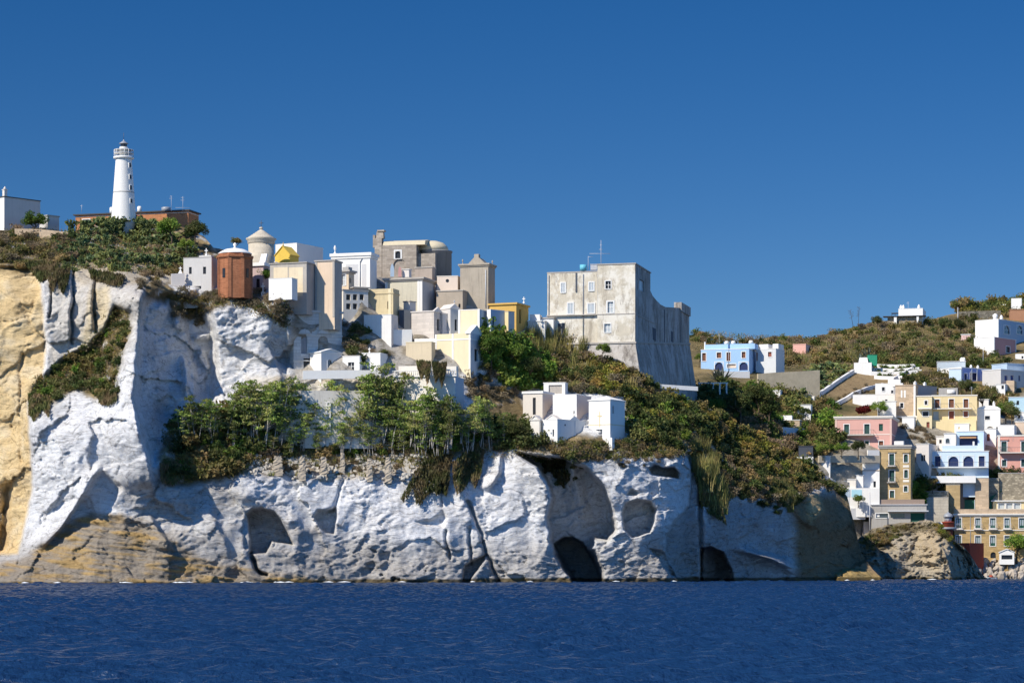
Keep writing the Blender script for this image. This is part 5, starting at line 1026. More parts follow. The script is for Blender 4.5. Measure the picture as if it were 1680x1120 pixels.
# upper right houses
b = VB('blue_house', 'pale house with shade-blue front, arched windows and lit white end wall', 1638, 1700, 1600, 524, 553, STEELB, -50, Y=586, sidemat=WHITE2, roofm=WHITE2, over=.05, rt=.15, wins=[('w', 1647, 535, 1657, 547, GLASS, 'afm'), ('w', 1668, 535, 1678, 547, GLASS, 'afm')])  # front's shade put into its blue colour, end wall left white
b.part('chimney', MB().lathe([(.5, b.h), (.5, b.h+.7), (.7, b.h+1.2), (.2, b.h+1.6)], 10, 1.2, 1.5), WHITE2); b.part('chimney', MB().lathe([(.4, b.h), (.4, b.h+1), (.1, b.h+1.5)], 10, 4.2, 1.5), WHITE2)
b = VB('rose_house', 'dusky rose house with one framed window and a whitewashed end wall', 1631, 1667, 1598, 553, 583, ROSE, -48, Y=574, sidemat=WHITE, roofm=FRAMEW, over=.06, rt=.1, wins=[('w', 1650.5, 569, 1657, 578, DARK, 'f')]); b.quoin((0, 1), .3, FRAMEW)
b = VB('pink_hut', 'tiny pink hut beside the dusky rose house', 1577, 1592, 1598, 549, 558, plaster('pale_pink', (.72, .5, .46)), 20, roofm=FRAMEW)
b = VB('white_shed', 'white wall block below the dusky rose house at the picture edge', 1666, 1692, None, 580, 596, WHITE2, 10, Y=572, depth=3, wins=[('w', 1676, 584, 1679, 588, DARK)])
b = VB('white_house', 'small white cube house on the far top ridge', 1659, 1676, None, 489, 503, WHITE2, 14, Y=662, depth=4, ext=3)
wallrun('stone_wall', 'long grey field wall on the far top ridge', [(1572, 511), (1610, 510), (1642, 509)], .5, 7, RUBBLE, off=-1, below=2)
b = VB('red_roof_house', 'low house with orange-red roof peeping over the far ridge wall', 1657, 1690, None, 508, 516, TERRA, 8, Y=640, depth=4, roofm=TERRA)
b = VB('white_hut', 'tiny white hut beside the cube house on the far ridge', 1642, 1650, None, 499, 505, WHITE2, 10, depth=2)
# terraces
b = VB('white_cube_house', 'white cube house with rounded roof hut beside green netting', 1401, 1430, 1434, 595, 613, WHITE2, 10, roofm=WHITE2, rt=.08, over=.02, depth=5); b.part('roof_hut', MB().box(b.w*.25, b.w*.8, .8, 3.5, b.h+.08, b.h+1.3, .2), WHITE)
tag(MB().box(0, 1.9, 0, 2, -.5, 1.9).box(-.08, 1.98, -.08, 2.08, 1.902, 1.96).build('netting_shed', flat('green_sheet', (.03, .30, .17), .6), None, P(1425, 596, b.Yc+2)), 'bright green netting shed behind the white cube house', 'shed')
for i, (pts, hh, lb) in enumerate((([(1436, 597), (1470, 598), (1500, 597)], 4, 'uppermost white garden terrace wall below the hilltop scrub'), ([(1432, 603), (1470, 605), (1508, 602)], 4, 'second white garden terrace wall counted from the hilltop scrub'), ([(1428, 609), (1460, 610), (1512, 606)], 4, 'third white garden terrace wall counted from the hilltop scrub'), ([(1434, 616), (1460, 617), (1480, 616)], 4, 'lowest short white garden terrace wall above the dry slope'))):
    wallrun('terrace_wall', lb, pts, .4, hh, WHITE2, off=-1, group='white garden terraces')
wallrun('ramp_wall', 'long straight white ramp wall climbing to the white cube house', [(1336, 650), (1360, 634), (1380, 620), (1402, 606)], .6, 5, WHITE, lim=3, off=-1.2, below=1)
wallrun('path_wall', 'white wall of the garden path curving up over the dry slope', [(1370, 661), (1390, 651), (1402, 643), (1425, 634), (1450, 628)], .5, 4, WHITE2, lim=3, off=-1.4, below=1)
wallrun('path_wall', 'thin white path edge rising through the garden terraces', [(1466, 620), (1485, 609), (1502, 599)], .4, 3, WHITE2, lim=3, off=-2.0, below=.5)
b = VB('white_house', 'white stepped house with blue-shaded window above the red bougainvillea', 1436, 1481, None, 629, 655, WHITE2, 12, depth=5, wins=[('w', 1447, 635, 1451.5, 641, DARK, 'f'), ('w', 1462, 640, 1466, 645, DARK)], roofm=WHITE2, rt=.1, over=.03); b.part('upper_storey', MB().box(b.w*.45, b.w*.9, 1.4, 4.5, b.h+.1, b.h+1.0), WHITE2)
b = VB('white_house', 'long low white house under the curving garden path', 1399, 1468, None, 647, 668, WHITE2, 8, depth=4, roofm=WHITE, rt=.1, over=.03, wins=[('d', 1452, 655, 1456, 664, DARK)])
b = VB('white_house', 'white lower house stepping down beside the beige tower house', 1440, 1470, None, 658, 690, WHITE, 10, depth=4, wins=[('w', 1450, 668, 1454, 674, DARK)], roofm=WHITE2, rt=.1)
# violet-blue row
b = VB('grey_block_house', 'grey-blue roof block behind the violet-blue house', 1538, 1584, None, 593, 612, plaster('blue_grey_roof', (.50, .56, .60), .15, .2), 8, depth=5, roofm=WHITE, rt=.1); b.part('chimney', MB().lathe([(.4, b.h), (.5, b.h+.6), (.2, b.h+1)], 10, b.w*.88, 1), WHITE2); b.part('chimney', MB().lathe([(.3, b.h), (.3, b.h+.7), (.1, b.h+1)], 10, b.w*.95, .6), WHITE2)
b = VB('pale_blue_house', 'very pale blue end house adjoining the violet-blue house', 1557, 1577, None, 605, 627, PALEB, 16, Y=536, depth=5, roofm=WHITE2, rt=.1)
b = VB('violet_house', 'violet-blue house with three dark doors and white roof edge', 1577, 1628, None, 603, 629, VIOLB, -38, Y=537, depth=6, roofm=WHITE2, rt=.14, over=.08, sidemat=WHITE2, wins=[('d', 1582, 613, 1586.5, 623, NAVY, 'f'), ('d', 1592, 612, 1603, 623, NAVY, 'f'), ('d', 1616, 612, 1620.5, 623, NAVY, 'f')]); b.quoin((0, .32, .52, 1), .3, WHITE2)
for f_ in (.4, .62): b.part('chimney', MB().lathe([(.28, b.h), (.28, b.h+.6), (.1, b.h+.9)], 8, b.w*f_, .8), WHITE2)
b = VB('white_house', 'narrow white house between the violet-blue and the grey blue-windowed houses', 1628, 1643, None, 608, 626, WHITE2, 18, Y=536, depth=4, roofm=WHITE2, rt=.1)
b = VB('grey_house', 'grey-lilac house with two bright blue shutters', 1642, 1690, None, 606, 630, LILAC, -42, Y=533, depth=5, roofm=WHITE2, rt=.14, over=.1, wins=[('w', 1648, 616, 1653, 624, BLUES), ('w', 1658, 616, 1663, 624, BLUES), ('w', 1671, 616, 1674, 625, BLUES)])
b = VB('blue_grey_house', 'blue-grey roof storey above the house with bright blue shutters', 1652, 1696, None, 596, 612, STEELB, -30, Y=540, depth=5, roofm=STEELB, rt=.1)
b = VB('white_hut', 'little white hut with one window among trees below the grey blue-windowed house', 1634, 1649, 1653, 630, 648, WHITE2, 20, wins=[('w', 1643, 632, 1647, 638, DARK)], roofm=WHITE2, rt=.08)
b = VB('stone_ruin', 'roofless pale stone ruin next to the little white hut', 1651, 1664, 1668, 624, 644, BEIGEST, 18, depth=3)
b = VB('pale_blue_house', 'pale turquoise-blue house half hidden by a round green bush', 1655, 1690, None, 651, 672, plaster('turquoise_paint', (.48, .66, .74), .1, .1), 10, depth=5, roofm=WHITE2, rt=.1, wins=[('w', 1668, 657, 1672, 664, DARK)])
# beige tower house, yellow house, vaulted house
b = VB('beige_tower_house', 'tall beige stone tower house with one small window and white plinth', 1469, 1502, 1506, 632, 682, BEIGEST, 14, Y=503, ext=.01, roofm=BEIGEST, rt=.15, wins=[('w', 1477, 661, 1482, 669, DARK, 'f')]); b.part('plinth', MB().box(-.3, b.w+.3, -.35, 4, -3, 0), WHITE2); b.quoin((1,), .4, WHITE2)
for x0, x1 in ((1478, 1480.5), (1483, 1486)): u0, v0 = b.fu(x0, 652); u1, v1 = b.fu(x1, 640); b.part('panel', MB().box(u0, u1, -.02, .05, v0, v1), WHITE)
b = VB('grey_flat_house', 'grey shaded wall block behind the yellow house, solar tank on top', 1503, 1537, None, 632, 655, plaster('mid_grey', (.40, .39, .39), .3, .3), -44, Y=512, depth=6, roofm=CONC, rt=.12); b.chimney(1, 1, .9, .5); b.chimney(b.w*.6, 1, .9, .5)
b = VB('grey_terrace_house', 'light grey parapet house with white water tank above the yellow house', 1540, 1571, None, 636, 655, CONC, 12, Y=514, depth=5); b.part('roof_tank', MB().lathe([(.55, 0), (.55, 1.6)], 12, 0, 0), WHITE2).matrix_local = Matrix.Translation((b.w*.45, .2, b.h-.9)) @ Matrix.Rotation(R(90), 4, 'Y')
BRf = BROWN
b = VB('yellow_house', 'three-storey yellow house with tall brown shutters in white frames', 1529, 1603, 1606, 649, 706, YELLOW, 10, Y=500, depth=8, ext=3, roofm=CREAM2, rt=.22, over=.1, wins=[('w', 1534, 655, 1541.5, 668.5, BRf, 'f'), ('w', 1557, 654.5, 1565, 668.5, BRf, 'f'), ('w', 1581, 654.5, 1588.5, 668.5, BRf, 'f'), ('w', 1531, 674.5, 1540, 689, LGLASS), ('d', 1557, 674, 1565, 687, REDB, 'f'), ('w', 1581, 674.5, 1588, 683.5, REDB, 'f'), ('d', 1553.5, 692, 1560, 701, REDB), ('w', 1572, 692.5, 1577, 695, GLASS), ('d', 1581, 692, 1588.5, 702, REDB)])
b.balcony(b.fu(1531, 670)[0], b.fu(1594, 670)[0], b.fu(1560, 670)[1], 1.3, IRON, CREAM2); b.part('terrace', MB().box(b.fu(1529.5, 684)[0], b.w-.2, -1.6, -.004, b.fu(1560, 704)[1]-3, b.fu(1560, 689)[1]), YELLOW); b.part('stair_rail', MB().tube((b.fu(1568, 663)[0], -1.25, b.fu(1568, 663)[1]), (b.fu(1579, 676)[0], -1.25, b.fu(1579, 676)[1]), .05), IRON)
b = VB('yellow_wing', 'lower yellow wing with small window adjoining the three-storey yellow house', 1504, 1529, None, 650, 706, plaster('yellow_pale', (.76, .64, .40), .2, .2), 10, Y=499, depth=6, ext=3, roofm=CREAM2, rt=.18, wins=[('w', 1517, 657, 1521.5, 663.5, DARK, 'f'), ('w', 1514, 675, 1523, 682.5, DARK, 'f'), ('d', 1520, 692, 1525, 703, REDB)]); b.part('awning_slab', MB().box(.2, b.w-.1, -1.2, -.004, b.fu(1515, 671)[1], b.fu(1515, 669.5)[1]), WHITE2)
b = VB('vaulted_house', 'white house with low vaulted roof beside the yellow house', 1603, 1641, 1645, 671, 710, WHITE, 12, Y=501, ext=3, roofm=WHITE2, rt=.1, wins=[('w', 1616, 682, 1624, 688, DARK, 'f'), ('n', 1618, 699, 1630, 709, GREYB, 'a')]); b.vault(.8, WHITE2); b.chimney(b.w*.72, 1.5, 1.6, .5)
b = VB('white_house', 'low white terrace house with railing to the side of the vaulted house', 1632, 1664, 1670, 697, 716, WHITE2, 16, Y=497, roofm=WHITE2, rt=.1, wins=[('w', 1634, 700, 1637, 704, DARK)]); b.part('railing', MB().box(b.w*.35, b.w*.85, -.02, .02, b.h+.3, b.h+.36).box(b.w*.35, b.w*.85, -.02, .02, b.h+.7, b.h+.76).box(b.w*.35, b.w*.36, -.02, .02, b.h+.1, b.h+.7).box(b.w*.84, b.w*.85, -.02, .02, b.h+.1, b.h+.7), IRON)
b = VB('beige_house', 'peach-beige house at the picture edge above the coral house', 1666, 1700, None, 692, 720, PEACH, 10, Y=503, depth=5, roofm=CREAM2)
b = VB('white_annex', 'narrow white annex with a dark arched door behind the blue terrace house', 1616, 1634, None, 703, 735, WHITE2, 14, Y=495, depth=4, wins=[('d', 1619, 711, 1624, 723, REDB, 'a')], roofm=WHITE2, rt=.1)
# pink house
b = VB('pink_house', 'two-storey pink house with green shutters, long balcony and white-edged cornice', 1370, 1463, 1473, 683, 739, PINK, 14, Y=483, ext=3, sidemat=ROSE, wins=[('w', 1385, 696, 1393, 712.5, DGREEN, 'fm'), ('w', 1418, 695.5, 1426.5, 712.5, DGREEN, 'fm'), ('w', 1442, 695, 1448.5, 706.5, GREEN, 'm'), ('d', 1419, 723, 1425.5, 738, GREEN, 'fm'), ('d', 1442, 723, 1449, 735, BROWN, 'f'), ('d', 1388, 724, 1394, 738, GREEN, 'f')])
b.cornice(CREAM2, b.h-.4, .55, .3); b.quoin((0, 1), .4, plaster('pink_pale', (.74, .52, .44))); b.balcony(b.fu(1376, 714)[0], b.fu(1434, 714)[0], b.fu(1400, 713.5)[1], 1.35, IRON, CONC); b.band(b.fu(1400, 713)[1]-.05, .15, .05, CREAM2)
wallrun('garden_wall', 'white garden wall with plants in front of the pink house', [(1424, 738), (1443, 738)], .4, 8, WHITE2, off=-4.5)
wallrun('stone_wall', 'long beige terrace wall below the pink house garden', [(1344, 747), (1390, 747), (1444, 747)], .6, 9, plaster('terrace_stone', (.52, .45, .34), .3, .7, (.26, .22, .16)), off=-1.0, below=.3)
b = VB('white_annex', 'narrow white outhouse tucked beside the pink house', 1361, 1370, None, 724, 746, WHITE2, 8, Y=482, depth=3)
# small group by the valley
b = VB('white_house', 'white flat house above a dark tree in the valley', 1304, 1330, None, 664, 684, WHITE2, 12, depth=4, roofm=WHITE2, rt=.1, wins=[('d', 1304.5, 668, 1306.5, 682, DARK)])
b = VB('white_house', 'tan-walled house with white roof hut above the blue-shaded valley house', 1277, 1312, None, 689, 703, BEIGEST, 12, depth=4, roofm=WHITE2, rt=.1, wins=[('w', 1290, 692, 1293, 700, WHITE2), ('w', 1301, 692, 1303, 700, WHITE2)]); b.part('roof_hut', MB().box(0, b.w*.62, .5, 3.5, b.h+.1, b.h+1.0), WHITE2)
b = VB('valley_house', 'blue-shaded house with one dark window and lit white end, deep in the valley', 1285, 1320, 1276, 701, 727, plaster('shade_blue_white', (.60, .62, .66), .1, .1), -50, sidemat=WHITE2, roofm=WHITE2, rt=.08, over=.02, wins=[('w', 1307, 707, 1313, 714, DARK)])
tag(MB().box(0, 2.7, 0, 3, -1, 1.9).box(-.1, 2.8, -.1, 3.1, 1.902, 2.0).build('netting_shed', flat('slatted_blind', (.07, .08, .10), .7), None, V.pt(1311, 748, -1.2)), 'dark slatted shed in the valley bushes below the blue-shaded house', 'shed')
b = VB('white_shed', 'low white slab roof below the dark slatted shed', 1307, 1334, None, 749, 762, WHITE2, 10, depth=3)
# tan tall house and the white terraces
b = VB('tan_house', 'tall tan stone house with dark-green shutters and small iron balconies', 1443, 1494, 1501, 731, 818, TAN, 16, Y=474.5, ext=3, wins=[('w', 1459, 744, 1467, 763, DGREEN, 'fmh'), ('w', 1483, 745, 1489.5, 758, DGREEN, 'afh'), ('w', 1459, 771, 1467.5, 789, DGREEN, 'fm'), ('w', 1483.5, 770.5, 1489.5, 783.5, DGREEN, 'af'), ('d', 1460, 804.5, 1467, 816, DGREEN, 'f'), ('w', 1483, 797, 1489, 806, DGREEN, 'af')])
b.cornice(CONC, b.h-.5, .7, .3); b.part('roof_hut', MB().box(b.w*.45, b.w*.75, 1, 2.5, b.h+.2, b.h+1), WHITE2)
for y in (764, 790.5): b.balcony(b.fu(1456, y)[0], b.fu(1470.5, y)[0], b.fu(1463, y)[1], .9, IRON, CONC)
for y in (766, 790): b.part('sill_panel', MB().box(b.fu(1481.5, y)[0], b.fu(1491.5, y)[0], -.06, -.003, b.fu(1486, y)[1]-.05, b.fu(1486, y)[1]+.4), CREAM2)
b = VB('white_terrace_house', 'plain white terrace house wall next to the tall tan house', 1415, 1443, None, 759, 802, WHITE2, 8, Y=474, depth=4, roofm=WHITE2, rt=.1, wins=[('d', 1433, 789, 1437, 799, DARK)]); b.band(b.fu(1430, 772)[1], .15, .1, BEIGEST)
b = VB('grey_roof_house', 'long low house with grey slab wall between white walls under the pink house', 1368, 1411, None, 761, 800, CREAM2, 6, Y=475.5, depth=4, roofm=CONC, rt=.2, over=.1); b.part('grey_fascia', MB().box(0, b.w, -.3, -.004, b.h-1.5, b.h-.05), CONC)
b = VB('white_annex', 'small white lean-to in front of the grey slab house', 1369, 1381, None, 776, 800, WHITE2, 6, Y=473.5, depth=1.5)
b = VB('white_house', 'white house with shaded flank on the shoulder of the headland', 1330, 1357, 1369, 769, 785, WHITE2, 30, Y=470, ext=3, roofm=WHITE2, rt=.08, sidemat=LILAC)  # flank greyed, its shade put into the colour
b = VB('pool_terrace', 'white terrace wall with blue and turquoise panels under the white terrace house', 1381, 1443, None, 800, 822, WHITE2, 6, Y=471, depth=3, ext=3)
for x0, x1, mt in ((1382, 1395, STEELB), (1397, 1414, plaster('aqua_paint', (.42, .68, .76), .1, .2))): u0, v0 = b.fu(x0, 815); u1, v1 = b.fu(x1, 803); b.part('panel', MB().box(u0, u1, -.04, .02, v0, v1), mt)
wallrun('white_parapet', 'small white parapet with square openings below the pool terrace', [(1396, 833), (1420, 833)], .3, 6, WHITE2, off=-2.2)
# blue two-level house
b = VB('blue_terrace_house', 'pale blue house with navy doors behind a long balcony', 1523, 1622, None, 740, 790, PALEB, 8, Y=484, depth=7, ext=3, roofm=WHITE2, rt=.12, wins=[('d', 1534, 748, 1543, 765, NAVY, 'f'), ('d', 1556, 748.5, 1572.5, 765, NAVY, 'af'), ('d', 1580.5, 748, 1597, 765, NAVY, 'af'), ('d', 1606, 748, 1615.5, 765, NAVY, 'f')])
bl = b.balcony(b.fu(1528, 766)[0], b.fu(1621, 766)[0], b.fu(1570, 766)[1], 1.4, IRON, WHITE2); b.part('white_base', MB().box(-.2, b.fu(1600, 780)[0], -2.2, -.004, b.fu(1560, 789)[1]-.4, b.fu(1560, 781)[1]), WHITE2)
b.part('roof_parapet', MB().box(b.fu(1546, 735)[0], b.fu(1603, 735)[0], .3, .5, b.h+.121, b.h+1.2), PALEB)
b2 = VB('blue_upper_house', 'upper pale blue house with dark loggia, brown awning and rounded parapet', 1569, 1614, 1619, 707, 745, plaster('upper_pale_blue', (.55, .70, .84), .1, .1), 14, Y=489, ext=2, roofm=WHITE2, rt=.12, wins=[('n', 1574, 714, 1604, 731, NAVY)]); b2.part('awning', MB().box(b2.fu(1575, 717)[0], b2.fu(1602, 717)[0], -.9, .05, b2.fu(1590, 719)[1], b2.fu(1590, 716.5)[1]), plaster('brown_awning', (.50, .28, .14)))
b2.part('chair_white', MB().box(b2.fu(1596, 728)[0], b2.fu(1599, 728)[0], -.6, -.3, b2.fu(1597, 730)[1]-.3, b2.fu(1597, 724)[1]), FRAMEW).name = 'sunshade'
b = VB('white_annex', 'white arched-window annex beside the upper blue loggia', 1549, 1568, None, 711, 738, WHITE2, 10, Y=488, depth=4, wins=[('w', 1551.5, 719, 1558, 727, GLASS, 'af')], roofm=WHITE2, rt=.1)
b = VB('white_house', 'grey-white house with cross-barred window between the tan and blue houses', 1503, 1524, 1541, 728, 770, PINKW, 20, Y=482, wins=[('w', 1511, 746, 1518, 756, DARK, 'm')], roofm=WHITE2, rt=.1)
b = VB('coral_house', 'coral-red house with dark-green shutters cut by the picture edge', 1637, 1700, None, 715, 776, CORAL, 10, Y=487, depth=7, ext=3, roofm=CREAM2, rt=.25, over=.12, wins=[('w', 1643, 724, 1651.5, 741, DGREEN, 'fhB'), ('w', 1675.5, 724, 1683, 741, DGREEN, 'fh'), ('w', 1644, 754, 1651, 764.5, DGREEN, 'f'), ('w', 1675.5, 753, 1683, 765, DGREEN, 'f')]); b.quoin((0,), .45, CREAM2); b.balcony(b.fu(1640, 742)[0], b.w, b.fu(1660, 742)[1], 1.4, IRON, CREAM2)
# retaining walls and the harbour front
RW = 'retaining walls above the harbour'
for nm, lb, a, b_, t_, bs, mt, th, yy in (('retaining_wall', 'tan block of retaining wall with a ramp beside it', 1552, 1575, 795, 822, TAN, 12, 482), ('retaining_wall', 'dark shaded retaining wall recess between two tan blocks', 1574, 1602, 793, 822, plaster('shade_dark_wall', (.16, .14, .125), .3, .4), -40, 484), ('retaining_wall', 'tall pale buttressed retaining wall with white base line', 1600, 1622, 784, 822, BEIGEST, 14, 483), ('retaining_wall', 'short wall filling the corner under the coral house', 1622, 1639, 785, 806, RUBBLE, 12, 485), ('retaining_wall', 'broad grey-brown stone wall under the hedge of the coral house', 1638, 1700, 776, 800, RUBBLE, 6, 485), ('retaining_wall', 'low grey wall with garden above it near the tan house', 1515, 1556, 806, 822, RUBBLE, 8, 481), ('retaining_wall', 'tall beige stepped wall rising behind the red beacon', 1520, 1556, 816, 876, masonry('pale_courses', (.55, .49, .39), 2.2, .6, .75, .3, .1), 6, 479)):  # the recess wall's shade is put into its dark colour
    VB(nm, lb, a, b_, None, t_, bs, mt, th, 'wall', Y=yy, depth=3, ext=3, group=RW, roofm=CONC, rt=.12, over=.04)
b = VB('grey_modern_house', 'long grey low building with flat roof and wide openings above the shore rock', 1430, 1520, None, 828, 868, CONC, 5, Y=470, depth=6, ext=3, roofm=PALEM, rt=.15, over=.2, wins=[('w', 1437, 842, 1457, 849, GLASS, 'f'), ('w', 1461, 842, 1484, 849, GLASS), ('d', 1494, 841, 1517, 858, SHADEN)], cat='building'); b.part('canopy', MB().box(b.fu(1456, 838)[0], b.w+.3, -1.2, -.004, b.fu(1480, 839)[1], b.fu(1480, 837)[1]), PALEM); b.part('roof_garden', MB().box(1, b.w-.3, .6, 3, b.h+.151, b.h+1.1), plaster('roof_brick', (.33, .25, .2), .3, .4))
wallrun('harbour_wall', 'pinkish quay wall beneath the grey low building', [(1417, 855), (1440, 855), (1460, 856)], .5, 12, PINKW, off=-1.5)
b = VB('ochre_building', 'large ochre stone building with rows of green casement windows on the harbour', 1566, 1700, None, 842, 916, OCHST, 5, Y=480, depth=10, ext=3, cat='building', wins=[('w', x, y0, x+8.5, y1, LGLASS, 'gf') for x in (1568.5, 1600, 1624.5, 1648, 1672) for y0, y1 in ((849.5, 866), (878.5, 895))]+[('d', 1625, 905, 1634, 915, DARK, 'a')])
b.cornice(CREAM2, b.h-.5, .5, .35); b.part('parapet', MB().box(-.1, b.w, .1, .4, b.h+.004, b.h+.9), BEIGEST); b.band(b.fu(1600, 870)[1], .18, .12, CREAM2)
for x in (1568.5, 1600, 1624.5, 1648): b.balcony(b.fu(x-3, 867)[0], b.fu(x+11, 867)[0], b.fu(x, 867)[1], .7, PALEM, CREAM2)
b.part('drainpipe', MB().tube((b.fu(1592, 870)[0], -.06, 0), (b.fu(1592, 870)[0], -.06, b.h-.6), .05), GREYM)
b = VB('yellow_veranda', 'yellow rooftop veranda with pale glazed panels on the ochre building', 1629, 1700, None, 822, 843, YELLOW, 5, Y=484, depth=4, ext=.5, roofm=FRAMEW, rt=.2, over=.4, wins=[('w', x, 825, x+10, 834, LGLASS, 'f') for x in (1638, 1651, 1664)], cat='veranda')
tag(MB().box(0, 8.4, 0, 3, -1.5, 1.5).add([(-.15, -.15, 1.51), (8.55, -.15, 1.51), (8.55, 3.2, 1.9), (-.15, 3.2, 1.9)], [(0, 1, 2, 3)]).build('netting_canopy', SHADEN, None, P(1558, 832, 485)), 'long dark-green netting canopy behind the ochre building roof', 'canopy')
tag(MB().add([(0, 0, 0), (2.9, .8, 1.6), (2.9, 1.0, 1.5), (.2, .6, -.9), (0, .1, -.1), (2.9, .9, 1.5), (2.9, 1.1, 1.4), (.2, .7, -1)], [(0, 1, 2, 3), (7, 6, 5, 4), (0, 4, 5, 1), (1, 5, 6, 2), (2, 6, 7, 3), (3, 7, 4, 0)]).build('shade_sail', SHADEN, None, P(1621, 817, 484.5)), 'dark-green triangular shade sail beside the yellow veranda', 'shade sail')
# red harbour beacon
Yb = 470.5; k = Yb/F; r = empty('red_beacon', P(1555.5, 895, Yb), 0, 'red harbour beacon tower with grey dome and wide gallery', 'beacon'); z = lambda py: (895-py)*k
MB().lathe([(.95, -2), (.9, z(868.5))], 20).build('tower', RED, r)
MB().lathe([(.9, z(869)), (1.65, z(867.6)), (1.68, z(864.6)), (.9, z(864.5))], 24).build('gallery', GREYM, r)
MB().lathe([(1.12, z(864.4)), (1.1, z(857)), (1.25, z(856.6)), (1.25, z(855.4)), (.7, z(855.2))], 20).build('drum', RED, r)
ln = MB().lathe([(.62, z(855.3)), (.62, z(848))], 16).build('lantern', LGLASS, r); m = MB()
for i in range(8): a = i*math.pi/4; m.tube((.66*math.cos(a), .66*math.sin(a), z(855.3)), (.66*math.cos(a), .66*math.sin(a), z(848)), .05)
m.lathe([(.64, z(851.8)), (.69, z(851.8)), (.69, z(851.2)), (.64, z(851.2))], 16); m.build('glazing_cage', GREYM, ln)
MB().lathe([(.95, z(848)), (.95, z(846.6)), (.8, z(843.5)), (.4, z(841.3)), (.15, z(840.6)), (.15, z(839.3)), (.02, z(838.5))], 20).build('dome', GREYM, r)
b = VB('red_store', 'red flat-roofed store on the quay beside the beacon', 1574, 1591, 1614, 891, 916, RED, 42, Y=473, cat='building', ext=3, roofm=RED, rt=.1, over=.04)
b = VB('white_house', 'small whitish shed wall behind the beacon gallery', 1536, 1549, None, 856, 872, WHITE, 10, Y=475, depth=2, cat='shed')
b = VB('fabric_tent', 'white awning stall at the foot of the ochre building', 1640, 1664, None, 906, 917, WHITE2, 8, Y=476, depth=2, cat='stall', ext=1, wins=[('d', 1643, 910, 1661, 917, DARK)]); b.gable(.6, FRAMEW, WHITE2, 'y')
# poles
def pole(label, px, y0, y1, Y, r=.06, lamp=False):
    p = P(px, y1, Y); h = (y1-y0)*Y/F; pr = [('post', MB().tube((0, 0, -1), (0, 0, h), r, r*.7, 8), PALEM)]
    if lamp: pr.append(('lamp_arm', MB().tube((0, 0, h-.05), (-.7, -.2, h+.25), r*.6), PALEM)); pr.append(('lamp_head', MB().box(-1.05, -.6, -.3, -.08, h+.2, h+.32), GREYM))
    return freebox('street_lamp' if lamp else 'utility_pole', label, 'street lamp' if lamp else 'pole', pr, p)
pole('pale street lamp rising in front of the pool terrace', 1393, 791, 840, 468, .07, True); pole('thick pale pole standing beside the grey low building', 1427, 807, 862, 467, .12)
pole('white utility pole on the ridge beyond the hilltop house', 1571.5, 504, 526, 612, .1); pole('thin mast in front of the tan house garden', 1416, 808, 835, 466, .05)
pole('slender flag mast on the ochre building roof', 1599, 819, 842, 482, .07); pole('dark pole on the scrub slope below the rose house', 1613, 572, 592, 560, .06)

for a, b_, t_, ba, mt, lb, w_ in (
  (1345, 1362, 748, 762, WHITE, 'small white shed at the outer end of the pink house terrace wall', ()), (1480, 1500, 684, 702, WHITE2, 'white stepped landing below the beige tower house', ()),
  (1566, 1590, 695, 712, WHITE2, 'low white roof block below the yellow house terrace', [('w', 1572, 700, 1575, 704, DARK)]), (1536, 1556, 716, 735, PINKW, 'pale block tucked behind the white arched-window annex', [('w', 1541, 721, 1545, 727, DARK)]),
  (1664, 1692, 676, 694, WHITE2, 'white house top at the picture edge under the turquoise-blue house', [('w', 1670, 681, 1674, 686, DARK)]), (1606, 1622, 655, 668, WHITE, 'small white hut behind the vaulted house roof', ()),
  (1384, 1404, 786, 800, CREAM2, 'cream lean-to in front of the long grey slab house', [('d', 1390, 791, 1394, 799, DARK)]), (1404, 1416, 779, 800, WHITE, 'narrow white block next to the cream lean-to', ()),
  (1500, 1516, 822, 834, PINKW, 'pale kiosk roof at the end of the grey low building', ()), (1268, 1280, 640, 650, WHITE2, 'tiny white pump house under the dry stone wall', ()), (1330, 1345, 645, 653, WHITE2, 'tiny white hut at the foot of the long ramp wall', ())):
    VB('white_house', lb, a, b_, None, t_, ba, mt, 14, depth=4, ext=2.5, wins=list(w_), roofm=WHITE2, rt=.1)
for lb, x, y0, y1 in (('aerial on the pink house roof', 1440, 668, 684), ('aerial on the three-storey yellow house roof', 1594, 634, 650), ('aerial on the blue terrace house roof', 1538, 728, 741), ('aerial on the coral house roof', 1662, 700, 716), ('aerial on the tan house roof', 1452, 716, 732), ('aerial on the white flat-topped hill house', 1490, 495, 507), ('aerial on the tall block of the blue row', 1180, 548, 563)):
    Y_ = V.depth(x, y1+18) if y1 < 700 else 484; mast('television_antenna', 'thin '+lb, x, y0, y1+6, Y_+1, [(.85, .9, 0), (.95, .6, 0)], .035)
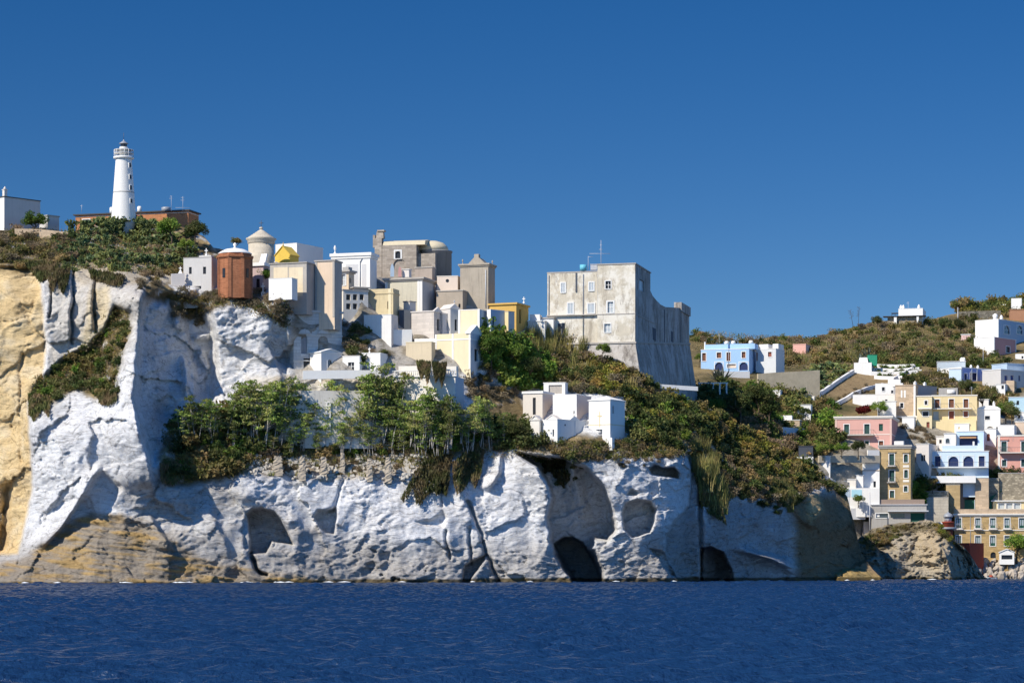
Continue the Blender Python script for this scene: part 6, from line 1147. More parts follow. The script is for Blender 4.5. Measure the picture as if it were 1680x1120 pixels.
# ------------------------------------------------------------------ vegetation
LM = {
 'dark': leafmat('macchia_leaf', (.020, .038, .010), (.095, .135, .034), (.12, .12, .04), .3),
 'green_macchia': leafmat('green_macchia_leaf', (.026, .052, .013), (.12, .17, .042), (.16, .16, .045), .4),
 'olive': leafmat('olive_leaf', (.065, .070, .020), (.23, .22, .065), (.26, .18, .075), .4),
 'dry': leafmat('dry_leaf', (.11, .088, .055), (.32, .265, .165), (.22, .155, .085), .35),
 'green': leafmat('fresh_leaf', (.030, .085, .010), (.17, .29, .040), (.20, .24, .045), .3),
 'lime': leafmat('yellow_green_leaf', (.085, .105, .015), (.31, .31, .055), (.28, .19, .055), .3),
 'feather': leafmat('feather_leaf', (.075, .13, .020), (.34, .44, .10), (.28, .25, .09), .22),
 'cactus': leafmat('cactus_pad', (.030, .065, .030), (.15, .21, .085), (.23, .24, .07), .3, .5),
 'reed': leafmat('reed_blade', (.13, .115, .035), (.42, .34, .13), (.18, .19, .055), .4),
 'ivy': leafmat('hanging_leaf', (.030, .046, .013), (.135, .14, .040), (.17, .12, .06), .35),
 'red': leafmat('bougainvillea', (.11, .010, .016), (.30, .025, .04)),
 'grey': leafmat('grey_leaf', (.08, .095, .065), (.25, .265, .20)),
}
BARK = flat('pale_bark', (.42, .39, .34), .9, .1); BARKD = flat('dark_bark', (.10, .075, .05), .9, .1)
def leaves(cent, size, up=.3, asp=.6, rg=RNG, drop=0.):
    """leaf sprays as small bent quads at the given points"""
    n = len(cent); a = rg.normal(size=(n, 3)); a[:, 2] -= drop*3; a /= np.linalg.norm(a, axis=1)[:, None]
    b = rg.normal(size=(n, 3)); b[:, 2] *= (1-up); b = np.cross(a, b); b /= np.linalg.norm(b, axis=1)[:, None]+1e-9
    s = (size*rg.uniform(.6, 1.3, (n, 1))); a = a*s; b = b*s*asp
    V = np.stack([cent-a, cent+b*.9, cent+a, cent-b*.9], 1).reshape(-1, 3); Q = np.arange(4*n).reshape(n, 4)
    t = np.repeat(np.clip(rg.beta(1.6, 2.2, n)+rg.normal(0, .05, n), 0, 1), 4); return V, Q, t
def blobpts(n, blobs, shell=.55, rg=RNG):
    w = np.array([b[3]**2 for b in blobs]); k = rg.choice(len(blobs), n, p=w/w.sum()); B = np.array(blobs)[k]
    d = rg.normal(size=(n, 3)); d /= np.linalg.norm(d, axis=1)[:, None]; r = rg.uniform(shell, 1.08, (n, 1))*B[:, 3:4]
    p = B[:, :3]+d*r*np.array([1, 1, .8]); return p
def shrubmesh(name, mat, seed, n=420, size=.15, hgt=.9, spread=1., nb=7, sprigs=40):
    rg = np.random.default_rng(seed); bl = [(0, 0, hgt*.35, .6)]
    for i in range(nb): a = rg.uniform(0, 6.28); r = rg.uniform(.3, .75)*spread; bl.append((r*math.cos(a), r*math.sin(a), hgt*rg.uniform(.15, .75), rg.uniform(.26, .48)))
    p = blobpts(n, bl, .5, rg); p = p[p[:, 2] > -.25]
    if sprigs:
        a = rg.uniform(0, 6.28, sprigs); r = rg.uniform(0, .8, sprigs)*spread; z0 = hgt*rg.uniform(.5, 1.1, sprigs)
        q = np.stack([r*np.cos(a), r*np.sin(a), z0+.15], 1); p = np.concatenate([p, q, q+rg.normal(0, .07, (sprigs, 3))])
    V_, Q_, t = leaves(p, size, rg=rg); return npmesh(name, V_, Q_, mat, False, {'tint': ('FLOAT', t)})
def limbs(m, p0, d, ln, r, depth, rg, ends, spread=.5, n=3):
    p1 = p0+d*ln; m.tube(p0, p1, r, r*.62, 6)
    if depth == 0: ends.append(p1); return
    for i in range(n):
        e = (d+Vector(rg.normal(0, spread, 3))).normalized(); e.z = abs(e.z)*.8+.1; limbs(m, p1, e.normalized(), ln*rg.uniform(.55, .85), r*.6, depth-1, rg, ends, spread, n)
def treemesh(kind, seed, hgt=5., crown=2.4, n=2600, size=.16, mat='green', trunk=.35, bark=BARKD, flatk=.8):
    """tapered trunk with limbs; crown of leaf sprays in uneven clumps hung on the limb ends"""
    rg = np.random.default_rng(seed); m = MB(); ends = []
    limbs(m, Vector((0, 0, -.6)), Vector((0, 0, 1)), hgt*trunk+.6, hgt*.035, 2, rg, ends, .55, 4)
    bl = []
    for e in ends:
        v = Vector((e.x, e.y, e.z)); c = Vector((0, 0, hgt-crown*flatk)); d = v-c; d = d.normalized()*crown*rg.uniform(.35, .85); q = c+Vector((d.x, d.y, d.z*flatk))
        bl.append((q.x, q.y, q.z, crown*rg.uniform(.24, .42)))
    for i in range(10):
        d = Vector(rg.normal(size=3)).normalized()*crown*rg.uniform(.4, .8); bl.append((d.x, d.y, hgt-crown*flatk+abs(d.z)*flatk*.9, crown*rg.uniform(.2, .36)))
    V_, Q_, t = leaves(blobpts(n, bl, .45, rg), size, rg=rg)
    return m.mesh('trunk', bark), npmesh('crown', V_, Q_, LM[mat], False, {'tint': ('FLOAT', t)})
def feathermesh(seed, hgt=8., nst=4):
    """slender pale stems with open, layered feathery foliage"""
    rg = np.random.default_rng(seed); m = MB(); cs = []
    for i in range(nst):
        p = Vector((rg.uniform(-.7, .7), rg.uniform(-.5, .5), -.8)); d = Vector((rg.normal(0, .12), rg.normal(0, .12), 1)).normalized(); h = hgt*rg.uniform(.65, 1.)
        q = p
        for k in range(4):
            q2 = q+(d+Vector((rg.normal(0, .07), rg.normal(0, .07), 0)))*(h+.8)/4; m.tube(q, q2, .085-.016*k, .085-.016*(k+1), 5)
            if k >= 1:
                for j in range(3 if k < 3 else 4):
                    a = rg.uniform(0, 6.28); l = rg.uniform(.5, 1.5)*(1.25-.1*k); e = q.lerp(q2, rg.uniform(.2, 1))+Vector((math.cos(a)*l, math.sin(a)*l, rg.uniform(.1, .6))); m.tube(q.lerp(q2, .4), e, .03, .012, 4); cs.append((e, rg.uniform(.45, .85)))
            q = q2
        cs.append((q, .7))
    P_ = []
    for e, r in cs: k = rg.integers(18, 42); P_.append(np.array(e)+rg.normal(0, 1, (k, 3))*np.array([r*.58, r*.58, r*.17]))
    P_ = np.concatenate(P_); V_, Q_, t = leaves(P_, .24, .8, .42, rg, .1)
    return m.mesh('trunk', BARK), npmesh('crown', V_, Q_, LM['feather'], False, {'tint': ('FLOAT', t)})
def cactusmesh(seed, n=70):
    rg = np.random.default_rng(seed); V_ = []; F_ = []; T = []; pads = [(Vector((rg.uniform(-.8, .8), rg.uniform(-.6, .6), -.1)), Vector((rg.normal(0, .25), rg.normal(0, .2), 1)).normalized()) for _ in range(7)]; i = 0
    while i < len(pads) and len(pads) < n:
        p, d = pads[i]; i += 1
        for j in range(rg.integers(1, 4)): e = (d*.9+Vector(rg.normal(0, .55, 3))).normalized(); e.z = abs(e.z)*.9; pads.append((p+d*.42, e.normalized()))
    for p, d in pads[:n]:
        s = Vector(rg.normal(size=3)).cross(d).normalized(); nn = d.cross(s).normalized(); L_ = rg.uniform(.38, .56); w = L_*.36; k = len(V_); tt = rg.beta(2, 2)
        for off in (-.035, .035):
            for u, v in ((0, .12), (.25, .8), (.55, 1), (.85, .75), (1, .1), (1, -.1), (.85, -.75), (.55, -1), (.25, -.8), (0, -.12)): V_.append(p+d*(u*L_)+s*(v*w)+nn*off); T.append(tt)
        a = list(range(k, k+10)); b = list(range(k+10, k+20))
        for c in (a, b): F_ += [(c[0], c[1], c[8], c[9]), (c[1], c[2], c[7], c[8]), (c[2], c[3], c[6], c[7]), (c[3], c[4], c[5], c[6])]
        F_ += [(a[j], a[(j+1) % 10], b[(j+1) % 10], b[j]) for j in range(10)]
    return npmesh('prickly_pear', np.array([tuple(v) for v in V_]), np.array(F_), LM['cactus'], False, {'tint': ('FLOAT', T)})
def reedmesh(seed, n=120, h=2.6, r=.9, wd=.05, mat='reed'):
    rg = np.random.default_rng(seed); V_ = []; Q_ = []; T = []
    for i in range(n):
        a = rg.uniform(0, 6.28); q = r*math.sqrt(rg.uniform()); x, y = q*math.cos(a), q*math.sin(a); hh = h*rg.uniform(.5, 1.05); lx, ly = rg.normal(0, .16, 2)*hh; ang = rg.uniform(0, 3.14); wx, wy = wd*math.cos(ang), wd*math.sin(ang); t = rg.uniform()
        pv = None
        for k, f in enumerate((0, .5, 1)):
            cx, cy = x+lx*f*f, y+ly*f*f; w_ = (1-.85*f); V_ += [(cx-wx*w_, cy-wy*w_, hh*f-.2), (cx+wx*w_, cy+wy*w_, hh*f-.2)]; T += [t, t]
            if k: c = len(V_); Q_.append((c-4, c-3, c-1, c-2))
    return npmesh('reed_clump', np.array(V_), np.array(Q_), LM[mat], False, {'tint': ('FLOAT', T)})
def agavemesh(seed):
    rg = np.random.default_rng(seed); V_ = []; Q_ = []; T = []
    for i in range(34):
        a = rg.uniform(0, 6.28); e = rg.uniform(.25, 1.35); l = rg.uniform(.9, 1.4); d = np.array([math.cos(a)*math.cos(e), math.sin(a)*math.cos(e), math.sin(e)]); s = np.array([-math.sin(a), math.cos(a), 0])*.09; c = len(V_); t = rg.uniform()
        V_ += [tuple(-s*.7), tuple(s*.7), tuple(d*l*.5+s), tuple(d*l*.5-s), tuple(d*l+s*.1), tuple(d*l-s*.1)]; Q_ += [(c, c+1, c+2, c+3), (c+3, c+2, c+4, c+5)]; T += [t]*6
    return npmesh('agave', np.array(V_), np.array(Q_), LM['grey'], False, {'tint': ('FLOAT', T)})
PROTO = {
 'macchia_shrub': [shrubmesh('macchia_shrub', LM['dark'], i, 620, .125) for i in range(4)],
 'green_macchia_shrub': [shrubmesh('green_macchia_shrub', LM['green_macchia'], 5+i, 640, .125, .95) for i in range(4)],  # more macchia shrubs in a slightly fresher green, no separate species
 'olive_tone_shrub': [shrubmesh('olive_tone_shrub', LM['olive'], 15+i, 600, .125, .85) for i in range(4)],  # olive-toned shrubs again, under a second name
 'olive_shrub': [shrubmesh('olive_shrub', LM['olive'], 10+i, 600, .125, .8) for i in range(4)],
 'dry_shrub': [shrubmesh('dry_shrub', LM['dry'], 20+i, 460, .10, .8, sprigs=110) for i in range(4)],
 'green_bush': [shrubmesh('green_bush', LM['green'], 30+i, 700, .125, 1.0) for i in range(3)],
 'lime_shrub': [shrubmesh('lime_shrub', LM['lime'], 40+i, 620, .125, .85) for i in range(3)],
 'prickly_pear': [cactusmesh(50+i) for i in range(4)],
 'reed_clump': [reedmesh(60+i) for i in range(3)],
 'grass_tuft': [reedmesh(70+i, 90, 1.1, .8, .045) for i in range(2)],
 'agave': [agavemesh(80+i) for i in range(2)],
 'grey_shrub': [shrubmesh('grey_shrub', LM['grey'], 90, 500, .12, .8)],
}
FEATH = [feathermesh(100+i, 8., 3+i % 3) for i in range(5)]
NAME_IS = {'olive_tone_shrub': 'shrub', 'green_macchia_shrub': 'shrub', 'macchia_shrub': 'shrub', 'olive_shrub': 'shrub', 'dry_shrub': 'shrub', 'green_bush': 'bush', 'lime_shrub': 'shrub', 'prickly_pear': 'cactus', 'reed_clump': 'reeds', 'grass_tuft': 'grass tuft', 'agave': 'agave', 'grey_shrub': 'shrub'}
PR = random.Random(21)
def inpoly(poly, x, y):
    c = False; n = len(poly)
    for i in range(n):
        ax, ay = poly[i]; bx, by = poly[(i+1) % n]
        if (ay > y) != (by > y) and x < (bx-ax)*(y-ay)/(by-ay)+ax: c = not c
    return c
ALLV = []
def plant(kind, lay, px, py, sc, label, group, off=-.1, zs=None):
    o = bpy.data.objects.new(kind, PR.choice(PROTO[kind])); p = lay.pt(px, py, off); p.z -= .12*sc; o.location = p; o.rotation_euler = (PR.uniform(-.12, .12), PR.uniform(-.12, .12), PR.uniform(0, 6.28))
    o.scale = (sc*PR.uniform(.85, 1.2), sc*PR.uniform(.85, 1.2), sc*(zs or 1)*PR.uniform(.8, 1.15)); link(o); return tag(o, label, NAME_IS[kind], group)
def zone(poly, lay, kinds, n, s0, s1, where, group, mind=5, off=-.1, zs=None):
    """scatter kinds = [(kind, weight, look)] in a patch of the photo; all of one kind in one patch look alike and share a label"""
    xs = [q[0] for q in poly]; ys = [q[1] for q in poly]; pts = []; tries = 0
    while len(pts) < n and tries < n*60:
        tries += 1; x, y = PR.uniform(min(xs), max(xs)), PR.uniform(min(ys), max(ys))
        if not inpoly(poly, x, y) or any((x-a)**2+(y-b)**2 < mind*mind for a, b in pts): continue
        pts.append((x, y))
    for x, y in pts:
        k, _, look = PR.choices(kinds, [w for _, w, _ in kinds])[0]; plant(k, lay, x, y, PR.uniform(s0, s1)*(.8 if PR.random() < .4 else 1), f'{look} {where}', group+' ('+NAME_IS[k]+', '+look.split(' ')[0]+')', off, zs)
D_, O_, Y_, G_, L_ = 'macchia_shrub', 'olive_shrub', 'dry_shrub', 'green_bush', 'lime_shrub'
# top of the cliff by the lighthouse
zone([(0, 380), (110, 386), (118, 425), (40, 440), (0, 432)], H, [(Y_, 5, 'dry brown shrub'), (O_, 3, 'olive-green shrub'), (D_, 1, 'dark green shrub')], 46, .9, 1.6, 'on the cliff top at the picture edge under the farm house', 'shrubs under the farm house')
zone([(118, 372), (180, 355), (250, 365), (320, 392), (322, 440), (230, 448), (160, 444), (95, 446), (90, 412)], H, [('prickly_pear', 1, 'prickly pear with flat green pads')], 120, .75, 1.15, 'on the slope below the lighthouse', 'prickly pears below the lighthouse', 8)
zone([(120, 372), (320, 392), (300, 440), (100, 440)], H, [(Y_, 3, 'dry grey-brown shrub'), (D_, 2, 'dark shrub')], 24, .8, 1.3, 'among the prickly pears below the lighthouse', 'shrubs among the prickly pears')
zone([(280, 425), (300, 415), (300, 440), (270, 470), (225, 475), (222, 455)], H, [(Y_, 3, 'dry grey shrub'), (O_, 2, 'olive shrub')], 20, .8, 1.3, 'on the ledge beside the slit-windowed tomb', 'shrubs beside the slit-windowed tomb')
zone([(275, 478), (345, 486), (350, 505), (330, 535), (285, 525)], H, [(Y_, 6, 'dry brown shrub'), (O_, 1, 'olive shrub')], 22, .9, 1.4, 'on the brow below the slit-windowed tomb', 'shrubs below the slit-windowed tomb')
zone([(345, 478), (440, 482), (472, 505), (476, 545), (440, 520), (400, 503), (350, 496)], H, [(Y_, 6, 'dry straggling shrub'), (D_, 1, 'dark shrub')], 34, .8, 1.3, 'on the cliff brow below the brick chapel', 'shrubs below the brick chapel')
zone([(168, 364), (240, 364), (240, 378), (168, 378)], H, [('prickly_pear', 1, 'tall prickly pear')], 16, 1.0, 1.4, 'right at the foot of the lighthouse tower', 'prickly pears at the lighthouse foot', 5, -1.5)
# the slanting ledge of the buttress
LEDGE = [(188, 505), (214, 512), (213, 545), (197, 592), (192, 645), (160, 650), (125, 632), (85, 660), (48, 662), (55, 640), (80, 612), (108, 588), (145, 565), (172, 535)]
zone(LEDGE, H, [(D_, 5, 'dark green shrub'), (O_, 4, 'olive-brown shrub'), (G_, 1, 'fresh green bush')], 78, .9, 1.6, 'on the slanting ledge of the big white buttress', 'shrubs on the buttress ledge', 7)
zone([(270, 700), (300, 690), (420, 708), (560, 710), (720, 708), (790, 690), (830, 695), (830, 735), (700, 745), (560, 748), (430, 750), (300, 790), (262, 775)], H, [(D_, 5, 'dark green shrub'), (O_, 4, 'olive-brown shrub'), (G_, 5, 'fresh green bush'), (Y_, 2, 'dry shrub')], 170, 1.0, 1.8, 'in the thicket under the feathery trees', 'shrubs under the feathery trees', 7)
zone([(300, 672), (425, 690), (440, 720), (425, 775), (330, 790), (300, 740)], H, [(O_, 2, 'large olive-brown shrub'), (D_, 2, 'large dark shrub')], 16, 2.2, 3.2, 'at the end of the thicket beside the shaded bay', 'large shrubs beside the shaded bay', 20)
plant('grey_shrub', H, 278, 730, 2.0, 'single pale grey-green shrub beside the shaded bay', None); plant('grass_tuft', H, 305, 720, 2.0, 'orange-brown grass tuft beside the pale grey-green shrub', None)
zone([(420, 752), (560, 758), (700, 752), (705, 776), (560, 780), (420, 778)], H, [(Y_, 3, 'dry low shrub'), ('grass_tuft', 3, 'dry grass tuft')], 60, .5, .9, 'among the ruined wall stubs', 'dry plants among the wall stubs', 5)
zone([(800, 690), (850, 685), (895, 710), (910, 755), (880, 760), (820, 745)], H, [(D_, 5, 'large dark shrub')], 13, 1.8, 2.8, 'overhanging the cliff beside the low white tomb pair', 'large shrubs beside the white tomb pair', 16)
zone([(895, 728), (1010, 725), (1110, 722), (1125, 745), (1060, 752), (980, 756), (920, 760)], H, [(Y_, 4, 'dry low shrub'), (O_, 4, 'olive low shrub'), (D_, 3, 'dark low shrub')], 70, .6, 1.2, 'on the brow below the gold-cross chapel', 'shrubs below the gold-cross chapel', 6)
zone([(562, 520), (598, 522), (602, 556), (640, 585), (600, 598), (566, 575)], H, [(D_, 3, 'dark shrub'), (Y_, 2, 'dry shrub')], 22, .9, 1.5, 'on the rubble bank below the blank white tomb', 'shrubs below the blank white tomb', 6)
zone([(885, 745), (960, 750), (950, 790), (915, 800), (895, 775)], H, [(D_, 3, 'dark ragged shrub'), (Y_, 2, 'dry ragged shrub')], 20, .6, 1.1, 'clinging to the top of the dark cliff bay', 'shrubs clinging above the dark bay', 7)
zone([(1000, 745), (1060, 750), (1115, 748), (1060, 766), (1020, 770)], H, [(Y_, 3, 'dry ragged shrub'), (O_, 1, 'olive ragged shrub')], 14, .4, .8, 'clinging to the rock above the round hollow', 'shrubs clinging above the round hollow', 7)
zone([(1190, 812), (1260, 806), (1300, 830), (1290, 850), (1240, 828)], H, [(Y_, 2, 'dry ragged shrub'), (D_, 2, 'dark ragged shrub')], 24, .6, 1.1, 'hanging over the rim of the shaded wall', 'shrubs on the rim of the shaded wall', 6)
# green hollow and the slope of the watch tower
zone([(792, 548), (850, 560), (905, 600), (900, 635), (850, 640), (800, 600)], H, [(G_, 1, 'bright green bush')], 26, 1.7, 2.7, 'in the hollow beside the gabled cream tomb', 'bright bushes in the hollow', 14)
zone([(790, 600), (860, 640), (850, 650), (770, 660), (765, 615)], H, [(Y_, 3, 'dry brown shrub'), (O_, 1, 'olive shrub')], 26, .9, 1.5, 'behind the balustrade of the terrace house', 'shrubs behind the balustrade', 7)
zone([(866, 548), (925, 545), (960, 572), (940, 600), (880, 590)], H, [('reed_clump', 3, 'tall straw-coloured reed clump'), (Y_, 1, 'dry brown shrub')], 34, .9, 1.5, 'on the slope under the dark slate annex', 'reeds under the slate annex', 7)
zone([(900, 590), (1000, 590), (1085, 638), (1040, 660), (1020, 650), (900, 640)], H, [(O_, 4, 'olive-brown shrub'), (L_, 6, 'yellow-green shrub'), (D_, 3, 'dark green shrub'), (Y_, 2, 'dry shrub'), ('grass_tuft', 3, 'straw grass tuft')], 104, 1.0, 1.9, 'on the slope in front of the watch tower', 'shrubs before the watch tower', 9)
zone([(1028, 655), (1110, 655), (1150, 690), (1110, 735), (1032, 715)], H, [(D_, 5, 'dark green shrub'), (G_, 4, 'green bush'), (L_, 2, 'yellow-green shrub')], 62, 1.3, 2.3, 'on the slope to the side of the gold-cross chapel', 'shrubs beside the gold-cross chapel', 10)
zone([(1095, 655), (1160, 672), (1230, 712), (1300, 752), (1350, 782), (1310, 790), (1220, 770), (1150, 720)], H, [(L_, 6, 'yellow-green cushion shrub'), (D_, 3, 'dark green shrub'), (O_, 3, 'olive shrub')], 104, 1.1, 2.0, 'on the long shoulder running down to the harbour', 'shrubs on the long shoulder', 9)
zone([(1160, 740), (1230, 760), (1310, 785), (1350, 790), (1390, 812), (1330, 800), (1300, 835), (1250, 815), (1190, 815)], H, [(O_, 4, 'olive shrub'), (D_, 5, 'dark green shrub'), (Y_, 3, 'dry shrub')], 84, .9, 1.7, 'along the edge of the shaded cliff', 'shrubs along the shaded cliff', 8)
zone([(1128, 730), (1160, 735), (1195, 830), (1180, 850), (1150, 830)], H, [('reed_clump', 1, 'straw-green reed clump')], 42, .8, 1.4, 'in the gully beside the round cliff hollow', 'reeds in the gully', 6)
zone([(1262, 790), (1295, 800), (1308, 840), (1280, 835)], H, [('reed_clump', 1, 'straw-green reed clump')], 14, .7, 1.1, 'on the edge between the shaded and the brown cliff', 'reeds on the brown cliff edge', 6)
# hillside
zone([(1140, 545), (1200, 560), (1240, 560), (1300, 556), (1340, 556), (1335, 568), (1140, 562)], V, [('olive_tone_shrub', 4, 'olive shrub'), ('green_macchia_shrub', 3, 'dark shrub'), (Y_, 2, 'dry shrub')], 50, .9, 1.5, 'on the ridge behind the blue row', 'shrubs on the ridge', 6)
zone([(1285, 570), (1400, 540), (1440, 530), (1450, 580), (1400, 592), (1340, 600), (1250, 604)], V, [('olive_tone_shrub', 5, 'olive-brown shrub'), ('grass_tuft', 3, 'straw grass tuft'), ('green_macchia_shrub', 4, 'dark green shrub'), (L_, 2, 'yellow-green shrub'), (Y_, 2, 'dry shrub')], 112, 1.0, 2.0, 'on the slope between the blue row and the hilltop house', 'shrubs below the hilltop house', 9)
zone([(1450, 532), (1520, 532), (1600, 520), (1600, 560), (1640, 590), (1580, 595), (1540, 590), (1450, 590)], V, [('olive_tone_shrub', 5, 'olive shrub'), ('grass_tuft', 3, 'straw grass tuft'), ('green_macchia_shrub', 5, 'dark shrub'), (Y_, 3, 'dry brown shrub')], 120, 1.0, 2.0, 'on the hill between the hilltop house and the rose house', 'shrubs between hilltop and rose house', 9)
zone([(1565, 500), (1660, 492), (1680, 490), (1680, 520), (1580, 520)], V, [('green_macchia_shrub', 3, 'dark shrub'), (L_, 2, 'yellow-green shrub'), ('olive_tone_shrub', 2, 'olive shrub')], 50, 1.5, 2.5, 'on the far top ridge above the field wall', 'shrubs above the field wall', 7)
zone([(1410, 590), (1530, 590), (1600, 592), (1650, 596), (1640, 604), (1500, 600), (1440, 598)], V, [('green_macchia_shrub', 4, 'dark shrub'), ('olive_tone_shrub', 2, 'olive shrub')], 40, 1.2, 2.0, 'along the top of the white garden terraces', 'shrubs above the terraces', 7)
zone([(1340, 604), (1398, 602), (1350, 640), (1300, 660), (1290, 645)], V, [('prickly_pear', 1, 'prickly pear with flat pads')], 44, 1.0, 1.5, 'beside the long white ramp wall', 'prickly pears beside the ramp', 8)
zone([(1140, 640), (1240, 635), (1300, 650), (1310, 690), (1270, 735), (1200, 715), (1145, 680)], V, [('green_macchia_shrub', 6, 'dark green shrub'), (G_, 2, 'green bush'), ('olive_tone_shrub', 2, 'olive shrub')], 96, 1.5, 2.6, 'in the valley behind the headland', 'shrubs in the valley', 10)
zone([(1200, 690), (1260, 685), (1300, 720), (1290, 745), (1230, 722)], V, [(Y_, 1, 'grey-brown bare shrub')], 24, 1.4, 2.2, 'on the valley side below the dark thicket', 'bare shrubs in the valley', 8, -2)
zone([(1315, 660), (1370, 660), (1372, 735), (1330, 748), (1295, 738), (1322, 705)], V, [('olive_tone_shrub', 3, 'olive-brown shrub'), (G_, 3, 'green bush'), ('green_macchia_shrub', 3, 'dark shrub')], 56, 1.2, 2.2, 'between the valley house and the pink house', 'shrubs beside the pink house', 9)
zone([(1500, 620), (1545, 612), (1572, 632), (1575, 645), (1500, 640)], V, [('olive_tone_shrub', 4, 'olive-brown shrub'), (Y_, 3, 'dry shrub'), ('green_macchia_shrub', 2, 'dark shrub')], 34, 1.4, 2.2, 'on the mound above the yellow house', 'shrubs above the yellow house', 8)
zone([(1480, 700), (1530, 710), (1545, 730), (1500, 728)], V, [(Y_, 1, 'dry straw-coloured shrub')], 16, .6, 1.1, 'on the bare bank between the pink and yellow houses', 'dry shrubs on the bank', 6)
zone([(1365, 655), (1430, 628), (1440, 640), (1400, 655)], V, [(Y_, 1, 'rusty dry shrub')], 10, .6, 1.0, 'on the dry slope between the white walls', 'dry shrubs between the white walls', 8)
zone([(1600, 640), (1660, 650), (1660, 690), (1610, 660)], V, [('green_macchia_shrub', 3, 'dark green shrub'), ('olive_tone_shrub', 1, 'olive shrub')], 28, 1.3, 2.2, 'around the little white hut', 'shrubs around the white hut', 8)
zone([(1510, 790), (1552, 792), (1556, 805), (1512, 806)], V, [('green_macchia_shrub', 3, 'dark red-green shrub')], 9, 1.3, 1.9, 'on the terrace between tan and blue houses', 'shrubs between tan and blue houses', 9, -1)
zone([(1553, 786), (1600, 780), (1640, 774), (1690, 768), (1690, 776), (1620, 786), (1560, 794)], V, [('green_macchia_shrub', 1, 'clipped dark green bush')], 30, 1.0, 1.6, 'in the hedge line below the blue and coral houses', 'hedge bushes', 6, -2.6)
zone([(1484, 798), (1515, 800), (1516, 822), (1484, 822)], V, [(G_, 1, 'palm-green bush')], 10, 1.2, 1.8, 'at the foot of the tall tan house', 'bushes at the tan house', 8, -2.5)
zone([(1410, 890), (1440, 872), (1480, 862), (1500, 860), (1470, 885), (1425, 905)], O, [('olive_tone_shrub', 3, 'olive shrub'), ('green_macchia_shrub', 2, 'dark shrub')], 34, .5, .9, 'on the low rock in front of the harbour', 'shrubs on the low rock', 5)
zone([(1530, 858), (1548, 868), (1572, 895), (1560, 892), (1540, 875)], O, [('olive_tone_shrub', 1, 'olive shrub'), (L_, 1, 'yellow-green shrub')], 14, .5, .8, 'on the back of the low rock next to the red beacon', 'shrubs next to the red beacon', 4)
for x, y in ((1418, 600), (1424, 590), (1412, 596)): plant('agave', V, x, y, 2.4, 'spiky grey agave on the bank beside the green netting shed', 'agaves by the netting shed', -1)
for x, y in ((1178, 622), (1186, 624)): plant('agave', V, x, y, 2.6, 'spiky grey agave under the blue house terrace', 'agaves under the blue house', -2)
zone([(1436, 602), (1505, 600), (1510, 616), (1440, 620)], V, [('green_macchia_shrub', 3, 'dark shrub'), ('green_bush', 1, 'green bush')], 26, .6, 1.0, 'between the white garden terrace walls', 'shrubs in the garden terraces', 5, -1.3)
# ------------------------------------------------------------------ trees
def tree(name, label, lay, px, py, hgt, meshes, group=None, off=-1.4, rz=None, base=1., cat='tree'):
    k = hgt/base; r = empty(name, lay.pt(px, py, off), PR.uniform(0, 6.28) if rz is None else rz, label, cat, group); r.scale = (k, k, k)
    for nm, me in zip(('trunk', 'crown'), meshes): link(bpy.data.objects.new(nm, me), r)
    return r
px_m = lambda px, Y: px*Y/F
# feathery row: (trunk foot column, foot row, top row)
ROW = [(300, 720, 655), (322, 716, 640), (345, 722, 648), (372, 718, 640), (392, 722, 612), (412, 718, 622), (432, 724, 608), (452, 712, 612), (470, 722, 618), (486, 714, 606), (505, 722, 642), (524, 716, 632), (545, 724, 630), (562, 714, 618), (580, 724, 640),
       (598, 716, 612), (612, 722, 596), (628, 718, 590), (640, 726, 596), (658, 718, 652), (676, 726, 640), (692, 720, 630), (708, 728, 622), (724, 722, 636), (740, 728, 640), (757, 722, 650), (772, 732, 642), (790, 726, 650), (806, 732, 655), (824, 726, 668),
       (355, 705, 660), (440, 705, 655), (530, 705, 660), (600, 740, 680), (665, 742, 690), (716, 742, 682), (480, 740, 690), (560, 742, 685),
       (312, 712, 668), (382, 730, 676), (402, 706, 640), (462, 728, 668), (496, 734, 664), (515, 722, 650), (535, 730, 660), (553, 722, 640), (572, 736, 676), (590, 730, 660), (620, 732, 650), (650, 732, 668), (684, 738, 662), (702, 716, 640), (732, 738, 672), (764, 738, 676), (634, 706, 604), (606, 704, 612), (500, 704, 628), (420, 704, 616), (476, 742, 700), (520, 742, 702), (610, 744, 700), (445, 742, 702), (645, 745, 704), (695, 744, 702)]
for i, (x, y0, y1) in enumerate(ROW):
    Yr = H.depth(x, y0)-.6; m_ = FEATH[i % len(FEATH)]
    tree('feathery_tree', 'slender pale-stemmed tree with feathery leaves in the row below the cemetery', H, x, y0, px_m(y0-y1, Yr)*(.78+.26*((i*37) % 11)/11), m_, 'feathery trees below the cemetery', base=8.4)
T1 = treemesh('t', 201, 5, 2.5, 3600, .15, 'green'); T2 = treemesh('t', 202, 5, 2.3, 3400, .14, 'dark'); T3 = treemesh('t', 203, 5, 2.6, 3200, .15, 'dark', .4); T4 = treemesh('t', 204, 5, 2.0, 2600, .15, 'olive'); T5 = treemesh('t', 205, 4.2, 2.3, 3000, .14, 'green', .25)
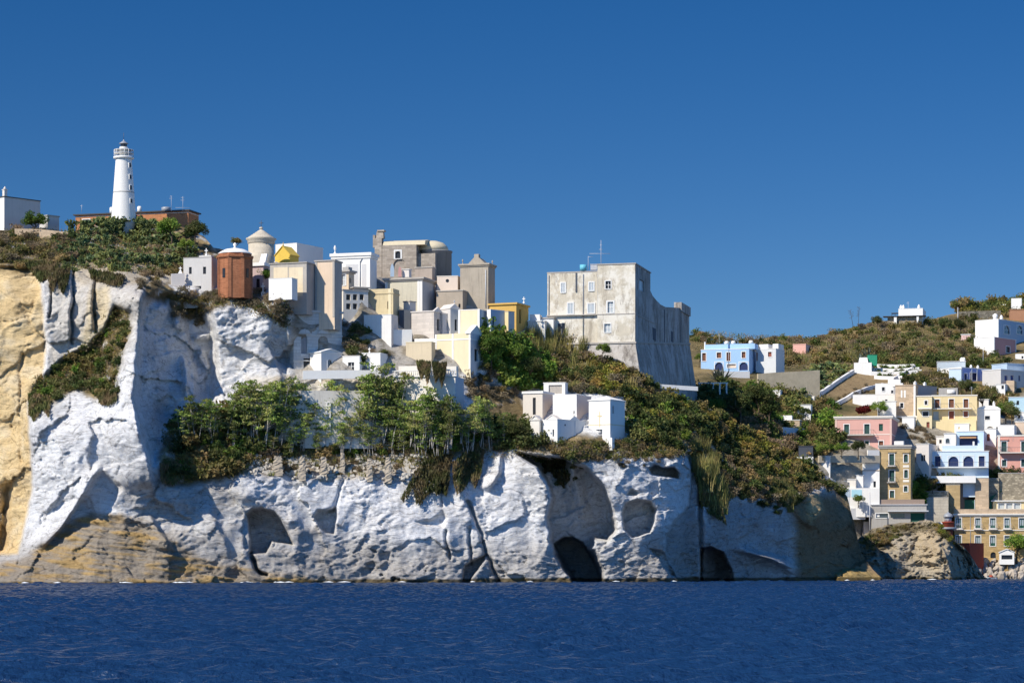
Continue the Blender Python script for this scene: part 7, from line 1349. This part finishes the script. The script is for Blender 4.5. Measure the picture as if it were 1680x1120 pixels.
for lb, ly, x, y0, y1, mm, bs, off in (
  ('round dark tree beside the small grey shed', H, 58, 384, 342, T5, 4.2, -.8), ('bright green tree nearest the lighthouse wall end', H, 282, 404, 352, T1, 5, -1.5), ('dark green tree leaning over the cliff-top slope beside the bright one', H, 320, 408, 362, T3, 5, -1.2),
  ('yellow-green bush tree in front of the dark leaning tree', H, 306, 414, 388, T5, 4.2, -2.6), ('low dark tree behind the brick chapel dome', H, 386, 414, 388, T4, 5, -.5), ('small bright tree by the white grave cross', H, 434, 470, 438, T1, 5, -2.0),
  ('tall bright green tree nearest the gabled cream tomb', H, 806, 600, 543, T1, 5, -1), ('spreading bright green tree in the middle of the hollow', H, 836, 605, 553, T5, 4.2, -1), ('darker green tree at the lower end of the hollow', H, 868, 632, 585, T3, 5, -1), ('small leafy tree growing against the watch tower foot', H, 988, 590, 560, T1, 5, -2.5),
  ('big round green tree deep in the valley', V, 1175, 690, 650, T1, 5, -2), ('dark tree filling the valley beside the round green one', V, 1215, 700, 640, T3, 5, -2), ('dark broad tree under the dry stone wall', V, 1245, 690, 630, T2, 5, -2), ('dark tree beside the white valley house', V, 1262, 700, 655, T3, 5, -3), ('green tree by the blue house end wall', V, 1147, 602, 577, T1, 5, -1),
  ('flat-topped dark tree beside the white flat house', V, 1322, 690, 668, T2, 5, -5), ('green tree behind the red bougainvillea', V, 1442, 684, 654, T5, 4.2, -3), ('dark clipped tree on the mound beside the white path', V, 1490, 644, 614, T2, 5, -2), ('grey-green olive tree below the violet-blue house', V, 1612, 680, 630, T4, 5, -3), ('dark green tree next to the olive tree', V, 1585, 655, 622, T3, 5, -2),
  ('round green bush tree in front of the turquoise-blue house', V, 1650, 690, 654, T5, 4.2, -3), ('dark tree beside the vaulted house', V, 1660, 700, 662, T2, 5, -1.5), ('round shrub tree nearest the pink house corner', V, 1381, 748, 722, T5, 4.2, -5), ('upright shrub tree before the pink house door', V, 1408, 750, 722, T3, 5, -5), ('dark tree beside the white outhouse of the pink house', V, 1350, 752, 725, T1, 5, -3),
  ('round dark-red bush tree between the tan and the blue house', V, 1530, 806, 782, T4, 5, -4), ('full dark green tree on the quay before the ochre building', V, 1668, 918, 868, T5, 4.2, -12), ('round dark bush on the brow above the dark cliff bay', H, 850, 742, 690, T2, 5, -2.5), ('small dark tree above the pool terrace', V, 1408, 830, 808, T5, 4.2, -5), ('dark tree under the hilltop house end', V, 1440, 540, 518, T3, 5, -2), ('dark tree at the other end of the hilltop house', V, 1548, 550, 521, T3, 5, -2), ('dark low tree below the far field wall', V, 1575, 552, 522, T2, 5, -2)):
    tree('tree', lb, ly, x, y0, px_m(y0-y1, ly.depth(x, y0)+off), mm, None, off, base=bs)
red = shrubmesh('bougainvillea', LM['red'], 300, 1100, .14, .8, nb=9, sprigs=0); o = bpy.data.objects.new('bougainvillea', red); o.location = V.pt(1416, 676, -4); o.scale = (1.7, 1.5, 1.7); tag(link(o), 'crimson bougainvillea bush above the pink house', 'bush')
for x, y0, y1, lb in ((1400, 535, 508, 'leaning dead agave stalk on the hill skyline'), (1408, 533, 503, 'straight dead agave stalk on the hill skyline')):
    p = V.pt(x, y0, -.5); h = px_m(y0-y1, p.y); m = MB().tube((0, 0, -.3), (.3 if 'straight' in lb else -.8, 0, h), .06, .03); rg = np.random.default_rng(x)
    for i in range(12): f = .45+.045*i; q = Vector(((.3 if 'straight' in lb else -.8)*f, 0, h*f)); m.tube(q, q+Vector((rg.choice([-1, 1])*rg.uniform(.3, .7), 0, .25)), .03)
    tag(m.build('agave_stalk', BARKD, None, p), lb, 'plant')
# ------------------------------------------------------------------ hanging curtains of leaves
def curtain(label, polys, n, lay=H, thick=.9, off=-.5):
    pts = []
    rg = np.random.default_rng(len(ALLV)+500); ALLV.append(1)
    for poly in polys:
        xs = [q[0] for q in poly]; ys = [q[1] for q in poly]; k = 0
        while k < n:
            x, y = rg.uniform(min(xs), max(xs)), rg.uniform(min(ys), max(ys))
            if inpoly(poly, x, y): top = min(ys); pts.append(P(x, y, lay.depth(x, min(y, top+25) if False else y)+off-rg.uniform(0, thick))); k += 1
    c = np.array([tuple(p) for p in pts]); o0 = c.mean(0); n_ = len(c); a = rg.normal(0, .25, (n_, 3)); a[:, 2] = -1; a *= rg.uniform(.2, .5, (n_, 1)); b = rg.normal(0, 1, (n_, 3)); b[:, 2] = 0; b /= np.linalg.norm(b, axis=1)[:, None]; b *= .11
    V_ = np.stack([c-o0-a, c-o0+b, c-o0+a, c-o0-b], 1).reshape(-1, 3); me = npmesh('hanging_plant', V_, np.arange(4*n_).reshape(n_, 4), LM['ivy'], False, {'tint': ('FLOAT', np.repeat(rg.beta(1.6, 2, n_), 4))})
    o = bpy.data.objects.new('hanging_plant', me); o.location = o0; tag(link(o), label, 'plant')
curtain('broad fan of hanging greenery on the white cliff, tips pointing down', [[(672, 790), (690, 760), (725, 735), (745, 745), (735, 775), (720, 800), (700, 812), (690, 829), (682, 822), (678, 800), (664, 822), (657, 818)], [(708, 770), (735, 750), (738, 785), (732, 812), (725, 805), (716, 812)]], 1980)
curtain('double tassel of hanging greenery next to the broad fan', [[(742, 760), (770, 735), (795, 738), (790, 775), (780, 800), (772, 785), (762, 800), (750, 812), (744, 790)]], 1980)
curtain('dark ivy curtain over the edge of the yellow cliff', [[(40, 430), (95, 428), (98, 450), (86, 478), (78, 455), (66, 462), (52, 446)]], 1980)
curtain('long dark ivy strip hanging down the cleft beside the yellow cliff', [[(92, 440), (116, 436), (112, 460), (104, 482), (96, 470)]], 924)
curtain('short brown creeper under the lighthouse rock', [[(145, 442), (180, 446), (205, 452), (200, 468), (182, 466), (150, 458)]], 924)
curtain('dark creeper hanging at the outer end of the buttress ledge', [[(46, 648), (70, 640), (84, 655), (80, 684), (70, 670), (56, 690), (47, 680)]], 1144)
curtain('brown creeper dangling below the buttress ledge', [[(155, 640), (190, 640), (192, 655), (178, 664), (165, 662)]], 792)
curtain('fringe of creeper under the shrubs by the shaded bay', [[(262, 760), (330, 765), (340, 785), (300, 780), (285, 795), (264, 790)]], 1056)
curtain('creeper trailing down the dark bay of the cliff', [[(882, 748), (925, 752), (935, 785), (925, 800), (905, 775), (893, 770)]], 924)
curtain('ivy bunch spilling over the middle of the white balustrade', [[(683, 592), (707, 594), (706, 612), (701, 630), (697, 612), (691, 622), (686, 606)]], 1100, off=-10.2, thick=.5)
curtain('ivy bunch spilling over the balustrade near its shaded end', [[(709, 594), (733, 596), (730, 614), (725, 634), (720, 616), (715, 628), (711, 610)]], 1100, off=-10.2, thick=.5)
curtain('dry grass curtain below the tan shoulder rocks', [[(1135, 770), (1165, 775), (1185, 830), (1192, 860), (1160, 840)]], 924)
# ------------------------------------------------------------------ undergrowth: uncountable low growth covering the slopes
def undergrowth(name, lay, polys, n, mats, per=9, rad=.5, size=.13):
    rg = np.random.default_rng(777); c = []
    for poly, w in polys:
        xs = [q[0] for q in poly]; ys = [q[1] for q in poly]; k = 0; m_ = int(n*w)
        while k < m_:
            x, y = rg.uniform(min(xs), max(xs)), rg.uniform(min(ys), max(ys))
            if inpoly(poly, x, y): p = lay.pt(x, y, -.05); c.append((p.x, p.y, p.z)); k += 1
    c = np.repeat(np.array(c), per, 0); c = c+rg.normal(0, rad, c.shape)*np.array([1, .6, .45])+np.array([0, -.2, .15])
    V_, Q_, t = leaves(c, size, rg=rg); mi = np.repeat(rg.choice(len(mats), len(c)//per), per)
    o = bpy.data.objects.new(name, npmesh(name, V_, Q_, mats, False, {'tint': ('FLOAT', t)}, mi)); tag(link(o), kind='stuff')
S1 = [(866, 548), (960, 575), (1085, 640), (1200, 695), (1340, 772), (1385, 808), (1310, 806), (1250, 805), (1190, 812), (1150, 790), (1120, 728), (1030, 715), (1022, 650), (900, 640), (800, 600), (795, 550)]
undergrowth('undergrowth', H, [(S1, 1.0), ([(265, 705), (300, 695), (470, 708), (780, 700), (830, 690), (900, 745), (700, 760), (430, 760), (300, 790)], .8), (LEDGE, .35), ([(0, 380), (120, 378), (320, 395), (320, 445), (240, 450), (100, 440), (0, 432)], .5), ([(280, 480), (470, 490), (476, 540), (380, 500), (300, 525)], .15), ([(900, 725), (1118, 722), (1122, 748), (930, 758)], .3)], 3600, [LM['dark'], LM['olive'], LM['dry'], LM['lime']])
undergrowth('undergrowth', V, [([(1140, 545), (1340, 556), (1440, 530), (1600, 518), (1680, 495), (1680, 520), (1600, 530), (1640, 592), (1500, 596), (1400, 600), (1340, 606), (1250, 606), (1140, 575)], 1.0), ([(1140, 640), (1240, 632), (1330, 650), (1370, 660), (1370, 745), (1290, 750), (1140, 690)], .6), ([(1500, 615), (1660, 640), (1670, 690), (1600, 660), (1500, 645)], .25)], 3200, [LM['dark'], LM['olive'], LM['dry']], 10, .7, .17)
undergrowth('undergrowth', O, [([(1408, 888), (1440, 870), (1520, 856), (1548, 868), (1590, 908), (1550, 880), (1480, 872), (1420, 905)], 1.)], 350, [LM['olive'], LM['dry']], 8, .35, .1)
# ------------------------------------------------------------------ harbour boulders and small craft
def bouldermesh(seed):
    rg = np.random.default_rng(seed); import bmesh
    bm = bmesh.new(); bmesh.ops.create_icosphere(bm, subdivisions=2, radius=1)
    for v in bm.verts: v.co = Vector([round(c*1.6+rg.normal(0, .16), 1)/1.6 for c in v.co])*rg.uniform(.85, 1.1)
    me = bpy.data.meshes.new('boulder'); bm.to_mesh(me); bm.free(); me.materials.append(BOULD); return me
BOULD = plaster('boulder_stone', (.46, .40, .33), .2, .5, (.25, .21, .17)); BM = [bouldermesh(i) for i in range(6)]; r_ = random.Random(5)
bp = []
for row in range(5):
    for i in range(9):
        x = 1596+row*3+i*11+r_.uniform(-4, 4); y = 946-row*6.6+r_.uniform(-2, 2)
        if x < 1604 and y < 930: continue
        o = bpy.data.objects.new('boulder', r_.choice(BM)); Yb_ = 474+row*1.6; o.location = P(x, y, Yb_); s_ = r_.uniform(.5, .95); o.scale = (s_*1.25, s_, s_*.8); o.rotation_euler = (r_.uniform(0, 6), r_.uniform(0, 6), r_.uniform(0, 6)); tag(link(o), 'pale boulder in the heaped breakwater at the foot of the ochre building', 'boulder', 'breakwater boulders')
def dinghy(label, px, Y, ln, mat, stripe):
    m = MB(); n = 9; vs = []
    for i in range(n):
        f = i/(n-1); w = .62*math.sin(math.pi*min(1, .22+f*.78))**.6; sh = .45+.25*(1-f)**2
        vs.append([((f-.5)*ln, -w, sh), ((f-.5)*ln, -w*.55, .02), ((f-.5)*ln, w*.55, .02), ((f-.5)*ln, w, sh)])
    for a, b in zip(vs, vs[1:]):
        for k in range(3): m.add([a[k], b[k], b[k+1], a[k+1]], [(0, 1, 2, 3)])
    m.add(vs[-1], [(0, 1, 2, 3)]); m.add(vs[0], [(3, 2, 1, 0)]); q = MB().box(-.3, .3, -.5, .5, .3, .36).box(ln*.2, ln*.2+.3, -.5, .5, .3, .36)
    return freebox('dinghy', label, 'boat', [('hull', m, mat), ('bench', q, FRAMEW)]+([('cover', MB().lathe([(.42, .5), (.4, .8), (.2, .98), (.01, 1.0)], 10, -ln*.05, 0), stripe)] if stripe else []), (P(px, 950, Y).x, Y, -.05), R(8))
dinghy('low teal dinghy with a red cover near the breakwater', 1613, 466, 3.0, flat('teal_hull', (.05, .22, .22), .4), RED); dinghy('small pale dinghy with a red bundle, closest to the picture edge', 1627, 467, 2.2, FRAMEW, RED)
